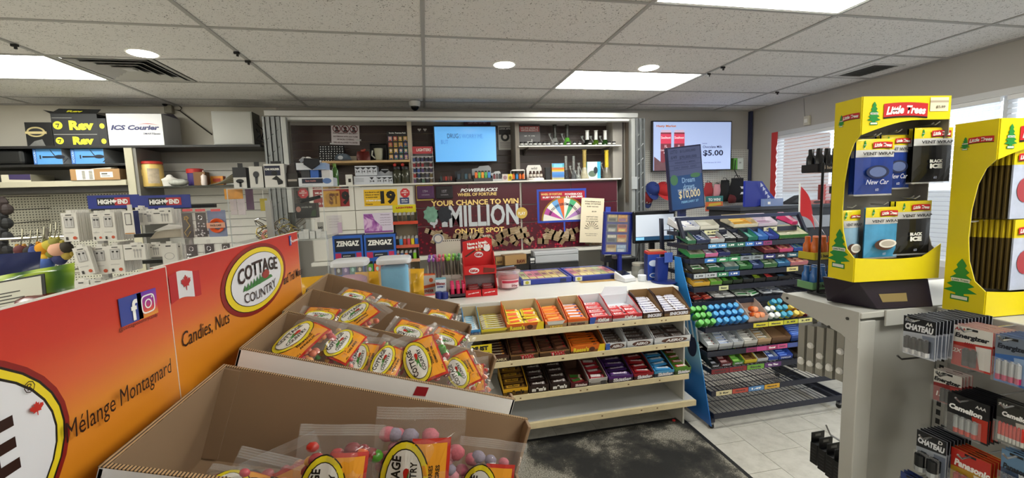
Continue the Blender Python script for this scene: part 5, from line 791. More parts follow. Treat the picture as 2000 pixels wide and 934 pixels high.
t, TM, w, fl = row1(1152, 1196, 'blue-sided red box of red wafer bars on the top candy shelf', .05, .12, 'b8242c', 'dce0e6', fl=.03, txt=[('KitKat', .12, .5, .5, .55, 'f4f0f0', .05)], extra=lambda t, w_, hf: mk('print', MB().quad((-w_/2, -.001, 0), (-w_*.3, -.001, 0), (-w_*.22, -.001, hf), (-w_/2, -.001, hf)), M('3a5ab4'), t)); fill(TM, w-.01, .02, .21, 1, 4, fl, 'red and white wafer bar in the blue-sided red box', 'red wafer bars, blue-sided box', ['c9242c', 'e4e0e4', 'c9242c'], seed=8, txt='KitKat', tc='c9242c', th=.018, up=.006)
t, TM, w, fl = row1(1197, 1255, 'red box with a tall white back flap, half full of red wafer bars', .05, .10, 'b8242c', 'dfe3ea', fl=.025, txt=[('KitKat', .1, .5, .4, .6, 'f4f0f0', .05)], extra=lambda t, w_, hf: mk('flap', MB().hexa([(-w_*.48, .235, .1), (w_*.5, .235, .1), (w_*.5, .238, .1), (-w_*.48, .238, .1), (-w_*.3, .25, .16), (w_*.5, .25, .15), (w_*.5, .253, .15), (-w_*.3, .253, .16)]), M('e2e6ee'), t)); fill(TM, w-.012, .015, .15, 2, 3, fl, 'red and white wafer bar in the box with the tall white flap', 'red wafer bars, white flap box', ['c9242c', 'e4e0e4', 'c9242c'], seed=9, jit=.15, txt='KitKat', tc='c9242c', th=.018, up=.005)
for i, (a, b) in enumerate(((1256, 1296), (1297, 1349))):
    t, TM, w, fl = row1(a, b, 'brown box of blue and white bars at the right end of the top shelf, %s' % ('inner', 'outer')[i], .045, .125, '3a221a', '8a6a44', fl=.025, txt=[('SNICKERS', .06, .5, .7, .55, 'e8e6ee', .06)]); fill(TM, w-.01, .015, .21, 1 if i == 0 else 2, 7, fl, 'dark blue and white bar in the %s brown box' % ('inner', 'outer')[i], 'dark blue and white bars, %s brown box' % ('inner', 'outer')[i], ['e2e0ea', '2c3470', '4a2a1c'], seed=10+i, jit=.1, txt='SNICKERS', tc='e8e8f4', th=.02, up=.005)
# ---- second shelf
z2, y2 = .649, 2.605
def row2(a, b, *args, **k): f = lambda p: 715-(p-965)*.113; return tray(args[0], X(a, py=f(a)), X(b, py=f(b)), y2, z2, .23, *args[1:], tilt=.16, **k)
t, TM, w, fl = row2(950, 996, 'dark brown box of dark caramel bars beside the yellow warning card', .045, .09, '4a2a1c', '3a261a', fl=.025, txt=[('CARAMILK', 0, .4, .8, .4, 'e8d8b0', .04)]); fill(TM, w-.01, .015, .2, 1, 6, fl, 'dark brown caramel bar in the box beside the yellow card', 'caramel bars, second shelf', ['3a221c', '5a3a28', 'c07a2a'], seed=12, txt='CARAMILK', tc='d8c8b0', up=.003)
for i, (a, b) in enumerate(((997, 1053), (1054, 1114))):
    t, TM, w, fl = row2(a, b, 'bronze box of brown twin bars on the second shelf, %s of two' % ('first from the left', 'second')[i], .04, .1, '8a6238', '5a3f28', fl=.03, txt=[('TWIX', .1, .5, .5, .75, 'b8202a', .07)], extra=lambda t, w_, hf: text('TWIX', .5*w_, .75*hf, M('e8dcc8'), t, (.1*w_+.0015, -.0008, .5*hf), bold=.12)); fill(TM, w-.01, .015, .21, 2, 7 if i == 0 else 5, fl, 'brown twin bar with tan seams in the %s bronze box' % ('left', 'right')[i], 'brown twin bars, %s box' % ('left', 'right')[i], ['4a2c20', '6a4430', '8a1f24'], seed=13+i, jit=.06+.2*i, th=.015, up=.004)
t, TM, w, fl = row2(1115, 1182, 'orange box with yellow corner on the second shelf, half empty', .055, .11, 'e2701c', '7a5a38', fl=.02, txt=[("Reese's", -.2, .5, .45, .6, 'f4d838', .05)], extra=reese); fill(TM, w-.012, .015, .2, 1, 6, fl, 'orange and brown peanut butter cup pack on the second shelf', 'orange packs, second shelf', ['d8681c', 'e8842c', '4a2a18'], seed=16, jit=.2, th=.018, up=.003)
def aero(t, w_, hf): mk('print', MB().ellip((.05*w_, -.001, hf*.5), .36*w_, hf*.38, 22), M('5a3424'), t); text('AERO', .5*w_, .42*hf, M('f0ecec'), t, (.05*w_, -.0022, hf*.5), bold=.05, shear=.2)
for i, (a, b, lab) in enumerate(((1183, 1224, 'left, with a blue corner'), (1225, 1276, 'middle, nearly empty'), (1278, 1349, 'right, widest'))):
    t, TM, w, fl = row2(a, b, 'white box of dark bubbly bars on the second shelf, %s' % lab, .05, .12, 'd9dadd', 'c9ccd2', fl=.02, extra=aero)
    if i == 0: decal(t, -w*.5, -w*.3, 0, .05, M('3a62b8'), -.0008, 'print')
    fill(TM, w-.01, .02, .2, 1 if i < 2 else 2, (6, 4, 3)[i], fl, 'dark brown and white bar in the %s white box' % ('left', 'middle', 'right')[i], 'dark bubbly bars, %s white box' % ('left', 'middle', 'right')[i], ['4a3a34', 'b0aaa8', '2a2220'], seed=17+i, jit=.12, txt='AERO', tc='3a2a24', th=.016, up=.003)
# ---- third shelf
z3, y3 = .409, 2.605
def row3(a, b, *args, **k): f = lambda p: 780-(p-980)*.123; return tray(args[0], X(a, py=f(a)), X(b, py=f(b)), y3, z3, .22, *args[1:], tilt=.16, **k)
for i, (a, b, o, lab, cs, tc) in enumerate(((983, 1032, 'd8a21c', 'yellow box of brown-yellow candy packs at the left of the third shelf', ['6a4a1c', 'c9982a', '3a2414'], '1c1410'), (1033, 1073, '33241e', 'dark brown box of dark candy packs on the third shelf, left of two', ['2c1f1c', '3a2a26', 'a8a0a0'], 'd8d4d0'), (1074, 1114, '2f211c', 'dark brown box of dark candy packs on the third shelf, right of two', ['2c1f1c', '3a2a26', 'a8a0a0'], 'd8d4d0'))):
    t, TM, w, fl = row3(a, b, lab, .055, .1, o, '4a3626', fl=.03, txt=[("m&m's", 0, .5, .7, .55, 'f0ece4' if i else '2a1a10', .07)]); fill(TM, w-.008, .012, .21, 1, 4, fl, ('brown and yellow candy pack with dark lettering, third shelf', 'dark candy pack with white lettering, left dark box', 'dark candy pack with white lettering, right dark box')[i], 'candy packs, third shelf, box %d' % (i+1), cs, seed=21+i, txt="m&m's", tc=tc, th=.018, up=.012, name='candy_pack', cat='candy pack', frac=.98)
t, TM, w, fl = row3(1115, 1149, 'nearly empty dark red box with one red and green pack', .04, .09, '5a2226', '4a2f22', fl=.01, txt=[('Skittles', .1, .5, .7, .5, 'e8d8d0', .05)]); fill(TM, w-.01, .02, .12, 1, 2, fl, 'red and green fruit candy pack in the nearly empty box', 'packs in the nearly empty box', ['7a1f24', '3a6a2a', 'c8b4a0'], seed=25, jit=.3, th=.02, name='candy_pack', cat='candy pack')
t, TM, w, fl = row3(1150, 1187, 'white-fronted box with a barcode and red foil packs', .055, .09, 'c9c4c0', '7a6a5a', fl=.03, extra=lambda t, w_, hf: mk('print', MB().box(w_*.15, w_*.42, -.001, -.0005, hf*.1, hf*.6).quad((-w_*.4, -.001, hf*.4), (w_*.1, -.001, hf*.4), (w_*.1, -.001, hf*.8), (-w_*.4, -.001, hf*.8), 1), [M('4a4644'), M('b8b2ac')], t)); fill(TM, w-.01, .015, .21, 1, 4, fl, 'red foil candy pack with white lettering in the white-fronted box', 'red foil packs, third shelf', ['a01f2c', 'd8c8c8', '6a1420'], seed=26, jit=.2, txt='DARE', tc='f0e8e8', th=.02, up=.008, name='candy_pack', cat='candy pack')
for i, (a, b, o, c, nm) in enumerate(((1189, 1237, '5a2a78', ['3a1f5a', '6a3a8a', 'b8a8c8'], 'purple'), (1238, 1277, 'a01f28', ['8a1a20', 'b82a30', 'd8b8a8'], 'dark red'), (1278, 1317, '4a9ed0', ['3a8ac4', '6ab4e0', 'e8f0f4'], 'sky blue'), (1318, 1350, '5a8a2a', ['4f7a24', 'c03a30', 'e0e8c8'], 'green'))):
    t, TM, w, fl = row3(a, b, nm+' box of fruit candy packs on the third shelf', .05, .10, o, '4a3a3a', fl=.03, txt=[('Skittles', .05, .45, .75, .55, 'f0ecf0', .06)]); fill(TM, w-.008, .012, .2, 1, 4, fl, nm+' fruit candy pack with white lettering, third shelf', nm+' fruit candy packs', c, seed=30+i, jit=.16, txt='Skittles', tc='f4f0f4', th=.02, up=.01, name='candy_pack', cat='candy pack')
p = at(938, 690, 'Y', 2.59); t = thing('warning_card', 'yellow card with bold black capitals hanging at the left of the second shelf', 'card', (p.x, 2.585, p.z)); mk('panel', MB().box(-.06, .075, 0, .002, -.045, .055), M('e0c91c', .5), t); text('MUST', .105, .03, M('1a1608'), t, (0, -.001, .032), bold=.07); text('TRY !!', .1, .03, M('1a1608'), t, (.01, -.001, -.01), bold=.07)
t = thing('price_clip', 'small white price label on the counter apron above the yellow bars', 'label', at(965, 600, 'Y', 2.87)); mk('panel', MB().box(-.03, .03, 0, .001, -.012, .012), M('c9d4d4'), t); text('2.99', .03, .01, M('4a5050'), t, (0, -.001, 0))
# ---- on the countertop
def on(px, py, z=CT): return at(px, py, 'Z', z+.0005)
def box_on(name, label, cat, px0, px1, py0, py1, d, mats, z=CT, rz=0, **k):
    q = on((px0+px1)/2, py1, z); return crate(name, label, cat, px0, px1, py0, py1, q.y, d, mats, q.z, rz=rz, **k)
KR = M('c4161c', .4)
# red two-tier wafer stand
t, w_, h_ = box_on('wafer_stand', 'tall red cardboard stand of wafer bars on the counter', 'display stand', 907, 970, 466, 579, .17, [KR, M('9a1216')])
for o in list(t.children): bpy.data.objects.remove(o)
hs = h_*.93; mk('side_panel', MB().prismx([(0, 0), (.17, 0), (.17, hs*.78), (.13, hs*.8), (.06, hs*.62), (.05, hs*.4), (0, hs*.18)], -w_/2, -w_/2+.004), KR, t); mk('side_panel', MB().prismx([(0, 0), (.17, 0), (.17, hs*.78), (.13, hs*.8), (.06, hs*.62), (.05, hs*.4), (0, hs*.18)], w_/2-.004, w_/2), KR, t)
hd = mk('header_panel', MB().prism([(-w_*.48, hs*.35), (w_*.48, hs*.35), (w_*.47, hs*1.02), (w_*.3, hs*1.06), (-w_*.47, hs*.99)], .15, .155), KR, t); text('Have a break,', w_*.66, .026, WH, hd, (.0, .148, hs*.95), rot=(0, R(-5), 0), bold=.05); text('have a Kit Kat.', w_*.74, .026, WH, hd, (.01, .148, hs*.89), rot=(0, R(-5), 0), bold=.05)
mk('print', MB().quad((-w_*.42, .148, hs*.71), (-w_*.38, .148, hs*.69), (-w_*.06, .148, hs*.81), (-w_*.1, .148, hs*.835)).quad((w_*.4, .148, hs*.78), (w_*.41, .148, hs*.81), (w_*.1, .148, hs*.845), (w_*.06, .148, hs*.81)).quad((-w_*.06, .1478, hs*.81), (0, .1478, hs*.80), (.0, .1478, hs*.84), (-w_*.06, .1478, hs*.85), 1).quad((w_*.04, .1478, hs*.81), (w_*.12, .1478, hs*.81), (w_*.1, .1478, hs*.85), (w_*.04, .1478, hs*.85), 1).ellip((w_*.3, .1475, hs*.85), w_*.11, .026, 18, 2).ellip((w_*.03, .1475, hs*.73), w_*.14, .022, 18, 2), [M('4a2418'), M('d8a860'), M('e8e8ea')], hd); text('KitKat', w_*.22, .022, M('b8141a'), hd, (w_*.03, .146, hs*.73), bold=.05)
mk('upper_tray', MB().box(-w_/2, w_/2, 0.02, .15, hs*.40, hs*.405).box(-w_/2, w_/2, .02, .024, hs*.40, hs*.565), KR, t); mk('print', MB().ellip((-w_*.2, .018, hs*.48), w_*.16, .021, 18).quad((w_*.08, .018, hs*.43), (w_*.44, .018, hs*.43), (w_*.46, .018, hs*.5), (w_*.1, .018, hs*.53), 1), [M('e8e8ea'), M('6a2014')], t); text('KitKat', w_*.24, .022, M('b8141a'), t, (-w_*.2, .016, hs*.48), bold=.05)
mk('back_lining', MB().box(-w_/2+.004, w_/2-.004, .11, .114, 0, hs*.4), M('8a7a80', .6), t)
for s in (-1, 1): mk('lower_tray', MB().box(s*w_*.25-w_*.235, s*w_*.25+w_*.235, -.004, .0, 0, hs*.13).box(s*w_*.25-w_*.235, s*w_*.25+w_*.235, 0, .1, 0, .004), KR, t); text('your wafer break', w_*.34, .012, WH, t, (s*w_*.25, -.006, hs*.07), rot=(0, R(-6), 0), bold=.03)
STM = Matrix.Translation(t.location)
fill(STM@Matrix.Translation((0, .03, hs*.41)), w_*.92, 0, .09, 2, 3, 0, 'red and white wafer bar in the upper tray of the red stand', 'wafer bars, upper tray of the stand', ['b01a20', 'd8d0d0', '6a1a1a'], seed=41, jit=.2, txt='KitKat', tc='a8161c', th=.03, up=.008)
fill(STM@Matrix.Translation((0, .01, .008)), w_*.92, 0, .09, 2, 3, 0, 'dark red wafer bar in the lower tray of the red stand', 'wafer bars, lower tray of the stand', ['7a1418', '9a1a1e', '4a0c10'], seed=42, txt='KitKat', tc='e0d0d0', th=.045, up=.012)
# pink candy tub with dish of chocolate
q = on(993, 562); t = thing('candy_tub', 'clear round tub with pink label and red candies beside the red stand', 'tub', q); mk('tub', MB().lathe((0, 0, 0), [(.075, 0), (.082, .01), (.095, .12), (.1, .125), (.1, .14), (.085, .142)], 24), FILM('e8d8dc', .35, .15), t, smooth=True); mk('candies', MB().lathe((0, 0, .004), [(.072, 0), (.086, .09), (.03, .095)], 18), M('c0525a', .5, var=.5, scale=40), t); mk('label', MB().grid(lambda u, v: (.0945*math.sin(-.75+u*1.6), -.0945*math.cos(-.75+u*1.6)-.001, .018+v*.062), 10, 1).grid(lambda u, v: (.0955*math.sin(-.7+u*1.5), -.0955*math.cos(-.7+u*1.5)-.001, .055+v*.018), 10, 1, 1), [M('dcc8cc', .4), M('b82c4a')], t); text('20¢', .05, .02, M('8a2a3a'), t, (.03, -.1, .034), bold=.03)
t = thing('chocolate_bar', 'open foil pack with chocolate lying on the pink candy tub', 'chocolate bar', (q.x-.03, q.y, .99+.146), (R(6), R(-8), R(-14))); mk('foil', MB().box(-.11, .08, .02, .075, -.001, .006), M('8fa4b8', .3, .4), t); mk('chocolate', MB().hexa([(-.09, -.02, .006), (.09, -.03, .0), (.1, .012, .0), (-.08, .025, .006), (-.09, -.02, .016), (.09, -.03, .012), (.1, .012, .012), (-.08, .025, .018)]), M('4a2620', .4, var=.4, scale=50), t)
# pen display
q = on(873, 575); t = thing('pen_display', 'white dotted cardboard display full of purple, pink and green pens', 'display stand', (q.x, q.y+.1, q.z)); pw_ = .135
mk('back_card', MB().box(-pw_*.45, pw_, .1, .104, 0, .4).prism([(-pw_*.3+.05*math.cos(a*PI/10), .4+.05*math.sin(a*PI/10)) for a in range(11)], .1, .104), M('d6d0c4', .5), t); mk('front_card', MB().box(-pw_, pw_, -.02, -.017, 0, .115).box(-pw_, -pw_+.003, -.02, .1, 0, .2).box(pw_-.003, pw_, -.02, .1, 0, .2), M('d9d4c8', .5), t); dm = MB()
for i in range(12): dm.quad(*[(-pw_*.4+i*.0163+a, .099, .385+b) for a, b in ((0, 0), (.008, 0), (.008, .008), (0, .008))]).quad(*[(-pw_*.95+i*.0215+a, -.0205, .1+b) for a, b in ((0, 0), (.01, 0), (.01, .01), (0, .01))], m=1)
mk('dots', dm, [M('2a2622'), M('a83a4a')], t); mk('print', MB().ellip((-pw_*.3, .0985, .41), .038, .038, 20).ellip((-pw_*.3, .098, .41), .028, .028, 20, 1), [M('8a90a0'), M('e2dcd4')], t)
for i in range(20):
    c = ['8a4fae', '9a5ab8', 'c05a8a', 'c8586a', 'd86a78', '8ac83a', '9fd040', '88c044', '6fae6a', '5a9e6a'][i % 10]; x = -pw_*.86+(i % 10)*pw_*.19; y = .0+.045*(i//10); o = tag(mk('pen', MB().tube([(0, 0, 0), (0, .0, .13)], .006, 6, 0).ball((0, 0, .14), (.013, .013, .018), 7, 5, 1), [M('6a5a66' if i % 10 < 5 else '5a5a50', .3, var=.3, scale=30), M(c, .4)], None, (q.x+x, q.y+.1+y, q.z+.115+.02*(i//10)), (R(-3), R((i % 3-1)*3), 0), key=('pen', c)), '%s-topped pen standing in the dotted display' % ('purple' if i % 10 < 2 else 'pink' if i % 10 < 5 else 'green'), 'pen', '%s pens in the dotted display' % ('purple' if i % 10 < 2 else 'pink' if i % 10 < 5 else 'green'))
for i, (x, s) in enumerate(((.0, 'hide pen'), (.075, 'hide pen'))): mk('paper_tag', MB().box(x-.03, x+.04, -.03, -.029, .1, .135), M('d8d4cc'), t)
# small goods left of the stand
t, w_, h_ = box_on('egg_box', 'white and orange chocolate egg carton behind the cardboard boxes', 'box', 822, 851, 538, 576, .1, [M('d8d0c8', .45), M('d8622a')]); mk('print', MB().quad((-w_*.5, -.001, h_*.3), (w_*.5, -.001, h_*.42), (w_*.5, -.001, h_*.58), (-w_*.5, -.001, h_*.46)).ellip((w_*.2, -.0014, h_*.75), w_*.14, h_*.11, 14), [M('d85a2c')], t); text('KINDER', w_*.7, h_*.14, M('b8321c'), t, (0, -.002, h_*.2), bold=.04)
t, w_, h_ = box_on('lip_balm_box', 'white box with dark red lettering over dark blue packs', 'box', 851, 872, 546, 582, .08, [M('ccd2da', .45), M('7ab0c0')]); text('Blistex', w_*.85, h_*.16, M('8a2a34'), t, (0, -.002, h_*.78), bold=.04); text('EXPERT', w_*.7, h_*.1, M('2a3a78'), t, (0, -.002, h_*.6), bold=.04); mk('packs', MB().lathe((-w_*.25, -.03, 0), [(.024, 0), (.026, .05), (.02, .055)], 12).lathe((w_*.3, -.032, 0), [(.024, 0), (.026, .045), (.02, .05)], 12), M('22307a', .3), t)
q = on(897, 582)
t = thing('lip_balm_tray', 'small clear tray of bright pink lip balm tubes beside the red stand', 'tray', (q.x, q.y, q.z)); mk('tray', MB().box(-.065, .065, 0, .09, 0, .01).box(-.065, .065, 0, .003, 0, .03).box(-.065, .065, .087, .09, 0, .05), M('3a2a34', .3), t)
for i in range(9): tag(mk('lip_balm', MB().lathe((0, 0, 0), [(.013, 0), (.013, .055)], 10).lathe((0, 0, 0), [(.0135, .055), (.0135, .085), (.012, .088)], 10, 1), [M('c0204a', .3), M('d83a6a', .3)], None, (q.x-.045+(i % 3)*.042, q.y+.02+(i//3)*.027, q.z+.011+.008*(i//3)), key='lipb'), 'bright pink lip balm tube standing in the small tray', 'lip balm', 'pink lip balms')
t, w_, h_ = box_on('small_carton', 'small white and pink dotted carton in front of the lip balm box', 'box', 822, 850, 578, 592, .06, [M('d6ccc8'), M('c0504a')]); 
# lottery scratch trays set in blue frames
a = on(1007, 553); LX0, LX1, LYF, LYB = a.x+.02, 1.60, 3.29, 3.66
for i, (x0, x1) in enumerate(((LX0, (LX0+LX1)/2-.005), ((LX0+LX1)/2+.005, LX1))):
    t = thing('ticket_tray', 'blue framed tray of scratch tickets under clear cover, %s of two on the counter' % ('left', 'right')[i], 'ticket tray', ((x0+x1)/2, LYF, CT+.001), (R(3), 0, 0)); hw = (x1-x0)/2; d = LYB-LYF-.02
    mk('frame', MB().box(-hw, hw, 0, .022, 0, .045).box(-hw, hw, d-.02, d, 0, .045).box(-hw, -hw+.02, .02, d-.02, 0, .045).box(hw-.02, hw, .02, d-.02, 0, .045), M('26368f', .35), t, bevel=.004); mk('bed', MB().box(-hw+.02, hw-.02, .022, d-.02, .0, .036), M('4a4a50'), t); mk('cover', MB().box(-hw+.01, hw-.01, .012, d-.01, .045, .047), FILM('ffffff', .02, .05), t)
    cl = ['9aa878', 'd0788a', 'c06a84', 'b89a62', 'c8ac6a', 'a8946a']
    for k in range(6):
        c = cl[(k+2*i) % 6]; wdt = (2*hw-.05)/6; s = mk('ticket', lambda: MB().box(-wdt*.47, wdt*.47, 0, d-.06, 0, .003).quad((-wdt*.4, .02, .0035), (wdt*.4, .02, .0035), (wdt*.4, .08, .0035), (-wdt*.4, .08, .0035), 1).quad((-wdt*.3, .13, .0035), (wdt*.3, .13, .0035), (wdt*.3, .2, .0035), (-wdt*.3, .2, .0035), 2), [M(c, .35, var=.4, scale=45), M('e0cc88', .4, var=.5, scale=60), M('7a4a5a', .4, var=.6, scale=60)], t, (-hw+.025+wdt*(k+.5), .03, .0365), key=('tk', c, i))
    lp = mk('price_sticker', MB().box(-.03, .03, -.003, -.001, .004, .04), M('d6d8d2'), t, (-hw+.05, 0, 0)); mk('print', MB().ellip((0, -.0035, .022), .016, .014, 14), M('b8b23a'), lp); mk('qr_free_label', MB().box(hw-.1, hw-.05, -.003, -.001, .008, .036), M('202a50'), t).name = 'dark_label'
t = thing('counter_mat', 'orange and brown printed strip on the counter in front of the ticket trays', 'mat', on(1170, 549)); mk('sheet', MB().box(-.17, .17, -.035, .035, 0, .001), M('a8864a', .4, var=.6, scale=24), t, (0, 0, 0), (0, 0, R(-2)))
t = thing('card_terminal', 'white payment terminal with black screen on the counter', 'payment terminal', on(1228, 550), (0, 0, R(14))); mk('body', MB().hexa([(-.055, -.02, 0), (.055, -.02, 0), (.055, .12, 0), (-.055, .12, 0), (-.055, -.02, .035), (.055, -.02, .035), (.055, .12, .075), (-.055, .12, .075)]), M('dcdde0', .35), t, bevel=.008); mk('screen', MB().hexa([(-.044, .03, .0505), (.044, .03, .0505), (.044, .11, .0735), (-.044, .11, .0735), (-.044, .03, .0515), (.044, .03, .0515), (.044, .11, .0745), (-.044, .11, .0745)]), M('16181c', .1), t); mk('base', MB().box(-.06, .06, -.024, .1, 0, .012), M('c9cacd', .4), t, bevel=.004)
# ticket display on a blue post
p = at(1207, 456, 'Y', 3.45); t = thing('ticket_display', 'blue framed upright ticket display on a post beside the monitor', 'display', (p.x, 3.45, CT)); dz = p.z-CT; a_, b_ = at(1179, 456, 'Y', 3.45), at(1235, 456, 'Y', 3.45); hw = (b_.x-a_.x)/2; hh = .5*(at(1207, 414, 'Y', 3.45).z-at(1207, 497, 'Y', 3.45).z)
mk('post', MB().box(-.015+.03, .015+.03, .02, .05, 0, dz-hh+.02).box(-.06, .1, -.02, .12, 0, .01), M('222f8a', .35), t); f = mk('frame', MB().box(-hw, hw, 0, .03, -hh, -hh+.022).box(-hw, hw, 0, .03, hh-.022, hh).box(-hw, -hw+.022, 0, .03, -hh+.022, hh-.022).box(hw-.03, hw, 0, .03, -hh+.022, hh-.022).box(-hw+.02, hw-.03, .02, .028, -hh+.02, hh-.02), M('1f2c86', .35), t, (0, 0, dz), (0, R(3.5), 0), bevel=.003)
for k in range(8):
    i, j = k % 2, k//2; mk('ticket', MB().box(-.046, .046, .012, .018, -.034, .034).quad((-.04, .0115, .006), (.04, .0115, .006), (.04, .0115, .03), (-.04, .0115, .03), 1).quad((-.035, .0115, -.028), (.03, .0115, -.028), (.03, .0115, -.004), (-.035, .0115, -.004), 2), [M(['8a8468', 'b87a3a', '6a7478', 'c06a4a', '5a6a74', 'b08a5a', 'b8a070', '7a94b0'][k], .35, var=.4, scale=40), M(['c8b07a', 'd8a050', '3a3a44', '7a3a3a', 'c9c4b8', 'b05a3a', '8a6a4a', 'a8c0d8'][k], .4, var=.4, scale=50), M(['4a4a44', '8a5a7a', 'b8b8b0', 'e0c070', '3a4450', 'd0b488', 'c8b898', 'c0c8d0'][k], .4, var=.5, scale=60)], f, (-.052+i*.096, 0, hh*.72-j*hh*.48))
mk('clear_front', MB().box(-hw+.02, hw-.03, .006, .0075, -hh+.02, hh-.02), FILM('ffffff', .06, .05), f)
# monitor
p = at(1279, 443, 'Y', 3.4); a_, b_ = at(1238, 443, 'Y', 3.4), at(1320, 443, 'Y', 3.4); hw = (b_.x-a_.x)/2; hh = .5*(at(1279, 411, 'Y', 3.4).z-at(1279, 474, 'Y', 3.4).z); t = thing('monitor', 'black cash register monitor with a pale grey screen', 'monitor', (p.x, 3.4, CT)); dz = p.z-CT
mk('casing', MB().box(-hw, hw, 0, .035, -hh, hh), M('101114', .3), t, (0, 0, dz), bevel=.012); mk('screen', MB().quad((-hw+.02, -.001, -hh+.06), (hw-.02, -.001, -hh+.06), (hw-.02, -.001, hh-.035), (-hw+.02, -.001, hh-.035)).quad((-hw+.02, -.001, -hh+.025), (hw-.02, -.001, -hh+.025), (hw-.02, -.001, -hh+.06), (-hw+.02, -.001, -hh+.06), 1).quad((-hw+.02, -.0014, -hh+.03), (-hw+.1, -.0014, -hh+.03), (-hw+.1, -.0014, -hh+.055), (-hw+.02, -.0014, -hh+.055), 2), [M('b9c1cc', .2, emit=.5), M('26445f', .2, emit=.5), M('7ab4dc', .2, emit=.6)], t, (0, 0, dz)); mk('stand', MB().box(-.025, .025, .04, .07, 0, dz-hh+.05).box(-.02, .02, .035, .06, dz-.06, dz+.0).box(-.1, .1, -.02, .16, 0, .012), M('141518', .35), t, bevel=.003); mk('cable', MB().tube([(-.12, .05, dz-hh), (-.15, .04, dz-hh-.12), (-.21, .0, .06), (-.24, -.03, .03)], .005), DK, t)
# clutter by the monitor
t = bottle('glass_jar', 'clear glass jar with white lid label beside the monitor', 'jar', on(1247, 540), [('jar', [(.055, 0), (.06, .01), (.06, .085), (.05, .1)]), ('lid', [(.055, .1), (.055, .12), (.05, .122)])], [M('9a9a90', .1, alpha=.6), M('b9b5a8', .3, .4)], n=18); mk('label', MB().ellip((0, -.061, .045), .035, .03, 16), M('d6d6d2'), t)
t = thing('tape_roll', 'small white roll standing beside the blue sanitizer box', 'roll', on(1254, 549)); mk('roll', MB().lathe((0, 0, 0), [(.03, 0), (.034, .008), (.034, .05), (.012, .052)], 16), M('d6dae0', .4), t)
t, w_, h_ = box_on('wipes_box', 'blue and red open-topped cardboard box at the right end of the counter', 'box', 1266, 1287, 497, 548, .1, [M('1f3f9a', .4), M('16286a')], rz=R(-12)); mk('print', MB().ellip((0, -.001, h_*.66), w_*.4, h_*.12, 18).ellip((-.0, -.0014, h_*.2), w_*.36, h_*.09, 18).ellip((0, -.0018, h_*.2), w_*.26, h_*.06, 18, 1), [M('c9d4e8'), M('2a5ab8')], t); mk('red_flap', MB().box(-w_/2, w_/2+.06, -.002, .1, h_, h_+.02), M('b8322a', .5), t); mk('top_flap', MB().box(-w_*.3, w_*.9, .01, .09, h_+.02, h_+.03), M('9a7a58'), t)
t = thing('sign_holder', 'navy blue plastic lottery counter sign base beside the blue box', 'sign holder', on(1300, 552)); mk('base', MB().lathe((0, .02, 0), [(.1, 0), (.1, .008), (.03, .014)], 20), M('1c2a68', .35), t); mk('holder', MB().hexa([(-.07, .0, .01), (.03, .02, .01), (.03, .06, .01), (-.07, .05, .01), (-.06, .02, .2), (.05, .03, .2), (.05, .05, .2), (-.06, .05, .2)]), M('1f2f78', .35), t, bevel=.004); mk('card', MB().box(-.005, .065, .005, .01, .16, .24), M('4a62b0', .4), t, (0, 0, 0))
t = thing('barcode_scanner', 'black handheld scanner on a stand behind the ticket trays', 'scanner', on(1172, 512, CT)); t.location = (at(1172, 512, 'Y', 3.72).x, 3.60, CT); mk('stand', MB().lathe((0, 0, 0), [(.05, 0), (.045, .015), (.012, .03), (.012, .1)], 14), M('17171a'), t); mk('head', MB().hexa([(-.035, -.06, .1), (.035, -.06, .1), (.03, .05, .1), (-.03, .05, .1), (-.04, -.07, .17), (.04, -.07, .17), (.03, .06, .21), (-.03, .06, .21)]), M('1c1c20', .35), t, bevel=.01)
t = thing('printer', 'dark receipt printer behind the terminal', 'printer', (1.55, 3.47, CT) if False else (1.78, 3.55, CT)); mk('case', MB().box(-.12, .12, 0, .14, 0, .13), M('17181b', .4), t, bevel=.012); mk('paper_slot', MB().box(-.06, .06, .02, .03, .13, .14), M('d0d0d0'), t)
# lottery totem sign
p = at(1340, 348, 'Y', 3.25); a_, b_ = at(1307, 348, 'Y', 3.25), at(1374, 348, 'Y', 3.25); hw = (b_.x-a_.x)/2; hh = .5*(at(1340, 287, 'Y', 3.25).z-at(1340, 412, 'Y', 3.25).z); t = thing('lottery_totem', 'tilted dark navy lottery screen on a post above the candy rack', 'sign', (p.x, 3.25, 0)); dz = p.z
mk('post', MB().box(-.03, .03, .04, .08, .02, dz-hh+.05).box(-.15, .15, -.1, .25, 0, .02), M('1c2454', .4), t); f = mk('panel', MB().box(-hw, hw, 0, .035, -hh, hh), M('141a3c', .3), t, (0, 0, dz), (0, R(-5.5), 0), bevel=.003); b = .012
mk('screen', MB().quad((-hw+b, -.001, hh*.1), (hw-b, -.001, hh*.1), (hw-b, -.001, hh-b), (-hw+b, -.001, hh-b)).quad((-hw+b, -.001, -hh+b), (hw-b, -.001, -hh+b), (hw-b, -.001, hh*.1), (-hw+b, -.001, hh*.1), 1), [M('474f74', .3), M('1c4274', .3, var=.3, scale=5)], f)
for z in (.28, .42, .58): mk('print', MB().quad((-hw*.95, -.0014, hh*z), (hw*.95, -.0014, hh*z), (hw*.95, -.0014, hh*z+.003), (-hw*.95, -.0014, hh*z+.003)), M('252c50'), f)
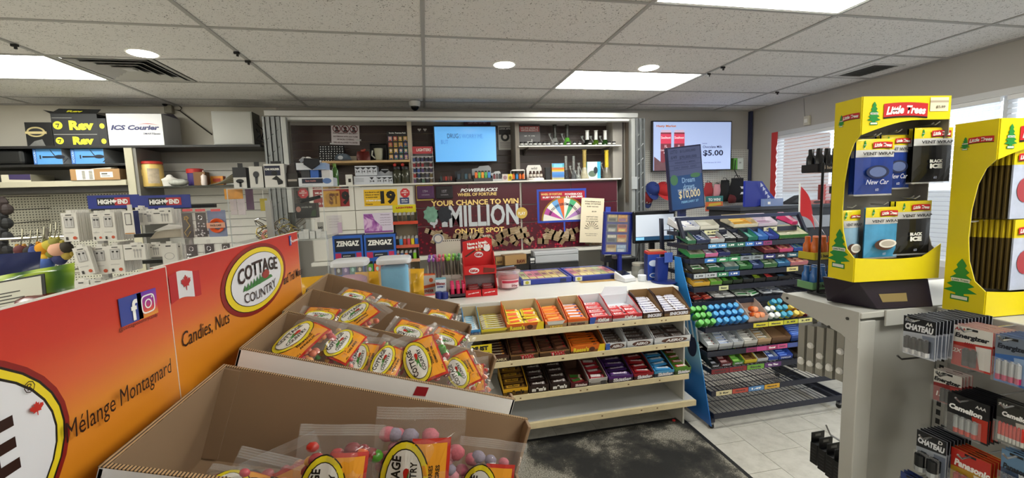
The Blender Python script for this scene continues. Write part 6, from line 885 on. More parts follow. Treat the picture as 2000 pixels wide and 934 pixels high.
D1 = M('252c50'); text('$70,000,000', hw*1.0, .03, D1, f, (hw*.2, -.002, hh*.65), bold=.03); text('6/49', hw*.35, .03, D1, f, (-hw*.62, -.002, hh*.68), bold=.02); text('LOTTO', hw*.4, .03, D1, f, (-hw*.6, -.002, hh*.85), bold=.02); text('$12,000,000', hw*.9, .025, D1, f, (hw*.2, -.002, hh*.84), bold=.02); text('WINNING NUMBERS', hw*1.2, .018, D1, f, (0, -.002, hh*.50)); text('DAILY GRAND   KENO', hw*1.3, .018, D1, f, (0, -.002, hh*.35)); text('Dream\ndraws', hw*.75, .1, M('7fa0c8', .4), f, (hw*.12, -.002, -hh*.16), bold=.02); text('750 PRIZES OF', hw*1.1, .02, M('b8c4d8'), f, (.0, -.002, -hh*.37), bold=.02); text('$10,000', hw*1.25, .075, M('d8c8a0'), f, (.02, -.002, -hh*.52), bold=.015); text('FEBRUARY 27', hw*1.0, .02, M('7fb0d8'), f, (0.02, -.002, -hh*.74), bold=.02); mk('print', MB().ellip((-hw*.7, -.0016, -hh*.02), hw*.22, .045, 14).ellip((hw*.55, -.0016, hh*.06), hw*.3, .02, 14), M('3f6a4a', .4), f)
# ================================================================ gum and candy wire rack
NV = M('1b1f30', .4); GX1, GX2 = 1.94, 3.06; SHG = [(1.375, 2.98), (1.28, 2.862), (1.175, 2.834), (1.067, 2.80), (.965, 2.785), (.85, 2.79), (.697, 2.642), (.525, 2.615), (.415, 2.567), (.25, 2.564), (.10, 2.527)]
t = thing('candy_rack', 'navy wire candy rack on casters with a bright blue side panel', 'rack', (2.5, 2.527, 0)); o2 = Vector((2.5, 2.527, 0))
def loc(v): return tuple(Vector(v)-o2)
for x in (GX1, GX2):
    mk('side_upright', MB().hexa([loc((x-.012, 2.9, 1.35)), loc((x+.012, 2.9, 1.35)), loc((x+.012, 2.93, 1.35)), loc((x-.012, 2.93, 1.35)), loc((x-.012, 2.98, 1.50)), loc((x+.012, 2.98, 1.50)), loc((x+.012, 3.01, 1.50)), loc((x-.012, 3.01, 1.50))]).hexa([loc((x-.012, 3.12, .06)), loc((x+.012, 3.12, .06)), loc((x+.012, 3.15, .06)), loc((x-.012, 3.15, .06)), loc((x-.012, 3.22, 1.49)), loc((x+.012, 3.22, 1.49)), loc((x+.012, 3.25, 1.49)), loc((x-.012, 3.25, 1.49))]), NV, t)
    mk('base_rail', MB().box(*[q for p_ in zip(loc((x-.015, 2.54, .05)), loc((x+.015, 3.2, .08))) for q in p_]), NV, t)
mk('top_bar', MB().box(GX1-2.5-.015, GX2-2.5+.015, .455, .485, 1.482, 1.508), M('2c3350', .35, .3), t, bevel=.002)
mk('back_grid', (lambda m: [m.tube([loc((GX1+.08*i, 3.15, .1)), loc((GX1+.08*i, 3.24, 1.47))], .003, 4) for i in range(15)] and [m.tube([loc((GX1, 3.155+.006*j, .2+.085*j)), loc((GX2, 3.155+.006*j, .2+.085*j))], .003, 4) for j in range(15)] and m)(MB()), NV, t)
for i, (z, y) in enumerate(SHG):
    s = mk('wire_shelf', MB().box(GX1-2.5, GX2-2.5, -.004, .004, -.016, .022), NV, t, (0, y-2.527, z)); dd = 3.14-y; m = MB()
    for k in range(29): x = GX1-2.5+.02+k*.0385; m.tube([(x, .003, 0), (x, dd, .012)], .0028, 4)
    for k in range(1, 4): m.tube([(GX1-2.5, dd*k/3, -.004+.004*k), (GX2-2.5, dd*k/3, -.004+.004*k)], .0028, 4)
    mk('wire_deck', m, NV, s)['kind'] = 'stuff'
    for x in (GX1-2.5, GX2-2.5): mk('side_rail', MB().box(x-.004, x+.004, 0, dd, -.012, .02), NV, s)
for x, y in ((GX1, 2.56), (GX2, 2.56), (GX1, 3.15), (GX2, 3.15)): c = mk('caster', MB().box(-.012, .012, -.015, .015, .03, .055).lathe((0, 0, 0), [(.004, .028), (.014, .03), (.014, .034)], 8), M('8a8a8c', .3, .7), t, loc((x, y, 0))); mk('wheel', MB().prismx([(.02*math.cos(k*PI/6), .02+.02*math.sin(k*PI/6)) for k in range(12)], -.009, .009), BLACK, c)
pb = [(2.92, 1.20), (2.885, 1.10), (2.77, .845), (2.64, .417), (2.53, .03), (2.93, .03), (3.0, 1.2)]
bp = mk('side_panel', MB().prismx([(y-2.527, z) for y, z in pb[:4]+pb[4:]], GX1-2.5-.024, GX1-2.5-.018), PAT('blue_burst', lambda n, L, b, tc: [L.new(tc.outputs['Object'], (s_ := n.new('ShaderNodeSeparateXYZ')).inputs[0]), L.new(s_.outputs['Z'], (r_ := ramp(n, [(.03, '155aa8'), (.35, '1f7ac8'), (.5, '9ad0ea'), (.62, '7ac0e4'), (.72, '2f8fd8'), (1, '2a86d0')])).inputs[0]), L.new(r_.outputs[0], b.inputs['Base Color'])]), t); bp['label'] = 'bright blue printed panel with pale burst and white strokes'
xp = GX1-2.5-.0248; mk('print', MB().poly([(xp, .235+.06*math.cos(a*PI/12), .55+.085*math.sin(a*PI/12)) for a in range(24)]), M('16204a', .4), bp); m = MB()
for dy, z0_, z1_, th in ((.15, .60, .77, .022), (.205, .62, .74, .02), (.26, .58, .80, .022)): m.quad((xp-.0004, dy, z0_), (xp-.0004, dy+th, z0_), (xp-.0004, dy+th+.035, z1_), (xp-.0004, dy+.035, z1_))
mk('print', m, M('e8f2f8', .4), bp)
def gpx(px, i): z, y = SHG[i]; return max(GX1+.012, min(GX2-.012, at(px, 455-px*.0 if False else 700, 'Y', y).x)) if False else max(GX1+.012, min(GX2-.012, gx(px, z, y)))
def gx(px, z, y):
    'x on the front edge (y,z) seen at pixel column px'
    lo, hi = 0., 5.
    for _ in range(30):
        m_ = (lo+hi)/2; d = Vector((m_, y, z))-CAM; u = 1000+FPX*d.dot(CR)/d.dot(CO)
        if u < px: lo = m_
        else: hi = m_
    return lo
ORD = ['top', 'second', 'third', 'fourth', 'fifth', 'sixth', 'seventh', 'eighth', 'ninth']
PK = [(0, 1326, 1368, 'd8d8da', 'c9ccd4', 'white', 2, 4, ('dcdce0', 'e8e6e4', '3a4a9a'), .25), (0, 1369, 1406, 'd9d6c8', 'cfcdc2', 'cream', 0, 0, (), 0), (0, 1434, 1482, 'd8cfb4', 'b8aa88', 'cream and orange', 1, 4, ('e0a83a', 'e8c870', 'd88a2a'), .1), (0, 1483, 1520, 'd0c4d2', 'cfc4d0', 'pale lilac', 1, 2, ('d8ccd8', '9a5a8a', 'c8b0c8'), .1), (0, 1548, 1592, 'c8356a', 'd8b0c0', 'bright pink', 2, 5, ('d87aa0', 'e0b0c8', 'c04a80'), .08),
 (1, 1342, 1361, '2f6a4a', 'b0b0a4', 'green and white', 1, 5, ('5a6a5a', 'd0d4d0', '2a5a3a'), .1), (1, 1362, 1388, '26304e', '8a9098', 'navy and white', 2, 5, ('3a4a86', 'c8ccd8', '26304e'), .12), (1, 1389, 1417, 'b4b8ba', 'b0b4b4', 'empty silver', 1, 2, ('8a3a44', 'c8c8c8', '8a3a44'), .1), (1, 1418, 1440, '16181e', 'c8c8c8', 'black and white', 1, 4, ('d0d2d4', '1a1c22', 'e0e0e0'), .1), (1, 1441, 1462, '16181e', '3a3c40', 'black, nearly full', 1, 5, ('1c1e26', 'd8d8d8', '30323a'), .1), (1, 1463, 1482, '1f6a5a', '3a8a78', 'teal', 1, 6, ('2a8a78', 'a8d0c4', '1c5a4c'), .06), (1, 1483, 1502, '2a62b0', '5a8ac8', 'mid blue', 1, 6, ('3a7ac8', 'a8c4e4', '2a4a9a'), .06), (1, 1503, 1523, '26388a', '3a4a98', 'royal blue', 1, 6, ('2c48a4', '7a90d0', '1c2a6a'), .06), (1, 1524, 1580, '2f6a2c', 'd4d0b8', 'green-fronted cream', 2, 2, ('d8d4bc', 'c8c8a8', 'd8d4bc'), .02),
 (2, 1346, 1378, '2f8a44', 'c0beae', 'empty green', 0, 0, (), 0), (2, 1379, 1404, 'c86a9a', 'b8b4b0', 'pink-fronted', 1, 5, ('3a3a5a', 'd8d4dc', '7a4a8a'), .15), (2, 1405, 1428, '222c62', 'b8b8bc', 'dark navy half empty', 1, 3, ('262c58', '5a5a7a', '1c2040'), .1), (2, 1494, 1523, '6a2a34', '4a2a2a', 'dark pink', 2, 6, ('a84a5a', 'c8a06a', '8a2a44'), .08), (2, 1524, 1551, 'c84a7a', 'a8787a', 'pink and yellow', 2, 6, ('d86a80', 'd8c06a', 'b83a6a'), .08), (2, 1552, 1580, '2a4a9a', '4a6a9a', 'blue and lime', 2, 6, ('3a7ac0', 'b8c84a', '2a4a9a'), .08),
 (3, 1352, 1385, '3a3a30', '5a5a4a', 'grey-green', 1, 4, ('d0d4cc', '4a8a4a', 'e0e4e0'), .2), (3, 1386, 1416, '2f6a4a', '3a4a4a', 'dark green and white', 1, 4, ('d8dcd8', '2a6a3a', 'c8ccd4'), .15), (3, 1417, 1445, '2a5a64', 'bcc4bc', 'empty teal', 0, 0, (), 0), (3, 1446, 1471, '2f6a3a', '4a8a54', 'leaf green', 1, 6, ('2f7a3f', 'c0d4b4', '2a5a2f'), .08), (3, 1472, 1493, '2a3a6a', '4a5a8a', 'navy and green', 1, 6, ('3a4a8a', 'b8c4d8', '2a5a4a'), .08), (3, 1494, 1520, '3a6a3f', 'a8b8a0', 'pale green half empty', 1, 3, ('5a8a5a', 'c4d0b8', '3a6a3a'), .08), (3, 1521, 1545, '2a5a8a', '5a9ac0', 'sky blue', 1, 5, ('4a9ad0', 'a8d0e8', '3a7ab0'), .08), (3, 1546, 1580, 'b8707a', 'c8a090', 'peach pink', 2, 5, ('d8887a', 'e0c0a4', 'c05a6a'), .1),
 (4, 1354, 1388, 'd8a832', 'c8b070', 'yellow', 1, 2, ('d8a42a', 'e0d0a0', 'b8862a'), .05), (4, 1389, 1412, '5a9a2a', 'c8c0a8', 'bright lime', 1, 3, ('8ac03a', 'c0d890', '5a9a2a'), .08), (4, 1413, 1432, '26401f', '3a4a2a', 'dark green', 1, 3, ('4a9a2a', '6ab03a', '2a5a1c'), .2), (4, 1433, 1452, '1c2a1c', '2a3a24', 'blackish green', 1, 3, ('3a8a2f', '5aa03a', '1f3a1c'), .2), (4, 1453, 1473, '16181c', '2a2c30', 'black', 1, 2, ('20242a', '5a6a70', '14161a'), .1), (4, 1474, 1497, '14161a', '2c2e2a', 'black with lime packs', 1, 3, ('7a9a2a', 'a0b83a', '3a4a1c'), .3), (4, 1498, 1520, '14161a', '222428', 'black with a red pack', 1, 2, ('b82a30', 'd04a4a', '6a1418'), .3), (4, 1521, 1545, '16181c', '2a2a2e', 'black nearly empty', 1, 1, ('1c2a3a', '3a5a7a', '14181c'), .1),
 (7, 1380, 1404, 'c8ccd0', 'b8bcc0', 'white, first from the left', 1, 5, ('d4d6d8', 'e8e8ea', '7a3a3a'), .15), (7, 1405, 1432, 'c9cdd2', 'b8bcc2', 'white with blue print', 1, 5, ('d4d8e0', 'b0bcd8', '5a6a9a'), .15), (7, 1433, 1453, 'c4c8cc', 'b0b4b8', 'white half empty', 1, 3, ('d0d2d4', 'a8acb4', '6a6a70'), .2), (7, 1454, 1480, 'c9c8c2', 'b4b2aa', 'white with heaped packs', 1, 6, ('d4d2cc', 'e0dcd4', '5a4a44'), .25), (7, 1481, 1507, 'b89a78', 'a89878', 'tan and white', 1, 5, ('d0ccc4', 'b89a6a', '8a8a88'), .2), (7, 1508, 1545, '6a4a30', '7a5c40', 'empty brown', 0, 0, (), 0), (7, 1546, 1588, '2a4a9a', '4a6ab8', 'full blue', 1, 8, ('3a62c0', '7a9ae0', '2a4290'), .05),
 (8, 1388, 1408, '121316', '241c18', 'black', 1, 2, ('1a1c22', '8a8c94', '14161a'), .1), (8, 1409, 1432, '5a1a20', '4a2a22', 'dark red', 1, 2, ('6a1c22', 'a08080', '40100f'), .1), (8, 1433, 1455, '4a8a2a', '5a7a3a', 'green', 1, 4, ('5fa03a', '90c060', '3a7a22'), .08), (8, 1456, 1480, 'd0b82a', '7a5a30', 'empty yellow', 0, 0, (), 0), (8, 1481, 1502, 'b8bcc0', '5a4632', 'white-fronted brown', 0, 0, (), 0), (8, 1503, 1522, '2a4aa0', 'b0b8c4', 'half empty blue and white', 1, 2, ('2a4a9a', 'b0bcd8', '2a3a7a'), .1), (8, 1523, 1550, '223f9a', '3a5ab0', 'deep blue', 1, 6, ('2c52b8', '6a8ad8', '223a8a'), .05), (8, 1551, 1568, '1c1410', '2c2018', 'dark brown empty', 0, 0, (), 0), (8, 1569, 1588, '4a1c22', '5a2a2a', 'maroon', 1, 4, ('6a242c', '9a6a6a', '3a1216'), .08), (8, 1589, 1610, '4a8a2f', '5a7a3a', 'leaf green', 1, 5, ('5f9a3c', '8ab868', '3a6a22'), .06), (8, 1611, 1635, '223a8a', '3a52a0', 'dark blue', 1, 5, ('2c4aa8', '6a84c8', '22347a'), .06)]
LT = {8: 'HALLS', 7: '', 2: '', 4: ''}
for n_, (i, a, b, out, ins, nm, nx, ny, cols, jit) in enumerate(PK):
    z, y = SHG[i]; x0, x1 = gx(a, z+.02, y), gx(b, z+.02, y); x0, x1 = max(x0, GX1+.004), min(x1, GX2-.004)
    tx = [('HALLS', 0, .5, .7, .45, 'd8dce8', .05)] if i == 8 and nm.split()[0] in ('black', 'dark', 'deep', 'maroon', 'green') and nm != 'dark brown empty' else []
    t, TM, w, fl = tray('%s display box on the %s shelf of the wire rack' % (nm, ORD[i]), x0, x1, y+.012, z+.026, .16 if i else .17, .032 if i != 7 else .05, .062 if i != 7 else .085, out, ins, fl=.006 if i != 7 else .025, tilt=.26, txt=tx, name='display_carton')
    if nx: fill(TM, w-.008, .008, .15*min(1, ny/5+.2), nx, ny, fl, 'small gum pack in the %s box on the %s rack shelf' % (nm, ORD[i]), 'gum in the %s box, %s shelf' % (nm, ORD[i]), cols, seed=n_, jit=jit, th=.016 if i != 7 else .012, name='gum_pack', cat='gum', frac=.95, up=.002 if i != 7 else .005)
# roll candy heaped on the sixth shelf, gum bottles on the seventh
z, y = SHG[5]; rr = random.Random(9)
for a, b, c, nm in ((1356, 1396, ['8a2420', 'c05a44', 'd8c8c0'], 'red'), (1397, 1440, ['c4c4c4', 'e0e0e0', '8a8a8c'], 'silver white'), (1441, 1490, ['b8c4b8', '3a8a4a', '26302a'], 'green and white'), (1491, 1535, ['c0c4cc', '2a3040', '3a4a6a'], 'navy and white')):
    x0, x1 = gx(a, z, y), gx(b, z, y); t, TM, w, fl = tray('low black tray of %s roll candies on the sixth rack shelf' % nm, x0, x1, y+.012, z+.024, .2, .012, .03, '1a1c24', '2a2c34', fl=.004, tilt=.2)
    fill(TM, w-.006, .006, .19, 2, 7, fl, nm+' twist-wrapped roll candy in the low black tray', nm+' roll candies', c, seed=a, jit=.35, th=.02, name='roll_candy', cat='candy', frac=1.0)
z, y = SHG[6]
def gbot(): return MB().lathe((0, 0, 0), [(.019, 0), (.022, .008), (.022, .04), (.019, .048)], 12).lathe((0, 0, 0), [(.02, .048), (.02, .064), (.016, .067)], 12, 1).lathe((0, 0, 0), [(.0225, .012), (.0225, .034)], 12, 2)
for a, b, cs, nm, rows, tilt in ((1364, 1398, ('3a9a30', '6fbf62', '2f7a2f'), 'green and white', 3, .9), (1399, 1462, ('2f80c8', '56a6de', '2a62a8'), 'light blue', 3, .9), (1502, 1524, ('c8ccd0', 'e0e4e4', '4a7a6a'), 'silver and green', 2, .9), (1525, 1549, ('2f86b8', '4aa4c4', 'c0c84a'), 'teal and lime', 3, .9), (1550, 1572, ('d8a82a', 'e0c860', 'b8781c'), 'golden yellow', 2, .9), (1573, 1612, ('a02a26', 'd0a050', '6a1816'), 'red and gold', 3, .9)):
    x0, x1 = gx(a, z, y), gx(b, z, y); n = max(1, int((x1-x0)/.047))
    for j in range(rows):
        for i in range(n): tag(mk('gum_bottle', gbot, [M(cs[0], .25), M(cs[1], .3), M(cs[2], .35, var=.4, scale=60)], None, (x0+(i+.5)*(x1-x0)/n+.003*(j % 2), y+.045+j*.05, z+.03+j*.036), (R(48), R((i*13+j*7) % 9-4), 0), key=('gb', nm), smooth=True), nm+' gum bottle lying cap forward on the seventh rack shelf', 'gum bottle', nm+' gum bottles')
x0, x1 = gx(1463, z, y), gx(1501, z, y); t, TM, w, fl = tray('white open box with three orange gum bottles on the seventh rack shelf', x0, x1, y+.012, z+.024, .18, .05, .1, 'c8b0a4', 'b8a498', fl=.01, tilt=.3)
for i in range(3): o = mk('gum_bottle', gbot, [M('d86a2a', .25), M('e8966a', .3), M('c04a1c', .35)], None, key=('gb', 'or'), smooth=True); o.matrix_world = TM@Matrix.LocRotScale(Vector(((-.022, .022, .0)[i], (.05, .05, .1)[i], .03+.02*(i == 2))), Euler((R(60), 0, 0)), None); tag(o, 'bright orange gum bottle in the white open box', 'gum bottle', 'orange gum bottles')
# price strips on the shelf lips
def strip(i, a, b, n, cols, txts=None):
    z, y = SHG[i]; x0, x1 = gx(a, z, y), gx(b, z, y); t = thing('price_strip', 'row of small price labels on the lip of the %s rack shelf%s' % ((ORD+['tenth'])[i], '' if a < 1440 else ', further right'), 'label strip', ((x0+x1)/2, y-.005, z+.004)); w = (x1-x0)/n
    for k in range(n):
        c = mk('price_label', MB().box(-w*.48, w*.48, -.001, 0, -.017, .017), M(cols[k % len(cols)], .4), t, (-(x1-x0)/2+(k+.5)*w, 0, 0)); s = (txts or ['1.99'])[k % len(txts or [1])]
        if s: text(s, w*.6, .014, WH if cols[k % len(cols)][0] in '12345a' else M('3a3a3a'), c, (0, -.0015, 0), bold=.05)
strip(0, 1374, 1403, 1, ['d8d6a8'], ['2.49']); strip(0, 1490, 1517, 1, ['d8d4b0'], ['2.49']); strip(1, 1382, 1507, 7, ['5a9ad0', '5a9ad0', '2f6a58', '2f6a58', '3a78c0', '3a4a98', '8a2f6a']); strip(2, 1375, 1490, 5, ['3a7ac0', '3a8a5a', '3a8a5a', '8a949a', '8a949a'], ['5', '5', '5', '5', '5']); strip(2, 1491, 1580, 4, ['2a2a6a', '1c2430', '2a5a6a', 'b85a9a'], ['Excel', 'XCEL', 'Trident', 'Trident']); strip(3, 1354, 1444, 4, ['b8bcc0', 'b8bcc0', '3a7a5a', '3a5a9a']); strip(3, 1535, 1558, 1, ['d8cc8a'], ['Clorets']); strip(4, 1403, 1422, 1, ['c8cc9a'], ['Mentos']); strip(6, 1470, 1614, 5, ['d0c43a', 'd8d04a', 'c0c03a', 'd8d48a', 'd4c860'], ['Mentos', 'Mentos', '3.49', '3.49', '3.49']); strip(7, 1456, 1614, 8, ['8a2a5a', 'c04a8a', 'a83a6a', 'd0568a', '4a5a9a', '3a62a8', '8a2a34', 'a02a30'], ['Dentyne', '', 'Excel']); strip(8, 1388, 1525, 4, ['7a1f28', '8a242c', '6aa03a', '5a2f6a'], ['HALLS', 'HALLS', 'Ricola', 'Tic Tac']); strip(8, 1558, 1620, 3, ['3a7ac0', '8ac0d8', 'd0c43a']); strip(9, 1397, 1522, 4, ['d8cca0', 'b84a3a', '5a8ac0', 'd0a030'], ['2 for', 'Maynards', '1.49', 'Maynards'])
t = tag(mk('candy_tube', MB().box(-.05, .05, 0, .1, 0, .03), M('2a2c34', .3, var=.7, scale=40), None, (gx(1640, SHG[9][0], 2.66)-.04, 2.62, SHG[9][0]+.024), bevel=.006), 'small dark foil packet alone on the tenth rack shelf', 'packet')
# ---- things behind the rack
t = thing('back_unit', 'dark low shelf unit behind the wire rack', 'shelf unit', (3.6, 3.62, 0)); mk('body', MB().box(-.55, .6, .03, .5, 0, 1.5), M('26272b', .5), t); mk('top', MB().box(-.57, .62, 0, .52, 1.5, 1.535), M('2e3036', .4), t, bevel=.003); mk('front_rail', MB().box(-.55, .6, .0, .03, 1.3, 1.42), M('9a9ca0', .4, .3), t)
a = at(1455, 413, 'Y', 3.66)
t = thing('magazine_file', 'tall blue slanted cardboard file display with white triangles', 'file holder', (at(1488, 413, 'Y', 3.66).x, 3.66, 1.5355)); w_ = (at(1522, 400, 'Y', 3.66).x-a.x)/2; hz = at(1470, 353, 'Y', 3.66).z-1.5355
for k in range(6):
    mk('divider', MB().prism([(-w_, 0), (-w_+.13+k*.012, 0), (w_*.2+k*.01, .03), (-w_*.9+.14, hz*.5), (-w_+.05, hz), (-w_, hz)] if k == 0 else [(-w_+.02*k, 0), (w_, 0), (w_, .05), (w_*.55, hz*.55), (w_*.1, hz*.99-.004*k), (-w_+.02*k, hz)], k*.028, k*.028+.004), M('1f2f96', .4), t, (0, 0, 0))
tm = MB()
for k in range(6): x, z = -.03+k*.028, hz*(.92-.15*k); tm.poly([(x, -.006, z), (x+.035, -.006, z-.03), (x+.002, -.006, z-.045)])
mk('print', tm, M('c0c8e0'), t); mk('front_pocket', MB().box(-.02, w_, -.05, -.004, 0, .075), M('8aa0d0', .2, alpha=.7), t); mk('price_label', MB().box(.02, .05, -.052, -.0505, .02, .045), WH, t)
t = thing('hand_flag', 'small red and white stick flag at the right end of the wire rack', 'flag', (at(1562, 412, 'Y', 3.3).x, 3.3, 1.25)); mk('stick', MB().tube([(0, 0, 0), (-.01, 0, .50)], .007), M('e0e0dc'), t); mk('cloth', MB().grid(lambda u, v: (.005+u*(.1+.08*v), .012*math.sin(5*u+2*v), .47-v*.27-u*u*.14), 8, 6), M('c8242a', .7), t, smooth=True); mk('white_stripe', MB().grid(lambda u, v: (.09+.1*v+u*.09, .012*math.sin(3+2*u)-.004, .25-v*.14-u*.1), 4, 4), M('d8d4dc', .7), t)
t = thing('flag_stand', 'dark block holding the small flag behind the rack', 'stand', (t.location.x, 3.3, 0)); mk('block', MB().box(-.06, .06, -.03, .08, 0, 1.25), M('222228'), t)
for i, (px0, px1, py0, py1, c, nm) in enumerate(((1580, 1612, 391, 407, 'c06a60', 'left'), (1613, 1638, 391, 407, 'b85a54', 'right'))):
    t, w_, h_ = crate('bread_pack', 'reddish printed snack pack on the dark unit by the window, %s' % nm, 'pack', px0, px1, py0, py1, 3.68, .12, [M(c, .35, var=.3, scale=20), M('8a3a36')], 1.5355); mk('print', MB().ellip((0, -.001, h_*.5), w_*.25, h_*.35, 14), M('3a2420'), t); t.location.x += .0
t, w_, h_ = crate('carton', 'upright reddish carton behind the snack packs by the window', 'box', 1607, 1625, 360, 391, 3.86, .06, [M('b8504a', .45), M('8a3a36')], 1.5355)
t = thing('black_bag', 'black pointed bag lying on the dark unit behind the flag', 'bag', (at(1572, 402, 'Y', 3.8).x, 3.9, 1.5355)); mk('bag', MB().hexa([(-.16, -.06, 0), (.1, -.06, 0), (.1, .08, 0), (-.16, .08, 0), (.0, -.03, .09), (.09, -.03, .1), (.09, .05, .1), (.0, .05, .09)]), M('141416', .6), t, bevel=.01)
# ---- on the floor
def mat_mat(n, L, b, tc):
    nz = n.new('ShaderNodeTexNoise'); nz.inputs['Scale'].default_value = 1.7; nz.inputs['Detail'].default_value = 10; nz.inputs['Roughness'].default_value = .62; nz.inputs['Distortion'].default_value = .15; L.new(tc.outputs['Object'], nz.inputs['Vector'])
    n2 = n.new('ShaderNodeTexNoise'); n2.inputs['Scale'].default_value = 130; n2.inputs['Detail'].default_value = 3; L.new(tc.outputs['Object'], n2.inputs['Vector'])
    a = n.new('ShaderNodeMath'); a.operation = 'MULTIPLY'; r1 = ramp(n, [(.44, (.1, .1, .1, 1)), (.56, (1, 1, 1, 1))]); L.new(nz.outputs['Fac'], r1.inputs[0]); L.new(r1.outputs[0], a.inputs[0]); L.new(n2.outputs['Fac'], a.inputs[1])
    r = ramp(n, [(.0, '1e1e1f'), (.28, '403e39'), (.45, '807b70'), (.65, 'a8a398')]); L.new(a.outputs[0], r.inputs[0]); L.new(r.outputs[0], b.inputs['Base Color']); b.inputs['Roughness'].default_value = .95
t = thing('floor_mat', 'black rubber-edged floor mat worn grey with dust before the candy shelves', 'mat', (1.0, 2.10, 0)); mk('carpet', MB().box(-.78, .79, -.58, .61, .001, .008), PAT('dusty_black_carpet', mat_mat), t); mk('rubber_edge', MB().box(-.81, .82, -.61, -.58, .001, .006).box(-.81, .82, .61, .64, .001, .006).box(-.81, -.78, -.58, .61, .001, .006).box(.79, .82, -.58, .61, .001, .006), M('141415', .6), t)
t = thing('plastic_wrap', 'crumpled scrap of clear plastic on the floor under the candy shelves', 'wrapper', at(1258, 806, 'Z', .0)); mk('film', MB().grid(lambda u, v: ((u-.5)*.13, (v-.5)*.05, .012+.022*math.sin(11*u+3*v)*math.cos(9*v+4*u)+.016*math.sin(PI*u)), 12, 8), M('c9ccd0', .15, alpha=.7), t)
tag(mk('bottle_cap', MB().lathe((0, 0, 0), [(.012, 0), (.012, .006), (.01, .008)], 10), M('d0282a'), None, tuple(at(1316, 822, 'Z', .0085))), 'tiny red cap at the far edge of the black floor mat', 'cap')
# ================================================================ cottage candy display: sign boards, corrugated boxes, bags
KRAFT = M('90755a', .75, var=.1, scale=5, bump=.02); WOUT = M('f6f5f5', .5)
def rim_mat(n, L, b, tc):
    wv = n.new('ShaderNodeTexWave'); wv.inputs['Scale'].default_value = 95; wv.inputs['Distortion'].default_value = .6; L.new(tc.outputs['Object'], wv.inputs['Vector']); r = ramp(n, [(.25, '3c2c1c'), (.6, 'b8966c')]); L.new(wv.outputs['Fac'], r.inputs[0]); L.new(r.outputs[0], b.inputs['Base Color']); b.inputs['Roughness'].default_value = .8
RIM = PAT('corrugated_edge', rim_mat); TILT = R(18); BL_, BH = .50, .155
t = thing('display_stand', 'sloped wooden stand under the corrugated candy boxes', 'stand', (-.1, .2, 0)); c_, s_ = math.cos(TILT), math.sin(TILT)
mk('sloped_board', MB().hexa([(.1-.36, -.06, 1.31), (.1+.12, -.06, 1.155), (.1+.12, 1.86, 1.155), (.1-.36, 1.86, 1.31), (.1-.36, -.06, 1.325), (.1+.12, -.06, 1.17), (.1+.12, 1.86, 1.17), (.1-.36, 1.86, 1.325)]) if False else MB().prism([(-.27, 1.28), (.24, 1.115), (.24, 1.10), (-.27, 1.265)], -.06, 1.38), M('6a5a48', .6), t)
for x, y in ((-.22, 0), (.18, 0), (-.22, 1.33), (.18, 1.33)): mk('leg', MB().box(x-.02, x+.02, y-.02, y+.02, 0, 1.10 if x > 0 else 1.24), M('4a4038', .6), t)
BX = []
for nm, x0, y0, y1, z in (('nearest corrugated box, cut by the bottom edge', -.315, .17, .425, 1.477), ('second corrugated box, kraft inside with four bags standing', -.318, .447, .70, 1.477), ('white-sided corrugated box with a red square, full of bags', -.325, .772, 1.02, 1.477), ('kraft corrugated box behind the white-sided one', -.335, 1.026, 1.272, 1.475), ('farthest corrugated box, beside the cotton candy tubs', -.35, 1.278, 1.54, 1.473)):
    t = thing('corrugated_box', nm, 'box', (x0, y0, z), (0, TILT, 0)); w_ = y1-y0; h = .006; L_ = BL_ if y0 < 1 else .475
    m = MB().box(0, L_, 0, w_, -BH, -BH+h)
    for ya, yb, so in ((0, h, 0), (w_-h, w_, 1)): m.box(0, L_, ya, yb, -BH, 0)
    m.box(0, h, 0, w_, -BH, 0); m.box(L_-h, L_, 0, w_, -BH, -.085).box(L_-h, L_, w_-.03, w_, -BH, 0).box(L_-h, L_, 0, .03, -BH, 0)
    for i, f in enumerate(m.f):
        ys = [m.v[k][1] for k in f]; xs = [m.v[k][0] for k in f]
        if max(ys) < 1e-6: m.m[i] = 1
    mk('carton', m, [KRAFT, WOUT], t, bevel=.0015); mk('rim', MB().box(0, L_, -.0005, h+.0005, 0, .0012).box(0, L_, w_-h, w_, 0, .0012).box(0, h, 0, w_, 0, .0012), RIM, t); mk('fold', MB().box(h, h+.022, w_-h-.0035, w_-h, -BH+.01, -.002), KRAFT, t)
    if 'red square' in nm: mk('sticker', MB().quad((.305, -.001, -.026), (.328, -.001, -.024), (.330, -.001, -.006), (.308, -.001, -.008)), M('a01a26', .5), t)
    BX.append((t, w_))
# --- bag prototype meshes
BW, BHH, BT = .136, .2, .048
def bulge(x, z, s=1):
    u = x/BW+.5; v = z/BHH+.5
    if not (0 < u < 1 and 0 < v < 1): return 0
    e = max(0, min(1, (min(v, 1-v)-.09)/.16)); return s*BT/2*(math.sin(PI*u)**.55)*math.sin(PI*e/2)
def wr(x, z, k): return .0022*math.sin(70*x+40*z+k)+.002*math.sin(120*z-50*x+2*k)+.0013*math.sin(210*x+k*3)
def bag_film(k):
    m = MB(); nu, nv = 16, 22
    for s in (1, -1): m.grid(lambda u, v: ((u-.5)*BW*s*(1-.03*math.sin(PI*v)), -bulge((u-.5)*BW*s, (v-.5)*BHH, s)-s*.0004+wr((u-.5)*BW*s, (v-.5)*BHH, k)*(.4+(.9 if min(v, 1-v) > .1 else .6)), (v-.5)*BHH), nu, nv)
    return m
def drape(m, k, off): m.v = [(x, -bulge(x, z)-off+.35*wr(x, z, k)+y, z) for x, y, z in m.v]; return m
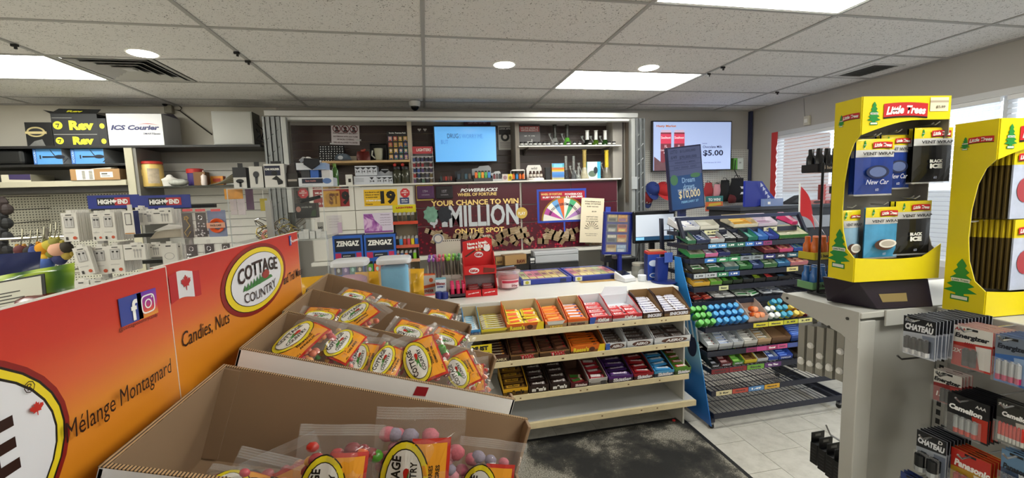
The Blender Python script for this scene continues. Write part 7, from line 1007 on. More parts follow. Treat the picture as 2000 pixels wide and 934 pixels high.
def sub(pts, n=6):
    o = []
    for i in range(len(pts)):
        a, b = pts[i], pts[(i+1) % len(pts)]; o += [(a[0]+(b[0]-a[0])*j/n, a[1]+(b[1]-a[1])*j/n) for j in range(n)]
    return o
def fan(m, c, pts, y, mi):
    o = len(m.v); m.v.append((c[0], y, c[1])); P = [(c[0]+(x-c[0])*.5, y, c[1]+(z-c[1])*.5) for x, z in pts]; Q = [(x, y, z) for x, z in pts]; n = len(pts); m.v += P+Q
    for i in range(n): j = (i+1) % n; m.f += [(o, o+1+i, o+1+j), (o+1+i, o+1+n+i, o+1+n+j, o+1+j)]; m.m += [mi, mi]
def ov(cx, cz, rx, rz, n=28): return [(cx+rx*math.cos(2*PI*i/n), cz+rz*math.sin(2*PI*i/n)) for i in range(n)]
def bag_label(k):
    m = MB(); fan(m, (.018, 0), sub([(-.01, -.062), (.046, -.062), (.046, .062), (-.01, .062)]), 0, 0); fan(m, (.018, 0), sub([(-.008, -.056), (.041, -.056), (.041, .056), (-.008, .056)]), -.0004, 1)
    for q, (rx, rz, mi) in enumerate(((.0365, .0605, 2), (.0345, .0585, 3), (.0275, .050, 2), (.0262, .0485, 4))): fan(m, (-.018, 0), ov(-.018, 0, rx, rz), -.0006-.0003*q, mi)
    fan(m, (-.0165, .004), [(-.011, -.026), (-.012, .022), (-.016, .014), (-.019, .02), (-.0195, .008), (-.0225, .004), (-.019, -.002), (-.021, -.012), (-.016, -.014)], -.0019, 5); fan(m, (-.017, .0), ov(-.0155, .016, .0045, .0065, 12), -.0022, 0); return drape(m, k, .0012)
LBM = [M('c0281c', .35), M('eea02a', .35), M('18140e', .4), M('f0dc2a', .35), M('f2f0ea', .35), M('3f8a3a', .4)]
def bent_text(s, w, h, x, z, k, off, mat, bold, ang=-PI/2):
    key = ('bt', s, round(x, 4), round(z, 4), k, w)
    if key not in MESH:
        o = text(s, w, h, mat, bold=bold); me = o.data.copy(); bpy.data.objects.remove(o)
        for v in me.vertices:
            a, b = v.co.x, v.co.z; xx, zz = x+a*math.cos(ang)+b*math.sin(ang), z-a*math.sin(ang)+b*math.cos(ang); v.co = (xx, -bulge(xx, zz)-off+.35*wr(xx, zz, k), zz)
        MESH[key] = me
    return MESH[key]
CAND = {'wine': ['b8281c', 'd8621c', '4a8a2a', 'a81c24', 'e0a024', '7a1420'], 'berry': ['b8606e', 'a85566', '8a7f92', 'c07a86', 'b05a64', '857a8c'], 'peach': ['e08a4a', 'd8704a', 'c85a5a', 'e0a060', 'd06a50', 'c04a58'], 'jelly': ['d04a5a', 'e07a6a', '5aa05a', 'd8a04a', 'c83a4a', 'e09080'], 'worm': ['c85a4a', '6aa04a', 'd8c04a', 'b84a5a', 'e08a5a', 'a0b85a']}
def candies(kind, k):
    m = MB(); rr = random.Random(k+len(kind))
    for i in range(46):
        x, z = rr.uniform(-.48, .48)*BW, rr.uniform(-.36, .34)*BHH; b = bulge(x, z)
        if b < .006: continue
        r = rr.uniform(.010, .015) if kind in ('berry', 'wine') else rr.uniform(.008, .012); m.ball((x*.9, rr.uniform(-.45, .45)*max(0, b-r*.8)*1.6, z*.95), (r, r*.85, r*.8) if kind != 'worm' else (r*.6, r*.6, r*1.5), 7, 5, i % 6)
    return m
WORDS = {'wine': ('WINE GUMS', 'GOMMES DE VIN'), 'berry': ('SOUR BERRIES', 'BAIES AIGRES'), 'peach': ('PEACH RINGS', 'ANNEAUX'), 'jelly': ('JELLY MIX', 'GELEES'), 'worm': ('SOUR WORMS', 'VERS SURS')}
def bag(label, P, kind, lean, yaw=0, spin=0, k=1, sc=1):
    t = thing('candy_bag', label, 'candy bag', P, 0, None); t.rotation_mode = 'QUATERNION'; t.rotation_quaternion = (Matrix.Rotation(yaw, 3, 'Z')@Matrix.Rotation(lean, 3, 'X')@Matrix.Rotation(spin, 3, 'Y')).to_quaternion(); t.scale = (sc*.93,)*3
    mk('film', lambda: bag_film(k), FILM('f4f4f4', .05, .06), t, key=('bf', k), smooth=True); mk('seal_strips', lambda: drape(MB().grid(lambda u, v: ((u-.5)*BW*.97, -.001+.0012*((int(v*9) % 2)), BHH*(.415+.085*v)), 10, 9).grid(lambda u, v: ((u-.5)*BW*.97, -.001+.0012*((int(v*9) % 2)), -BHH*(.5-.07*v)), 10, 9), k, .0006), FILM('ffffff', .13, .08), t, key=('bs', k))['kind'] = 'stuff'
    s_c = mk('candies', lambda: candies(kind, k), [M(c, .3 if kind != 'berry' else .8, var=.35 if kind == 'berry' else 0, scale=300) for c in CAND[kind]], t, key=('bc', kind, k), smooth=True); s_c['kind'] = 'stuff'
    l = mk('label', lambda: bag_label(k), LBM, t, key=('bl', k)); DKT = M('1c1812', .4)
    ob('lettering', bent_text('COTTAGE', .078, .0135, -.0305, 0, k, .0032, DKT, .03), l); ob('lettering', bent_text('COUNTRY', .064, .010, -.0015-.004, 0, k, .0034, DKT, .02), l)
    ob('lettering', bent_text(WORDS[kind][0], .05, .006, .019, .0, k, .0022, DKT, .03), l); ob('lettering', bent_text(WORDS[kind][1], .05, .006, .029, .0, k, .0022, DKT, .03), l); ob('lettering', bent_text('%d g' % (150+10*k), .012, .005, .038, -.04, k, .0022, DKT, .02), l); return t
d = R
for a in [('nearest row: bag lying low with its label cut off, left of the upright ones', at(490, 1030, 'Y', .56), 'jelly', d(-40), d(10), d(25), 1, .92), ('nearest row: bag of red and green wine gums leaning left', at(655, 956, 'Y', .55), 'wine', d(-14), d(4), d(10), 2, .86), ('nearest row: tallest bag of sugared pink berries', at(815, 928, 'Y', .57), 'berry', d(-8), d(-2), d(7), 3, 1.0), ('nearest row: bag of sugared berries at the right end', at(952, 962, 'Y', .57), 'berry', d(-12), d(-8), d(10), 4, .8),
          ('nearest row: bag lying behind the low one', at(575, 985, 'Y', .62), 'peach', d(-20), d(-6), d(-20), 4, .9),
          ('white-sided box: bag lying at the far left with wide label', at(588, 674, 'Y', .90), 'peach', d(-62), d(-6), d(28), 1, .86), ('white-sided box: bag of green and pink candies with a pleated corner', at(672, 682, 'Y', .93), 'jelly', d(-58), d(12), d(36), 2, .72), ('white-sided box: half-buried bag of pink candies', at(712, 708, 'Y', .91), 'jelly', d(-50), d(-4), d(8), 3, .66), ('white-sided box: small bag with a tilted label at the middle', at(758, 714, 'Y', .88), 'worm', d(-45), d(4), d(28), 4, .66), ('white-sided box: big bag of red and orange wine gums', at(830, 708, 'Y', .87), 'wine', d(-45), d(-10), d(-24), 1, .84), ('white-sided box: bag at the right end beside the big wine gum bag', at(905, 728, 'Y', .88), 'peach', d(-45), d(-14), d(-30), 2, .68), ('white-sided box: last bag against the right wall', at(928, 742, 'Y', .94), 'wine', d(-40), d(-20), d(-10), 3, .56),
          ('third box: mostly clear bag end at the left', at(628, 622, 'Y', 1.15), 'jelly', d(-66), d(10), d(-70), 2, .7), ('third box: bag with a big upright label left of the middle', at(700, 624, 'Y', 1.15), 'peach', d(-58), d(-6), d(42), 3, .82), ('third box: bag with tilted label right of the middle', at(802, 652, 'Y', 1.13), 'peach', d(-62), d(6), d(-58), 4, .74), ('third box: bag with mirrored tilt at the right end', at(872, 668, 'Y', 1.13), 'worm', d(-58), d(-10), d(-64), 1, .74),
          ('farthest box: bag with green candies at the left', at(695, 584, 'Y', 1.40), 'worm', d(-68), d(6), d(-60), 2, .74), ('farthest box: small clear bag beside the left one', at(754, 600, 'Y', 1.40), 'peach', d(-66), d(-8), d(-66), 3, .6), ('farthest box: bag with an orange label at the right end', at(858, 624, 'Y', 1.39), 'wine', d(-66), d(4), d(-62), 4, .7)]: bag(*a)
# loose bags lower in the boxes so the upper ones rest on something
for i, (bx, n) in enumerate(((1, 3), (2, 4), (3, 3), (4, 3))):
    t0, w_ = BX[bx]; TM = Matrix.LocRotScale(Vector(t0.location), Euler(t0.rotation_euler), None)
    for q in range(n):
        pos = ('left end', 'second from the left', 'third from the left', 'right end')[q]
        p = TM@Vector((.09+q*(.36/n), w_*.5, -.128)); b_ = bag('bag lying flat at the bottom of the %s box, %s' % (('nearest full', 'white-sided', 'third', 'farthest')[i], pos), p, ('jelly', 'wine', 'peach', 'berry')[(i+q) % 4], R(-90), 0, 0, 1+(q+i) % 4, .9)
        b_.rotation_quaternion = (Matrix.Rotation(TILT, 3, 'Y')@Matrix.Rotation(R(-90), 3, 'X')).to_quaternion()
# --- the two orange header boards
def grad(n, L, b, tc):
    s = n.new('ShaderNodeSeparateXYZ'); L.new(tc.outputs['Object'], s.inputs[0]); mp = n.new('ShaderNodeMapRange'); mp.inputs['From Min'].default_value = -.22; mp.inputs['From Max'].default_value = 0; L.new(s.outputs['Z'], mp.inputs['Value'])
    r = ramp(n, [(.0, 'd8841c'), (.2, 'de8a22'), (.42, 'e08a34'), (.6, 'd9623a'), (.8, 'cc3c2a'), (1, 'c22c24')]); L.new(mp.outputs[0], r.inputs[0]); L.new(r.outputs[0], b.inputs['Base Color']); b.inputs['Roughness'].default_value = .35
GRAD = PAT('red_to_orange_print', grad); INK = M('2a120c', .4)
def board(label, X_, ya, yb, zt, dz):
    t = thing('header_board', label, 'sign', (X_, ya, zt), (dz, 0, R(90))); w_ = yb-ya     # local: x along the board, -y faces the boxes
    mk('panel', MB().box(0, w_, 0, .004, -.34, 0, 0), GRAD, t); mk('edge', MB().box(0, w_, -.0004, .0044, -.0008, .0006).box(w_-.0004, w_+.0008, -.0004, .0044, -.34, 0), M('e0dcd4', .6), t); return t
XB1, XB2 = -.365, -.38
b2 = board('orange-red board reading candies, nuts and trail mixes, with a whole oval emblem', XB2, .672, 1.345, 1.636, R(0)); b1 = board('nearest orange-red board with social media icons and a cut-off oval emblem', XB1, -.10, .672, 1.637, 0)
def bp_(bd, px, py): q = at(px, py, 'X', bd.location.x); return q.y-bd.location.y, q.z-bd.location.z
def oval(bd, cx, cz, rx, rz, ws=0):
    o = mk('emblem', (lambda m: [m.ellip((cx, -.001-.0003*i, cz), rx*f, rz*g, 40, i) for i, (f, g) in enumerate(((1.09-ws*.7, 1.11-ws*.7), (1, 1), (.985, .98), (.86+ws, .83+ws), (.845+ws, .81+ws)))] and m)(MB()), [M('8a1c18', .4), M('18140e', .4), M('eed42a', .35), M('18140e', .4), M('e4e4ea', .35)], bd); return o
x0, zc = bp_(b2, 495, 549); xa = bp_(b2, 437, 568)[0]; xb_ = bp_(b2, 554, 530)[0]; zt_ = bp_(b2, 497, 484)[1]; zb_ = bp_(b2, 493, 612)[1]; cx = (xa+xb_)/2; rx = (xb_-xa)/2; rz_ = (zt_-zb_)/2; zc = (zt_+zb_)/2
e = oval(b2, cx, zc, rx, rz_)
text('COTTAGE', rx*1.35, rz_*.46, INK, e, (cx, -.004, zc+rz_*.36), bold=.02, arc=rz_*.12); text('COUNTRY', rx*1.1, rz_*.3, INK, e, (cx, -.004, zc-rz_*.5), bold=.0, arc=-rz_*.1)
tm = MB().poly([(cx-rx*.5, -.0036, zc-rz_*.22), (cx+rx*.45, -.0036, zc-rz_*.16), (cx+rx*.4, -.0036, zc-rz_*.06), (cx+rx*.1, -.0036, zc-.0), (cx-rx*.2, -.0036, zc-rz_*.06)])
for q in range(6): x = cx-rx*.5+rx*.1*q; tm.poly([(x-rx*.06, -.0038, zc-rz_*.2), (x+rx*.06, -.0038, zc-rz_*.18), (x, -.0038, zc+rz_*(-.02+.03*q))])
tm.ellip((cx+rx*.2, -.0039, zc+rz_*.04), rx*.13, rz_*.15, 18, 1); mk('print', tm, [M('3a7a3a', .4), M('9a3428', .4)], e)
def along(bd, s, pxa, pya, pxb, pyb, h, mat=INK, **k): a, b = bp_(bd, pxa, pya), bp_(bd, pxb, pyb); return text(s, abs(b[0]-a[0]), h, mat, bd, ((a[0]+b[0])/2, -.0012, (a[1]+b[1])/2), rot=(0, -math.atan2(b[1]-a[1], b[0]-a[0]), 0), **k)
along(b2, 'Candies, Nuts', 354, 668, 447, 620, .028, bold=.0, shear=.15); along(b2, 'and Trail Mixes', 553, 548, 589, 528, .024, bold=.01, shear=.15)
along(b1, 'Mélange Montagnard', 112, 856, 324, 718, .026, bold=.0, shear=.12).location.y = -.007; along(b1, '@cottagecountrycandy', 230, 647, 306, 615, .0062, bold=0)
# social icons
q = bp_(b1, 254, 604); i1 = mk('icon', MB().box(-.020, .020, -.0016, -.001, -.017, .017), M('3a4a9a', .4), b1, (q[0], 0, q[1])); text('f', None, .026, WH, i1, (.004, -.0025, -.002), bold=.03)
q = bp_(b1, 286, 593); i2 = mk('icon', MB().box(-.019, .019, -.0016, -.001, -.017, .017), PAT('violet_to_amber', lambda n, L, b, tc: [L.new(tc.outputs['Object'], (s_ := n.new('ShaderNodeSeparateXYZ')).inputs[0]), (mr := n.new('ShaderNodeMapRange')).inputs['From Min'].__setattr__('default_value', -.017), mr.inputs['From Max'].__setattr__('default_value', .017), L.new(s_.outputs['Z'], mr.inputs['Value']), L.new(mr.outputs[0], (r_ := ramp(n, [(0, 'e8a03a'), (.3, 'd8484a'), (.6, 'a83a98'), (1, '5a3aa8')])).inputs[0]), L.new(r_.outputs[0], b.inputs['Base Color'])]), b1, (q[0], 0, q[1]), bevel=0)
gm = MB()
def sq(a, b, n=4, y=-.0022):
    P = lambda r, i: ((r*(abs(math.cos(i*PI/12))**.5)*(1 if math.cos(i*PI/12) >= 0 else -1)), y, r*.9*(abs(math.sin(i*PI/12))**.5)*(1 if math.sin(i*PI/12) >= 0 else -1))
    for i in range(24): gm.quad(P(a, i), P(a, i+1), P(b, i+1), P(b, i))
sq(.0135, .0115)
for i in range(20): a0, a1 = 2*PI*i/20, 2*PI*(i+1)/20; gm.quad(*[(r_*math.cos(a), -.0022, r_*.9*math.sin(a)) for r_, a in ((.007, a0), (.007, a1), (.005, a1), (.005, a0))])
gm.ellip((.008, -.0022, .0075), .0014, .0014, 10); mk('print', gm, WH, i2)
q = bp_(b2, 566, 470); i3 = mk('icon', MB().box(-.008, .008, -.0016, -.001, -.014, .014), M('3a4a9a', .4), b2, (q[0], 0, q[1])); text('f', None, .02, WH, i3, (.002, -.0025, -.001), bold=.03); along(b2, 'Facebook', 568, 472, 583, 466, .008, WH)
# small flag picture
q = bp_(b2, 353, 560); f = mk('picture', MB().grid(lambda u, v: ((u-.5)*.085, -.0012, (v-.5)*.042+.004*math.sin(5*u)), 12, 1), PAT('flag_print', lambda n, L, b, tc: [L.new(tc.outputs['Object'], (s_ := n.new('ShaderNodeSeparateXYZ')).inputs[0]), (ab := n.new('ShaderNodeMath')).__setattr__('operation', 'ABSOLUTE'), L.new(s_.outputs['X'], ab.inputs[0]), (gt := n.new('ShaderNodeMath')).__setattr__('operation', 'GREATER_THAN'), gt.inputs[1].__setattr__('default_value', .022), L.new(ab.outputs[0], gt.inputs[0]), L.new(gt.outputs[0], (r_ := ramp(n, [(.4, 'dadade'), (.6, 'b8242a')])).inputs[0]), L.new(r_.outputs[0], b.inputs['Base Color'])]), b2, (q[0]+.012, 0, q[1])); mk('print', MB().poly([(x, -.002, z) for x, z in leaf_pts(.014)]), M('b8242a'), f, (0, 0, .003))
# cut-off emblem of the nearest board
q = bp_(b1, 130, 800); ee = oval(b1, q[0]-.184, q[1]-.008, .179, .107, .085); text('COTTAGE', .255, .05, INK, ee, (q[0]-.185, -.004, q[1]+.0), bold=.03); p3 = bp_(b1, 62, 800); mk('print', MB().poly([(x, -.0042, z) for x, z in leaf_pts(.0075)]), M('c0281c'), ee, (p3[0], 0, p3[1])); p4 = bp_(b1, 47, 757); text('®', None, .011, INK, ee, (p4[0], -.0042, p4[1]), bold=.0)
# white paper cup showing between the boards and the boxes
t = thing('foam_cup', 'white rounded foam lid showing between the second board and the box corner', 'lid', at(375, 765, 'Y', .74)); t.location.z = 1.30; mk('cup', MB().lathe((0, 0, 0), [(.03, 0), (.036, .09), (.03, .1), (.012, .105)], 18), M('d8d8d4', .5), t, smooth=True); t.location = (-.343, .735, 1.283); t.scale = (.45, .45, .8)
# ---- tubs of cotton candy and yellow chip bags beyond the farthest box
t = thing('side_table', 'narrow table beyond the corrugated boxes carrying candy floss tubs', 'table', (-.2, 1.6, 0)); mk('top', MB().box(-.34, .16, 0, .42, 1.255, 1.28), M('8a8478', .5), t)
for x, y in ((-.32, .02), (.14, .02), (-.32, .4), (.14, .4)): mk('leg', MB().box(x-.015, x+.015, y-.015, y+.015, 0, 1.255), M('5a564e'), t)
for px0, px1, py, c, nm in ((647, 721, 507, ('d8a8b8', 'e0c0c8'), 'pink'), (735, 804, 502, ('6ab4d8', '8ac8e0'), 'sky blue')):
    p = at((px0+px1)/2, py, 'Y', 1.76); r_ = (at(px1, py, 'Y', 1.7).x-at(px0, py, 'Y', 1.7).x)/2; h_ = p.z-1.2805; t = thing('floss_tub', 'frosted square tub filled with %s candy floss' % nm, 'tub', (p.x, 1.76, 1.2805))
    def rr_(r, n=24, e=.45): return [(r*abs(math.cos(2*PI*i/n))**e*(1 if math.cos(2*PI*i/n) >= 0 else -1), r*abs(math.sin(2*PI*i/n))**e*(1 if math.sin(2*PI*i/n) >= 0 else -1)) for i in range(n)]
    def loft(ps, mi=0):
        m = MB(); n = 24
        for r, z in ps: m.v += [(x, y, z) for x, y in rr_(r)]
        for j in range(len(ps)-1): m.f += [(j*n+i, j*n+(i+1) % n, (j+1)*n+(i+1) % n, (j+1)*n+i) for i in range(n)]; m.m += [mi]*n
        m.f += [tuple(range(n))[::-1], tuple(range((len(ps)-1)*n, len(ps)*n))]; m.m += [mi, mi]; return m
    mk('tub', loft([(r_*.8, 0), (r_*.84, .01), (r_*.95, h_*.905)]), FILM('e4e4ea', .14, .25), t, smooth=True); mk('lid', loft([(r_*1.0, h_*.90), (r_*1.02, h_*.91), (r_*1.0, h_*.98), (r_*.92, h_)]), M('d9dadf', .35), t, smooth=True); mk('floss', loft([(r_*.74, .006), (r_*.80, h_*.3), (r_*.80, h_*(.62 if nm == 'pink' else .80)), (r_*.5, h_*(.68 if nm == 'pink' else .86))]), M(c[0], .9, var=.2, scale=14, bump=.6), t, smooth=True)
    if nm == 'pink': mk('label', MB().box(-r_*.28, r_*.3, -r_*.93, -r_*.925, h_*.48, h_*.68), M('c9c8c4'), t)
CHY = M('e0a824', .28, var=.3, scale=10)
for i, (px, py, s, rz2) in enumerate(((615, 552, 1, 14), (722, 560, .85, -6), (812, 585, .55, -16))):
    t = thing('chip_bag', 'yellow foil chip bag %s' % ('left of the pink floss tub', 'between the two floss tubs', 'right of the blue floss tub')[i], 'bag', (at(px, py, 'Y', 1.93).x, 1.93, 1.2805), (R(-8), 0, R(rz2))); mk('bag', pillow(.15*s, .125 if i else .12, .05, .008, i+20), CHY, t, smooth=True)
# ================================================================ gondola at the right: batteries, air fresheners
GP = M('b4b3ae', .45, var=.05, scale=4); GZ = 1.335
t = thing('store_gondola', 'grey metal store gondola with perforated back panel and end cap at the right', 'gondola', (1.6, 1.02, 0)); ox, oy = 1.6, 1.02
mk('end_panel', MB().box(1.283-ox, 1.64-ox, 0, .03, 0, 1.30), M('a3a29d', .45, var=.06, scale=3), t, bevel=.002); mk('corner_upright', MB().box(1.275-ox, 1.335-ox, -.006, .04, 0, 1.305), GP, t, bevel=.003)
mk('top_tray', MB().box(1.275-ox, 2.3-ox, -.01, .27, GZ-.022, GZ-.002), GP, t, bevel=.003); mk('tray_front', MB().box(1.36-ox, 2.3-ox, -.016, -.01, GZ-.05, GZ), GP, t, bevel=.002)
mk('bracket_panel', MB().prismx([(-.005, GZ-.115), (-.005, GZ-.001), (.275, GZ-.001), (.285, GZ-.02), (.27, GZ-.034), (.05, GZ-.085)], 1.272-ox, 1.278-ox), GP, t, bevel=.001)
for y, z in ((.255, -.018), (.09, -.075), (.03, -.03)): mk('bolt', MB().prismx([(y+.005*math.cos(k), GZ+z+.005*math.sin(k)) for k in range(6)], 1.269-ox, 1.273-ox), M('4a4a48', .4, .6), t)
mk('pegboard', MB().box(0, .02, -1.6, 0, .1, 1.31), PAT('perforated_metal', lambda n, L, b, tc: peg_mat('8f8e8b', '1c1c1c', .0254, .001, 'YZ')(n, L, b, tc)), t)
# punched holes as real recesses: dark discs on rows the panel has
hm = MB()
for j in range(6):
    for i in range(34): hm.poly([(-.0006, -.03-.0254*i+.0042*math.cos(k*PI/4), 1.175-.2045*j+.0042*math.sin(k*PI/4)) for k in range(8)][::-1])
mk('hole_row', hm, M('161616', .8), t)['kind'] = 'stuff'
for y in (-.02, -1.24): mk('slotted_upright', MB().box(-.012, .0, y-.015, y+.015, 0, 1.31), M('9a9995', .4, .3), t)
sm = MB()
for i in range(34): sm.quad((-.0126, -.026, 1.27-i*.03), (-.0126, -.014, 1.27-i*.03), (-.0126, -.014, 1.288-i*.03), (-.0126, -.026, 1.288-i*.03))
mk('slot_row', sm, M('1a1a1a', .8), t)['kind'] = 'stuff'
mk('top_shelf', MB().box(1.55-ox, 2.1-ox, -1.6, -.02, GZ-.03, GZ-.002), GP, t, bevel=.003); mk('base_deck', MB().box(1.30-ox, 0, -1.6, -.0, .0, .14), M('9c9b97', .5), t)
tag(mk('price_sticker', MB().hexa([(-.035, -.02, 0), (.045, -.03, 0), (.05, .015, 0), (-.03, .02, 0), (-.035, -.02, .002), (.045, -.03, .002), (.05, .015, .002), (-.03, .02, .002)]), M('e4e4e2', .3), None, at(1713, 598, 'Z', GZ)), 'torn white sticker on the near corner of the grey gondola top', 'sticker')
# --- battery packs
def bcard(px0, px1, py0, py1, Xf, n, name, label, cols, words, kind, gap=.0125, group=None):
    'cards facing -x on a peg; local frame faces -y'
    a, b = at(px0, (py0+py1)/2, 'X', Xf), at(px1, (py0+py1)/2, 'X', Xf); zt = at((px0+px1)/2, py0, 'X', Xf).z; zb = at((px0+px1)/2, py1, 'X', Xf).z; w_ = a.y-b.y; h_ = zt-zb; yc = (a.y+b.y)/2; c0, c1, c2 = cols
    def f():
        m = MB().box(-w_/2, w_/2, 0, .0012, -h_, 0).quad((-w_/2, -.0006, -h_*.42), (w_/2, -.0006, -h_*.34), (w_/2, -.0006, 0), (-w_/2, -.0006, 0), 1).quad((-.012, -.001, -.009), (.012, -.001, -.009), (.012, -.001, -.003), (-.012, -.001, -.003), 3).quad((w_*.1, -.0009, -h_*.42), (w_*.48, -.0009, -h_*.40), (w_*.48, -.0009, -h_*.95), (w_*.22, -.0009, -h_*.95), 2); nb, r = kind; r = min(r, w_*.38/nb)
        for i in range(nb):
            x = (i-(nb-1)/2)*r*2.15; m.lathe((x, -r, -h_*.93), [(r, 0), (r, h_*.12)], 10, 4).lathe((x, -r, -h_*.93), [(r, h_*.12), (r, h_*.40), (r*.5, h_*.41), (r*.45, h_*.43)], 10, 5)
        return m
    key = 'bc'+label; c4, c5 = words[-1]
    for k in range(n):
        o = tag(mk('battery_pack', f, [M(c0, .3), M(c1, .3), M(c2, .3), BLACK, M(c4, .25, .5), M(c5, .25, .4)], None, (Xf+k*gap*(1 if k < 2 else 1), yc, zt+.0006*(k % 2)), (0, R((k*5) % 3-1), -PI/2), key=key), ('front ' if k == 0 and n > 1 else '')+(label if k == 0 else label.split(',')[0]+', at the rear of its peg'), 'batteries', ('battery packs behind: '+label) if n > 1 and k else None)
        if k == 0:
            mk('clear_blister', MB().box(-w_*.44, w_*.44, -.017, -.0165, -h_*.96, -h_*.45), FILM('ffffff', .06, .08), o)
            for s, x, z, ww, hh, mc, bo in words[:-1]: text(s, ww*w_ if ww else None, hh*h_ if hh else None, M(mc, .35), o, (x*w_, -.0014, -z*h_), bold=bo, shear=.15)
    t = thing('peg_hook', 'chrome peg hook holding the '+' '.join(label.split(',')[0].split()[:9]), 'hook', (1.59, yc, zt-.006)); mk('wire', MB().tube([(0, 0, 0), (Xf-1.59-.03, 0, 0), (Xf-1.59-.045, 0, .014)], .0025, 6), M('b0b0b0', .25, .8), t)
bcard(1763, 1827, 622, 698, 1.33, 17, 0, 'dark silver and black pack of four batteries, top peg nearest the end panel', ('b4b8c4', '14161c', '7a8294'), [('CHATEAU', 0, .26, .88, .17, 'e0e2e8', .06), ('SUPER', -.3, .1, .3, .07, 'b8bcc8', .03), ('AA', .3, .1, .2, .09, 'e0e0e0', .03), ('d4d6dc', '23252c')], (4, .0075))
bcard(1858, 1938, 641, 722, 1.40, 7, 0, 'white-headed pack with red corner and black lettering, top row middle', ('b8342a', 'd9d6d0', 'd8d4d0'), [('Energizer', 0, .25, .86, .15, '14141a', .05), ('MAX', -.05, .41, .25, .08, 'a8242a', .04), ('AAA', -.3, .08, .28, .08, 'a8242a', .03), ('2X', -.35, .62, None, .1, 'e8d8d0', .03), ('4a4a50', '2a2a2e')], (2, .007))
bcard(1941, 2006, 658, 752, 1.385, 7, 0, 'blue and silver pack with pink batteries, top row by the right edge', ('3a6ab0', '6f7a8c', '8aa4c8'), [('Energizer', .05, .24, .95, .14, '1c2230', .05), ('AAA', -.25, .08, .3, .07, '2a3040', .03), ('1', -.05, .72, None, .16, 'f0f0f4', .05), ('c02a6a', 'b0b4bc')], (4, .006))
bcard(1822, 1878, 728, 790, 1.45, 4, 0, 'white-headed battery pack half hidden on the second row', ('8a2a2c', 'cfccc6', 'a83a34'), [('Energizer', .0, .3, .95, .17, '14141a', .05), ('AAA', -.3, .08, .28, .09, '3a3a3a', .03), ('15', -.25, .75, None, .16, 'e8dcd4', .03), ('4a4a4c', '3a3a3a')], (2, .006))
bcard(1848, 1932, 778, 856, 1.385, 9, 0, 'black and red pack of four batteries, middle of the second row', ('16161a', '121216', 'b03020'), [('Camelion', -.05, .33, .8, .14, 'eeeeee', .05), ('AAA', .3, .14, .25, .08, 'd0d0d0', .03), ('c83a2a', '9aa0a4')], (4, .006))
bcard(1944, 2010, 788, 872, 1.375, 3, 0, 'clear pack with a row of red-topped batteries, second row right edge', ('4a4a48', '2a2b28', 'b8b4ac'), [('Camelion', .1, .3, .85, .12, 'eeeeee', .05), ('AAA', -.3, .1, .3, .08, 'c8c8c0', .03), ('c8c8c4', 'c8302a')], (7, .0055))
bcard(1788, 1848, 850, 930, 1.35, 8, 0, 'dark pack of two thick batteries, bottom row nearest the end panel', ('9aa0ac', '14161c', '6a7284'), [('CHATEAU', 0, .24, .9, .15, 'dcdee4', .06), ('D', .3, .09, None, .09, 'e0e0e0', .03), ('a8acb0', '1a1c20')], (2, .014))
bcard(1854, 1934, 888, 975, 1.37, 5, 0, 'red and gold pack of batteries, bottom row middle', ('b08a2a', 'b02a22', 'd8d0c4'), [('Panasonic', .05, .3, .9, .16, 'e8e4e0', .05), ('c8a03a', 'a82a24')], (4, .007))
bcard(1952, 2014, 886, 975, 1.36, 5, 0, 'blue and white pack of batteries, bottom row right edge', ('3a4a66', '5a7a9a', 'c8ccd0'), [('Panasonic', .05, .36, .95, .14, '1a1e2a', .05), ('7a8a9a', '2a3a5a')], (3, .009))
bcard(1757, 1800, 930, 985, 1.33, 3, 0, 'navy pack with only its top showing', ('22305e', '2a3a78', '3a4a88'), [('AA', 0, .2, .3, .1, 'd0d4e0', .03), ('8a8a90', '2a2a30')], (4, .007))
tag(mk('peg_hook', MB().tube([(1.60, .93, 1.205), (1.36, .955, 1.20), (1.345, .956, 1.212)], .0028), M('5a5a5a', .3, .8)), 'bare dark peg hook left of the second battery row', 'hook')
# --- goods on the end cap, facing away
for i in range(5):
    t = thing('plug_pack', 'grey blister pack with white round plugs under the end cap shelf, %s from the corner' % ('first', 'second', 'third', 'fourth', 'fifth')[i], 'pack', (1.345, 1.085+.036*i, 1.245-.006*i)); mk('card', MB().box(-.055, .06, -.013, .013, -.16, .01), M('8f8c84', .5), t, bevel=.001); mk('hang_tab', MB().box(-.01, .01, -.001, .001, .01, .035), M('9a9893'), t); zz = (-.06-.03*((i*2) % 3), -.125)
    for z in zz: mk('plug', MB().lathe((0, 0, 0), [(.010, -.006), (.0115, 0), (.008, .006)], 12), M('dcdad6', .35), t, (-.058, -.004, z), (0, -PI/2, 0), key='plug')
    mk('hook', MB().tube([(0, -.03, .028), (0, .03, .028)], .002), M('aaaaaa', .3, .7), t)
for i in range(4):
    p = at(1607+i*16, 885+i*13, 'Y', 1.30-.05*i); t = thing('cable_box', 'small black hanging box low on the end cap, %s from the left' % ('first', 'second', 'third', 'fourth')[i], 'box', p); mk('carton', MB().box(-.028, .034, 0, .03, -.05, .035), M('101012', .4), t, bevel=.001); mk('hang_card', MB().box(-.028, .034, .026, .0275, .035, .075), M('0e0e10', .4), t); mk('euro_hole', MB().box(-.01, .016, .0255, .0258, .056, .066), M('8a8a86'), t)
    for k in range(5): mk('print', MB().quad((-.0286, .004, -.04+k*.013), (-.0286, .026, -.04+k*.013), (-.0286, .026, -.037+k*.013), (-.0286, .004, -.037+k*.013)), M('3a3a3c'), t)
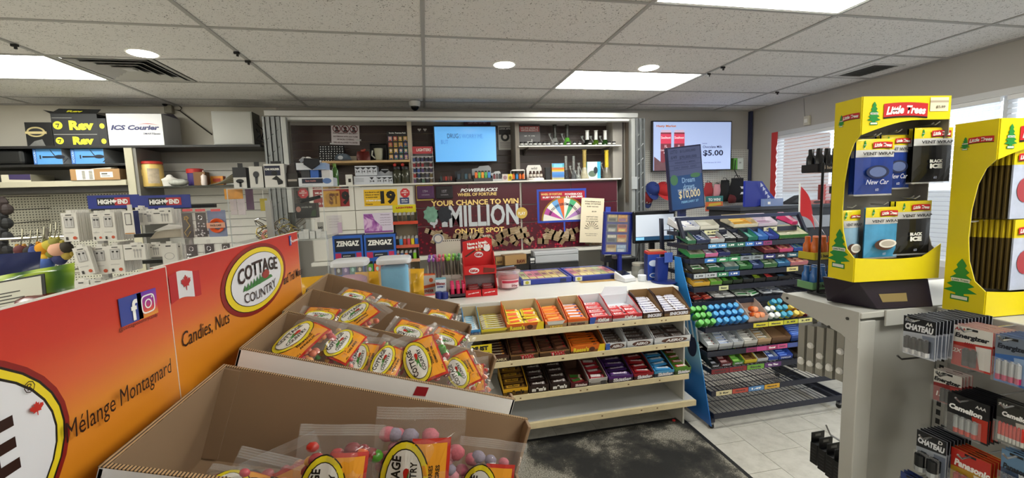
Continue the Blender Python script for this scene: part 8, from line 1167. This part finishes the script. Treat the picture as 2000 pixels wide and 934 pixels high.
for i, (px, py) in enumerate(((1622, 845), (1653, 818))):
    p = at(px, py, 'Y', 1.27); tag(mk('peg_hook', MB().tube([(0, -.25, -.02), (-.0, 0, -.01), (0, .02, .02)], .003), M('7a7a7a', .3, .8), None, p), 'grey peg hook end above the black boxes, %s one' % ('lower', 'upper')[i], 'hook')
tag(mk('orange_pack', MB().hexa([(-.05, 0, -.06), (.06, 0, -.06), (.06, .03, -.06), (-.05, .03, -.06), (-.01, 0, .02), (.04, 0, .03), (.04, .03, .03), (-.01, .03, .02)]), M('d86a22', .4), None, at(1640, 945, 'Y', 1.2), bevel=.002), 'orange pack below the black boxes at the bottom edge', 'pack')
# --- wire bottle rack on the end cap
q = at(1597, 574, 'Z', GZ); t = thing('wire_stand', 'tall thin black wire stand on the end cap top', 'stand', (q.x, q.y, GZ)); BW_ = M('0e0e10', .35); q2 = at(1617, 578, 'Z', GZ); dx, dy = q2.x-q.x, q2.y-q.y
bz = at(1655, 592, 'Z', GZ); cz = at(1745, 584, 'Z', GZ); mk('base_frame', MB().tube([(-.02, .02, .004), (bz.x-q.x, bz.y-q.y, .004), (cz.x-q.x, cz.y-q.y, .004), (.2, .1, .004), (-.02, .02, .004)], .004), BW_, t); zt2 = at(1600, 318, 'Y', q.y).z-GZ
for x, y in ((0, 0), (dx, dy)): mk('post', MB().tube([(x, y, .005), (x, y, zt2)], .0045), BW_, t)
mk('cross_bar', MB().tube([(0, 0, .005), (dx, dy, .005), (dx+.09, dy+.02, .015), (dx+.05, dy+.06, .015)], .0035), BW_, t); zc2 = at(1605, 371, 'Y', q.y).z-GZ; mk('clip_plate', MB().box(-.016, dx+.016, min(0, dy)-.012, min(0, dy)-.006, zc2-.013, zc2+.012), BW_, t); mk('print', MB().poly([(dx*.5, min(0, dy)-.0125, zc2-.003), (dx+.01, min(0, dy)-.0125, zc2+.0), (dx+.008, min(0, dy)-.0125, zc2+.005), (dx*.6, min(0, dy)-.0125, zc2+.003)]), WH, t)
for k, (py, c, cc, nm, ly, lab) in enumerate(((335, '18181c', '101012', 'black', '1c1a20', 'top'), (505, 'c8641c', 'd87a2a', 'orange', 'c8b82a', 'middle'), (562, '2f6ab0', '3a7ac0', 'blue', '6a9a6a', 'lower'))):
    z = at(1605, py, 'Y', q.y+.03).z-GZ; tr = mk('tier', MB().box(-.01, .13, .01, .075, z-.003, z).box(-.01, .13, .008, .012, z, z+.026, 1).box(-.012, -.008, .01, .075, z, z+.026, 1), [BW_, M(ly, .35)], t); text('5 hour', .05, .012, M('d8c8b0' if k == 0 else '26221c'), tr, (.035, .0065, z+.013), bold=.04)
    for i in range(6):
        tag(mk('energy_shot', lambda: MB().lathe((0, 0, 0), [(.0135, 0), (.0145, .004), (.0145, .05), (.009, .06), (.0095, .078), (.008, .08)], 12), M(c, .25), None, (q.x+.006+(i % 3)*.034+.004, q.y+.026+(i//3)*.032, GZ+z+.001), key=('shot', c), smooth=True), 'small %s bottle on the %s tier of the black wire stand' % (nm, lab), 'bottle', '%s bottles on the wire stand' % nm)
t = thing('candy_strip_box', 'purple and dark printed box on the end cap behind the wire stand base', 'box', tuple(at(1675, 562, 'Z', GZ+.001))); mk('carton', MB().box(-.06, .1, 0, .05, 0, .03), M('2a1c3a', .4, var=.6, scale=40), t); text('watermelon', .12, .012, M('8a7aa0'), t, (.02, -.001, .015))
# --- tree air freshener displays
LT_Y = M('e8d40e', .4); LT_G = M('8a8784', .6); TG = M('1c8a3a', .4); TRG = [M('1c8a3a', .4), M('e2e2d8', .4)]
def tree(parent, x, z, h, rot=(0, 0, 0), loc=None, word='Little Trees', y=-.0012):
    p = []
    for i in range(5):
        zz = .95-.17*i; wd = .11+.062*i; p += [(wd*.45, zz-.02), (wd, zz-.12)]
    right = [(0, 1.0)]+p+[(.09, .1), (.09, .06), (.2, .06), (.2, -.08), (0, -.08)]; pts = right+[(-a, b) for a, b in right[::-1] if a > 0]
    o = mk('tree_print', MB().poly([(a*h, y, b*h) for a, b in pts]).quad((-.17*h, y-.0004, -.05*h), (.17*h, y-.0004, -.05*h), (.17*h, y-.0004, .03*h), (-.17*h, y-.0004, .03*h), 1).quad((-.2*h, y-.0004, .40*h), (.2*h, y-.0004, .40*h), (.2*h, y-.0004, .49*h), (-.2*h, y-.0004, .49*h), 1), TRG, parent, loc or (x, 0, z), rot); text(word, .34*h, .05*h, M('1c6a3a'), o, (0, y-.001, .445*h), bold=.02); return o
def logo(parent, x, z, w, rot=(0, 0, 0), loc=None, shear=.12):
    h = w*.27; o = mk('logo_print', MB().add([(x_*w, -.0012, (z_+.10*(1-(2*x_)**2))*h) for z_ in (-.62, -.5, .5) for x_ in [(-.5+i/10) for i in range(11)]], [(j*11+i, j*11+i+1, (j+1)*11+i+1, (j+1)*11+i) for j in range(2) for i in range(10)]), [M('c8202a', .4), M('14100e', .4)], parent, loc or (x, 0, z), rot); o.data.polygons.foreach_set('material_index', [1]*10+[0]*10); text('Little Trees', w*.9, h*.62, WH, o, (0, -.002, h*.06), bold=.05, shear=.25, arc=h*.1); return o
def tree_box(label, x, y, z, yaw, W_, d=.09, Hh=.55):
    t = thing('freshener_display', label, 'display box', (x, y, z), (0, 0, yaw)); n = 14
    mk('back_panel', MB().box(0, W_, d-.003, d, 0, Hh).box(0, W_, 0, d, 0, .003).box(0, W_, 0, d, Hh-.003, Hh), [LT_G], t); arc_t = [(W_*i/n, Hh*(.80+.075*math.sin(PI/2*min(1, i/n*1.5)))) for i in range(n+1)]; arc_b = [(W_*i/n, Hh*(.135+.0*i)-Hh*.015*math.sin(PI*i/n)+(Hh*.06*max(0, i/n-.8)/.2)) for i in range(n+1)]
    mk('top_band', MB().prism([(0, Hh)]+[(0, arc_t[0][1])]+arc_t[1:]+[(W_, Hh)], -.0025, 0), LT_Y, t); mk('bottom_band', MB().prism([(W_, 0), (0, 0)][::-1]+arc_b[::-1], -.0025, 0), LT_Y, t)
    cut = [(0, Hh*.80), (.02, Hh*.76), (.036, Hh*.68), (.046, Hh*.55), (.048, Hh*.4), (.042, Hh*.28), (.026, Hh*.18), (0, Hh*.135)]
    mk('left_side', MB().prismx([(0, 0), (d, 0), (d, Hh), (0, Hh)]+cut, -.0025, 0), LT_Y, t); mk('right_side', MB().prismx([(0, 0), (d, 0), (d, Hh), (0, Hh)]+cut, W_, W_+.0025), LT_G, t); mk('right_edge', MB().prismx([(0, 0), (d, 0), (d, Hh), (0, Hh)]+cut, W_+.0026, W_+.0032), LT_Y, t)
    mk('lining', MB().prismx([(0, 0), (d, 0), (d, Hh), (0, Hh)]+cut, .0001, .0012), LT_G, t)
    tree(t, .035, Hh*.86, .062, loc=(.035, -.003, Hh*.86)); logo(t, W_*.5, Hh*.92, W_*.5, loc=(W_*.48, -.003, Hh*.925)); tree(t, 0, 0, .034, (0, 0, -PI/2), (-.0026, d*.72, Hh*.865)); logo(t, 0, 0, .058, (0, 0, -PI/2), (-.0028, d*.36, Hh*.905)); tree(t, 0, 0, .115, (0, 0, -PI/2), (-.0026, d*.58, .045)); return t
B1P = (1.262, 1.03, 1.425); t1 = tree_box('yellow cardboard air freshener display on a tray, farther one, with hanging pouches', *B1P, R(-6), .285); dp = mk('price_sticker', MB().quad((.215, -.0012, .505), (.275, -.0012, .505), (.275, -.0012, .545), (.215, -.0012, .545)).quad((.215, -.0014, .53), (.275, -.0014, .53), (.275, -.0014, .536), (.215, -.0014, .536), 1), [M('e4dcc0'), M('b8a890')], t1, (0, -.003, 0)); text('$5.99', .03, .008, M('6a6048'), dp, (.248, -.003, .517), bold=.02)
t2 = tree_box('yellow cardboard air freshener display, nearer one, cut by the right edge', 1.525, .872, GZ+.001, R(-3), .28, .1); 
for o in list(t2.children):
    if o.name.startswith(('tree_print', 'logo_print')) and o.rotation_euler.z == 0:
        pass
tag(mk('tray_box', MB().hexa([(.08, -.02, 0), (.26, -.03, 0), (.26, .1, 0), (.02, .1, 0), (.03, .0, .084), (.26, -.01, .084), (.26, .1, .084), (.0, .1, .084)]).quad((.10, -.0175, .02), (.18, -.0215, .02), (.18, -.016, .045), (.09, -.0125, .045), 1), [M('1c1020', .4), M('8a774a', .4)], None, (1.27, 1.05, GZ+.001), (0, 0, R(-6)), bevel=.002), 'low dark maroon box under the farther yellow display', 'box')
def wrap_bag(label, parent_t, lx, lz, w, h, col, kind, depth=.03, yaw=0, name='freshener_pouch'):
    Mx = Matrix.LocRotScale(Vector(parent_t.location), Euler(parent_t.rotation_euler), None); p = Mx@Vector((lx, depth, lz)); t = thing(name, label, 'air freshener', p, (0, 0, parent_t.rotation_euler.z+yaw)); P2 = lambda x, z: (x, -.011*max(0, math.sin(PI*min(1, max(0, .5+x/w))))*max(0, math.sin(PI*min(1, max(0, -z/h))))**.5, z)
    def sheet_(x0, x1, za, zb, off, nu=6, nv=6): return MB().grid(lambda u, v: (P2(x0+(x1-x0)*u, zb+(za-zb)*v)[0], P2(x0+(x1-x0)*u, zb+(za-zb)*v)[1]-off, zb+(za-zb)*v), nu, nv)
    mk('pouch', sheet_(-w/2, w/2, 0, -h, 0).grid(lambda u, v: (w/2-w*u, .004, -h*v), 2, 2), M(col, .25, var=.25, scale=25), t); mk('header_band', sheet_(-w/2, w/2, 0, -h*.2, .0008), M('e0cc1c', .3), t); mk('white_band', sheet_(-w/2, w/2, -h*.2, -h*.33, .0008), M('c9c9ca', .25), t); mk('clear_foot', sheet_(-w/2, w/2, -h, -h*1.03, .0004, 6, 1), FILM('ffffff', .3, .1), t)
    o = tree(t, -w*.3, -h*.17, h*.14, y=-.005); lg = logo(t, w*.12, -h*.12, w*.5); lg.location.y = -.009; text('VENT WRAP', w*.82, h*.055, M('2a2a30'), t, (.0, -.013, -h*.27), bold=.03)
    if kind == 'ice': text('BLACK', w*.34, h*.06, WH, t, (-.0, -.0135, -h*.62), bold=.06); text('ICE', w*.32, h*.09, WH, t, (-.0, -.0135, -h*.71), bold=.08)
    elif kind == 'coco': mk('print', MB().ellip((.0, -.0132, -h*.74), w*.3, h*.11, 20).ellip((.01, -.0136, -h*.72), w*.26, h*.085, 20, 1).ellip((.01, -.014, -h*.72), w*.2, h*.055, 20, 2), [M('4a2a1c'), M('e4e0d8'), M('b8b0a4')], t)
    else: text('New Car', w*.6, h*.09, M('c0c4d4'), t, (0, -.0135, -h*.78), shear=.3); mk('print', MB().ellip((0, -.0132, -h*.6), w*.3, h*.12, 18).ellip((0, -.0134, -h*.6), w*.22, h*.09, 18, 1), [M('15224a'), M('5a6a98')], t)
    text('60', None, h*.05, M('a8b0c8'), t, (0, -.0132, -h*.92)); mk('wire_hook', MB().tube([(-.01, .06-depth, .01), (0, -.004, .008), (.005, -.012, .016)], .002), M('c8c8c4', .3, .8), t); return t
lc = lambda px, py: (lambda q: ((q.x-B1P[0]), q.z-B1P[2]))(at(px, py, 'Y', 1.05))
for i, (px0, px1, py0, py1, c, k, dpt, lab) in enumerate(((1672, 1732, 272, 378, '1f3a8a', 'car', .022, 'blue vent pouch hanging at the left of the upper row in the yellow display'), (1728, 1774, 263, 366, '1f3a8a', 'car', .045, 'blue vent pouch hanging second in the upper row'), (1771, 1828, 252, 355, '1a1a1c', 'ice', .02, 'black vent pouch hanging at the right of the upper row'), (1662, 1690, 412, 515, '8ab0cc', 'coco', .055, 'pale blue pouch half hidden at the left of the lower row'), (1692, 1744, 406, 500, '4a9ac8', 'coco', .03, 'sky blue pouch with coconut picture in the lower row'), (1744, 1798, 394, 492, '1c1c1e', 'ice', .03, 'black vent pouch hanging at the right of the lower row'))):
    a = lc(px0, py0); b = lc(px1, py1); n = 2 if k != 'coco' else 1
    for q in range(n): wrap_bag(lab if q == 0 else lab.replace('pouch hanging', 'pouch hidden behind another', 1).replace(' in the yellow display', ''), t1, (a[0]+b[0])/2+.004*q, a[1], b[0]-a[0], a[1]-b[1], c, k, dpt+.02*q)
# ranks of car air fresheners seen edge on in the nearer box
for r_, (pz, n) in enumerate(((.475, 9), (.27, 9))):
    for k in range(n+1):
        t = ob('hanging_freshener', None); Mx = Matrix.LocRotScale(Vector(t2.location), Euler(t2.rotation_euler), None); t.location = Mx@Vector((.075+.022*r_-.0065*(n-k)+.04, .088-.0088*k, pz)); t.rotation_euler = (0, 0, t2.rotation_euler.z)
        tag(t, ('slim tan-edged freshener pack in the rank, %s row of the nearer yellow display' if k < n else 'front freshener pack with pink and white picture, %s row of the nearer display') % ('upper', 'lower')[r_], 'air freshener', 'fresheners in the nearer display, %s row' % ('upper', 'lower')[r_] if k < n else None); h_ = .2 if r_ == 0 else .2
        mk('pack', lambda: MB().box(-.045, .045, -.002, .002, -.2, 0).box(-.0452, .0452, -.0022, .0022, -.05, .002, 1), [M('4a3c1c', .3, var=.4, scale=20), M('b8a01c', .35)] if k < n else [M('b8c0d8', .25, var=.4, scale=18), M('e0cc1c', .35)], t, key=('hf', k == n))
        if k == n: lg = logo(t, 0, -.03, .07); lg.location.y = -.004; mk('print', MB().ellip((0, -.0035, -.12), .03, .035, 14).ellip((.012, -.004, -.10), .015, .02, 12, 1), [M('a8404a'), M('e4e0e4')], t)
    t = thing('freshener_hook', 'white wire hook across the %s row of the nearer yellow display' % ('upper', 'lower')[r_], 'hook', (Mx@Vector((.11, .09, pz+.004)))); mk('wire', MB().tube([(-.1, .0, -.012), (0, -.05, .0), (.05, -.11, .012)], .0028), M('d8d6cc', .3, .3), t)
# wicker-like jar with blue label at the right edge
t = thing('cotton_swab_tub', 'cream woven-look round tub with a blue label at the right edge', 'tub', (1.79, .83, GZ)); mk('tub', MB().lathe((0, 0, 0), [(.088, 0), (.094, .01), (.094, .16), (.085, .175)]+[(.0, .175)], 28), M('d0c4a8', .7, var=.25, scale=60, bump=.8), t, smooth=True); mk('label', MB().grid(lambda u, v: (.0948*math.sin(-1.7+u*1.5), -.0948*math.cos(-1.7+u*1.5), .05+v*.085-.02*u), 12, 1), M('26356a', .4), t)
text('Q-Tips', .05, .02, WH, t, (-.086, -.06, .09), rot=(0, -PI/2, -R(55)), bold=.03)
# black display behind the farther yellow box
t = thing('knife_display', 'black curved display with red and orange panel behind the farther yellow box', 'display', (1.82, 1.27, GZ)); mk('panel', MB().prism([(-.12, 0), (.06, 0), (.06, .42), (.03, .48), (-.05, .5), (-.12, .5)], 0, .03), M('17141c', .4), t, bevel=.004); mk('print', MB().poly([(.0+.05*math.cos(a*PI/10), -.001, .3+.16*math.sin(a*PI/10)) for a in range(20)]).ellip((.0, -.0014, .3), .03, .07, 16, 1), [M('6a2420', .4), M('b8622a', .4)], t); mk('cap', MB().lathe((-.01, .015, .5), [(.02, 0), (.02, .03), (.01, .045)], 12), M('3a7a8a', .4), t)
# ================================================================ clear showcase and lighter displays on the left of the counter
SX0, SX1, SY0, SY1, SZ = -1.2, -.645, 2.9, 3.3, 1.822
t = thing('clear_showcase', 'tall clear acrylic showcase at the left end of the cash counter', 'showcase', ((SX0+SX1)/2, SY0, CT+.001)); hw = (SX1-SX0)/2; zz = SZ-CT-.001; AC = FILM('e8ecec', .02, .04)
for a, b, c, d in ((-hw, hw, 0, .004), (-hw, -hw+.004, .004, SY1-SY0), (hw-.004, hw, .004, SY1-SY0)): mk('pane', MB().box(a, b, c, d, 0, zz-.006), AC, t)
mk('top_pane', MB().box(-hw, hw+.18, 0, SY1-SY0, zz-.006, zz), FILM('e8ecec', .3, .06), t); mk('glass_shelf', MB().box(-hw+.005, hw-.005, .006, SY1-SY0, .485, .492), FILM('d0d8d4', .25, .06), t)
for x in (-hw, hw-.006): mk('edge', MB().box(x, x+.006, -.002, .0, 0, zz), M('d4d8d8', .15, alpha=.55), t)
GS = CT+.001+.4925
def sc(name, label, cat, px0, px1, py0, py1, Y, d, mats, z0=None): return crate(name, label, cat, px0, px1, py0, py1, Y, d, mats, z0)
t, w_, h_ = sc('candy_card', 'orange and yellow spotted card hanging in the clear showcase', 'card', 438, 474, 369, 389, 3.0, .004, [M('e0962a', .4, var=.4, scale=30), M('c07a1c')]); mk('hanger', MB().tube([(0, .002, h_), (0, .002, SZ-.008-t.location.z)], .002), WH, t)
for i, (a, b, c, d, col, nm) in enumerate(((450, 463, 390, 420, 'c9bcc0', 'pale pink'), (464, 479, 386, 420, 'd2c6ca', 'white and pink'), (480, 495, 368, 410, '5a3a5a', 'dark purple'), (508, 522, 388, 412, 'c8b42a', 'yellow'))):
    t, w_, h_ = sc('accessory_card', nm+' accessory card hanging inside the clear showcase', 'card', a, b, c, d, 3.12, .004, [M(col, .4, var=.3, scale=20), M(col)]); mk('hanger', MB().tube([(0, .002, h_), (0, .002, SZ-.008-t.location.z)], .002), WH, t)
t = thing('chain_heap', 'tangled heap of gold and silver chains on the showcase shelf', 'jewellery', (-1.0, 3.08, GS)); rr = random.Random(3); m = MB()
for i in range(26): x, y, r_ = rr.uniform(-.13, .16), rr.uniform(-.1, .1), rr.uniform(.02, .05); z = rr.uniform(.006, .11); m.tube([(x+r_*math.cos(k), y+r_*.6*math.sin(k), max(.004, z+r_*.8*math.sin(k+i))) for k in (0, .9, 1.8, 2.7, 3.6, 4.5, 5.4, 6.2)], .0035, 5, i % 3)
mk('chains', m, [M('b09a4a', .3, .8), M('b8b8b8', .25, .9), M('5a4a34', .4, .5)], t)['kind'] = 'stuff'
t, w_, h_ = sc('pipe_box', 'black printed box standing in the clear showcase', 'box', 577, 618, 397, 426, 3.15, .08, [M('17181a', .35, var=.5, scale=18), M('101112')], None); mk('stand', MB().box(-w_/2, w_/2, 0, .08, GS-t.location.z, 0), AC, t); mk('print', MB().ellip((-w_*.35, -.001, h_*.6), .016, .02, 12).quad((w_*.2, -.001, h_*.1), (w_*.48, -.001, h_*.1), (w_*.48, -.001, h_*.6), (w_*.3, -.001, h_*.5), 1), [M('c08a7a'), M('2f4a2a')], t); text('smoke kit', w_*.5, .014, M('c8c8c0'), t, (w_*.05, -.002, h_*.75))
for i, (dx_, dz_) in enumerate(((0, 0), (.045, .012))): mk('tube', MB().tube([(-w_*.3+dx_, .04, h_+.012+dz_), (w_*.35+dx_, .04, h_+.03+dz_)], .012, 10), M('121214', .25), t)
pipe('clear glass water pipe inside the showcase', 608, 463, 428, 3.06, GS, GL, GL, .04, .028)
pipe('dark marbled water pipe at the left inside the showcase', 574, 465, 415, 3.1, GS, M('3a2a24', .2, var=.8, scale=30), M('2a2c24', .2, var=.8, scale=30), .05, .02)
for i, px in enumerate((588, 598, 610, 622, 632)): t, w_, h_ = sc('glass_pack', 'small white and clear pack on the showcase shelf front, %s from the left' % ('first', 'second', 'third', 'fourth', 'fifth')[i], 'pack', px-5, px+5, 452-(i % 2)*4, 465, 2.95, .03, [M('d4d4d2', .3, var=.3, scale=40), M('b0b0ae')], GS)
t, w_, h_ = sc('framed_card', 'black lettered card standing at the right inside the showcase', 'card', 620, 632, 434, 452, 3.2, .004, [M('b0aca4'), M('8a8680')], None); text('BAD', w_*.8, h_*.25, BK, t, (0, -.001, h_*.4), bold=.06); mk('stand', MB().box(-w_/2, w_/2, 0, .01, GS-t.location.z, 0), AC, t)
t = thing('worm_toy', 'pink and orange striped ring lying at the left of the showcase shelf', 'toy', (at(522, 452, 'Y', 2.95).x, 2.95, GS+.035)); mk('ring', MB().tube([(.03*math.cos(k*.5), 0, .03*math.sin(k*.5)) for k in range(11)], .009, 8), M('d88a7a', .4, var=.5, scale=40), t)
t = thing('tablet', 'dark tablet leaning inside the lower part of the clear showcase', 'tablet', (at(615, 515, 'Y', 3.05).x, 3.05, CT+.002), (R(-20), R(-14), 0)); mk('case', MB().box(-.11, .1, 0, .012, .03, .2), M('1a1b1e', .3), t, bevel=.008); mk('stick', MB().tube([(-.02, -.02, .03), (.0, -.02, .15)], .006), M('6a665c'), t)
# on top of the showcase
TZ = SZ+.001
def tb(name, label, px0, px1, py0, py1, Y, d, mats, z0=TZ, **k): return crate(name, label, 'box', px0, px1, py0, py1, Y, d, mats, z0, **k)
t, w_, h_ = tb('mount_box', 'half white, half black phone mount box on the showcase top, leftmost', 455, 481, 327, 364, 2.93, .06, [M('d9d7d2'), M('26262a')]); decal(t, -w_/2, w_/2, h_*.52, h_, M('2a2b2f')); mk('print', MB().ellip((0, -.002, h_*.34), w_*.3, h_*.1, 16).quad((-w_*.06, -.002, h_*.06), (w_*.1, -.002, h_*.06), (w_*.1, -.002, h_*.3), (-w_*.06, -.002, h_*.3)), M('1c1d20'), t); mk('hang_tab', MB().box(-.014, .014, .02, .023, h_, h_+.028), M('2c2c30'), t)
t, w_, h_ = tb('microphone_box', 'white box with a dark microphone picture on the showcase top', 487, 514, 325, 365, 2.92, .06, [M('d6d4cf'), M('3a3a3c')]); mk('print', MB().ellip((0, -.002, h_*.62), w_*.22, h_*.15, 16).quad((-w_*.07, -.002, h_*.18), (w_*.07, -.002, h_*.18), (w_*.1, -.002, h_*.5), (-w_*.1, -.002, h_*.5)), M('3a3b40'), t); mk('hang_tab', MB().box(-.014, .014, .02, .023, h_, h_+.028), M('2c2c30'), t)
t, w_, h_ = tb('holder_box', 'white and navy car phone holder box on the showcase top', 516, 556, 320, 364, 2.915, .09, [M('dcdad6'), M('a8a6a2')]); decal(t, -w_*.47, w_*.3, h_*.5, h_*.92, M('232740')); text('CAR HOLDER', w_*.7, h_*.09, WH, t, (-.01, -.002, h_*.77), bold=.05); mk('print', MB().ellip((0, -.0022, h_*.6), w_*.15, h_*.1, 14).poly([(-w_*.15, -.0022, h_*.35), (w_*.1, -.0022, h_*.5), (w_*.4, -.0022, h_*.25), (w_*.38, -.0022, h_*.15), (w_*.15, -.0022, h_*.1), (w_*.1, -.0022, h_*.3)]), M('17181b'), t); mk('hang_tab', MB().box(-.03, .03, .04, .043, h_, h_+.02), M('2c2c30'), t)
t, w_, h_ = tb('mask_box', 'long white box with a blue mask picture, lowest of the showcase pile', 583, 651, 347, 364, 2.92, .13, [M('dde0e6'), M('a8acb4')]); decal(t, -w_*.4, w_*.2, h_*.35, h_*.9, M('23283a')); mk('print', MB().ellip((w_*.32, -.002, h_*.6), w_*.13, h_*.32, 16), M('5a78b0'), t); text('face masks', w_*.3, h_*.22, M('b87a7a'), t, (-w_*.15, -.0025, h_*.65), bold=.03); text('disposable', w_*.3, h_*.12, M('8a8e98'), t, (-w_*.25, -.0025, h_*.15)); zb2 = TZ+h_+.001
for a, b, c, nm in ((588, 605, '2e3138', 'dark grey'), (606, 622, '2f66c0', 'bright blue'), (628, 645, 'd6d4d6', 'white and pink')): t, w2, h2 = tb('mask_pack', nm+' mask pack in the middle of the pile on the showcase', a, b, 332, 346, 2.95, .08, [M(c, .3, var=.3, scale=18), M(c)], zb2)
zc3 = zb2+h2+.001; t, w_, h_ = tb('mask_box', 'white open box with masks spilling out at the top of the pile on the showcase', 578, 636, 318, 331, 2.93, .12, [M('d6dae2'), M('8a9ab8')], zc3); decal(t, w_*.1, w_*.5, h_*.05, h_*.95, M('8aa4d0')); mk('mask', MB().prism([(-.05, 0), (.0, -.035), (.05, 0), (.045, .035), (-.045, .04)], -.02, -.012), M('1a1c22', .7), t, (.01, 0, h_*.75), bevel=.004); mk('mask_wrap', MB().grid(lambda u, v: (-w_*.42+u*w_*.7, .02+.06*v, h_+.012+.028*math.sin(3*u+1)*math.sin(PI*u)+.012*math.sin(9*u+7*v)), 10, 6), M('d8d8d6', .5), t)
t, w_, h_ = tb('tool_box', 'dark boxed gadgets piled left of the masks on the showcase', 560, 582, 338, 364, 2.94, .1, [M('2a2624', .4, var=.5, scale=18), M('1a1816')]); decal(t, -w_*.4, w_*.4, h_*.4, h_*.55, M('b8b0a8')); mk('gadget', MB().hexa([(-w_*.5, .01, h_), (w_*.4, .01, h_), (w_*.4, .08, h_), (-w_*.5, .08, h_), (-w_*.4, .02, h_+.05), (w_*.2, .02, h_+.07), (w_*.2, .07, h_+.07), (-w_*.4, .07, h_+.05)]), M('3a3230', .4, var=.5, scale=30), t)
for i, (px, h2) in enumerate(((645, .09), (655, .16))): bottle('glass_bottle', 'slim green glass bottle at the right end of the showcase top, %s of two' % ('shorter', 'taller')[i], 'bottle', (min(at(px, 364, 'Y', 3.12).x, -.49), 3.14, TZ), [('body', [(.02, 0), (.022, .01), (.022, h2*.7), (.01, h2*.85)]), ('neck', [(.01, h2*.85), (.011, h2)])], [M('3f6a2a', .1, alpha=.85), M('6a8a3a', .2)])
# boxed lighter displays on the counter
for i, (a, b, cs) in enumerate(((652, 711, ('15181c', '5a4a8a', '3a7a6a', '2a3a34')), (713, 775, ('5a9a3a', 'd86a3a', '6a2a2a', '1c2a3a')))):
    t, w_, h_ = crate('lighter_display', 'blue counter display of chunky patterned lighters, %s of two' % ('left', 'right')[i], 'display box', a, b, 460-i*2, 560, 3.0, .13, [M('2a62c0', .4), M('1a2a5a')], CT+.001); decal(t, -w_*.43, w_*.43, h_*.78, h_*.96, M('161c2c')); text('ZENGAZ', w_*.76, h_*.075, WH, t, (0, -.002, h_*.89), bold=.05); decal(t, -w_*.43, -w_*.24, h_*.68, h_*.76, M('c02a5a')); decal(t, w_*.26, w_*.43, h_*.68, h_*.76, M('c02a5a')); decal(t, -w_*.22, w_*.22, h_*.69, h_*.75, M('1c2030')); text('premium', w_*.24, .012, WH, t, (-.01, -.003, h_*.72))
    for j in range(3):
        for k in range(4): mk('lighter', lambda: MB().box(-w_*.1, w_*.1, -.014, 0, 0, h_*.13).box(-w_*.085, w_*.085, -.012, 0, h_*.13, h_*.165, 1).ellip((0, -.0146, h_*.06), w_*.05, h_*.03, 8, 2), [M(cs[(k+j) % 4], .35), M('17181b', .35), M(('c8c8c0', 'c8b0d0', 'a8d8d0', 'd8c0a0')[(k+j+i) % 4], .4)], t, ((k-1.5)*w_*.235, 0, h_*(.47-.19*j)), key=('zl', i, (k+j) % 4, (k+j+i) % 4))
# tiered lighter tower
p = at(798, 548, 'Y', 3.05); t = thing('lighter_tower', 'black tiered tower of disposable lighters with a yellow header on the counter', 'display stand', (p.x, 3.05, CT+.001)); lw = .082; ht = at(798, 414, 'Y', 3.05).z-CT
mk('side_panel', MB().box(-lw, -lw+.004, 0, .12, 0, ht), M('17171a'), t); mk('side_panel', MB().box(lw-.004, lw, 0, .12, 0, ht), M('17171a'), t); mk('back_panel', MB().box(-lw, lw, .116, .12, 0, ht), M('b8a890', .5), t); mk('header_card', MB().box(-lw, lw*.95, .02, .024, ht-.005, ht+.05), M('d8cc1c', .4), t); text('LIGHTERS', lw*1.4, .014, M('b8321c'), t, (0, .018, ht+.03), bold=.04)
TIERS = [(436, ('26282a', '3a3226', '4a4438', '2f3330', '4a4238')), (482, ('16181c', '4a9ad0', 'c03a2a', 'c84a5a', 'd8c02a', '2a5ab0')), (510, ('b83a2a', '2a3f8a', 'c85a3a', '16203a', '7ab82a'))]
for j, (py, cs) in enumerate(TIERS+[(545, ('5a1c1c', '3a2a2a', '4a1a24', '2a2a2c'))]):
    z = max(.004, at(798, py, 'Y', 3.03).z-CT); tr = mk('tier', MB().box(-lw, lw, -.02, .116, z-.004, z).box(-lw, lw+.006, -.022, -.02, z-.008, z+.014, 1), [M('1a1a1c'), M(('c8442a', 'c85a44', 'd0a080', '2a2a2a')[j], .4)], t)
    for k, c in enumerate(cs): tag(mk('disposable_lighter', lambda: MB().box(-.0105, .0105, -.006, .006, 0, .055).box(-.0095, .0095, -.005, .005, .055, .068, 1).box(-.004, .0095, -.005, .005, .068, .076, 1), [M(c, .25), M('b8b8bc', .3, .7)], None, (p.x-lw+.02+k*.0265*(6/len(cs))**.5, 3.045, CT+.0012+z), key=('dl', c)), 'disposable lighter %s on the %s tier of the black tower' % (('first from the left', 'second', 'third', 'fourth', 'fifth', 'last')[k], ('top', 'second', 'third', 'bottom')[j]), 'lighter', 'lighters on the %s tier' % ('top', 'second', 'third', 'bottom')[j])
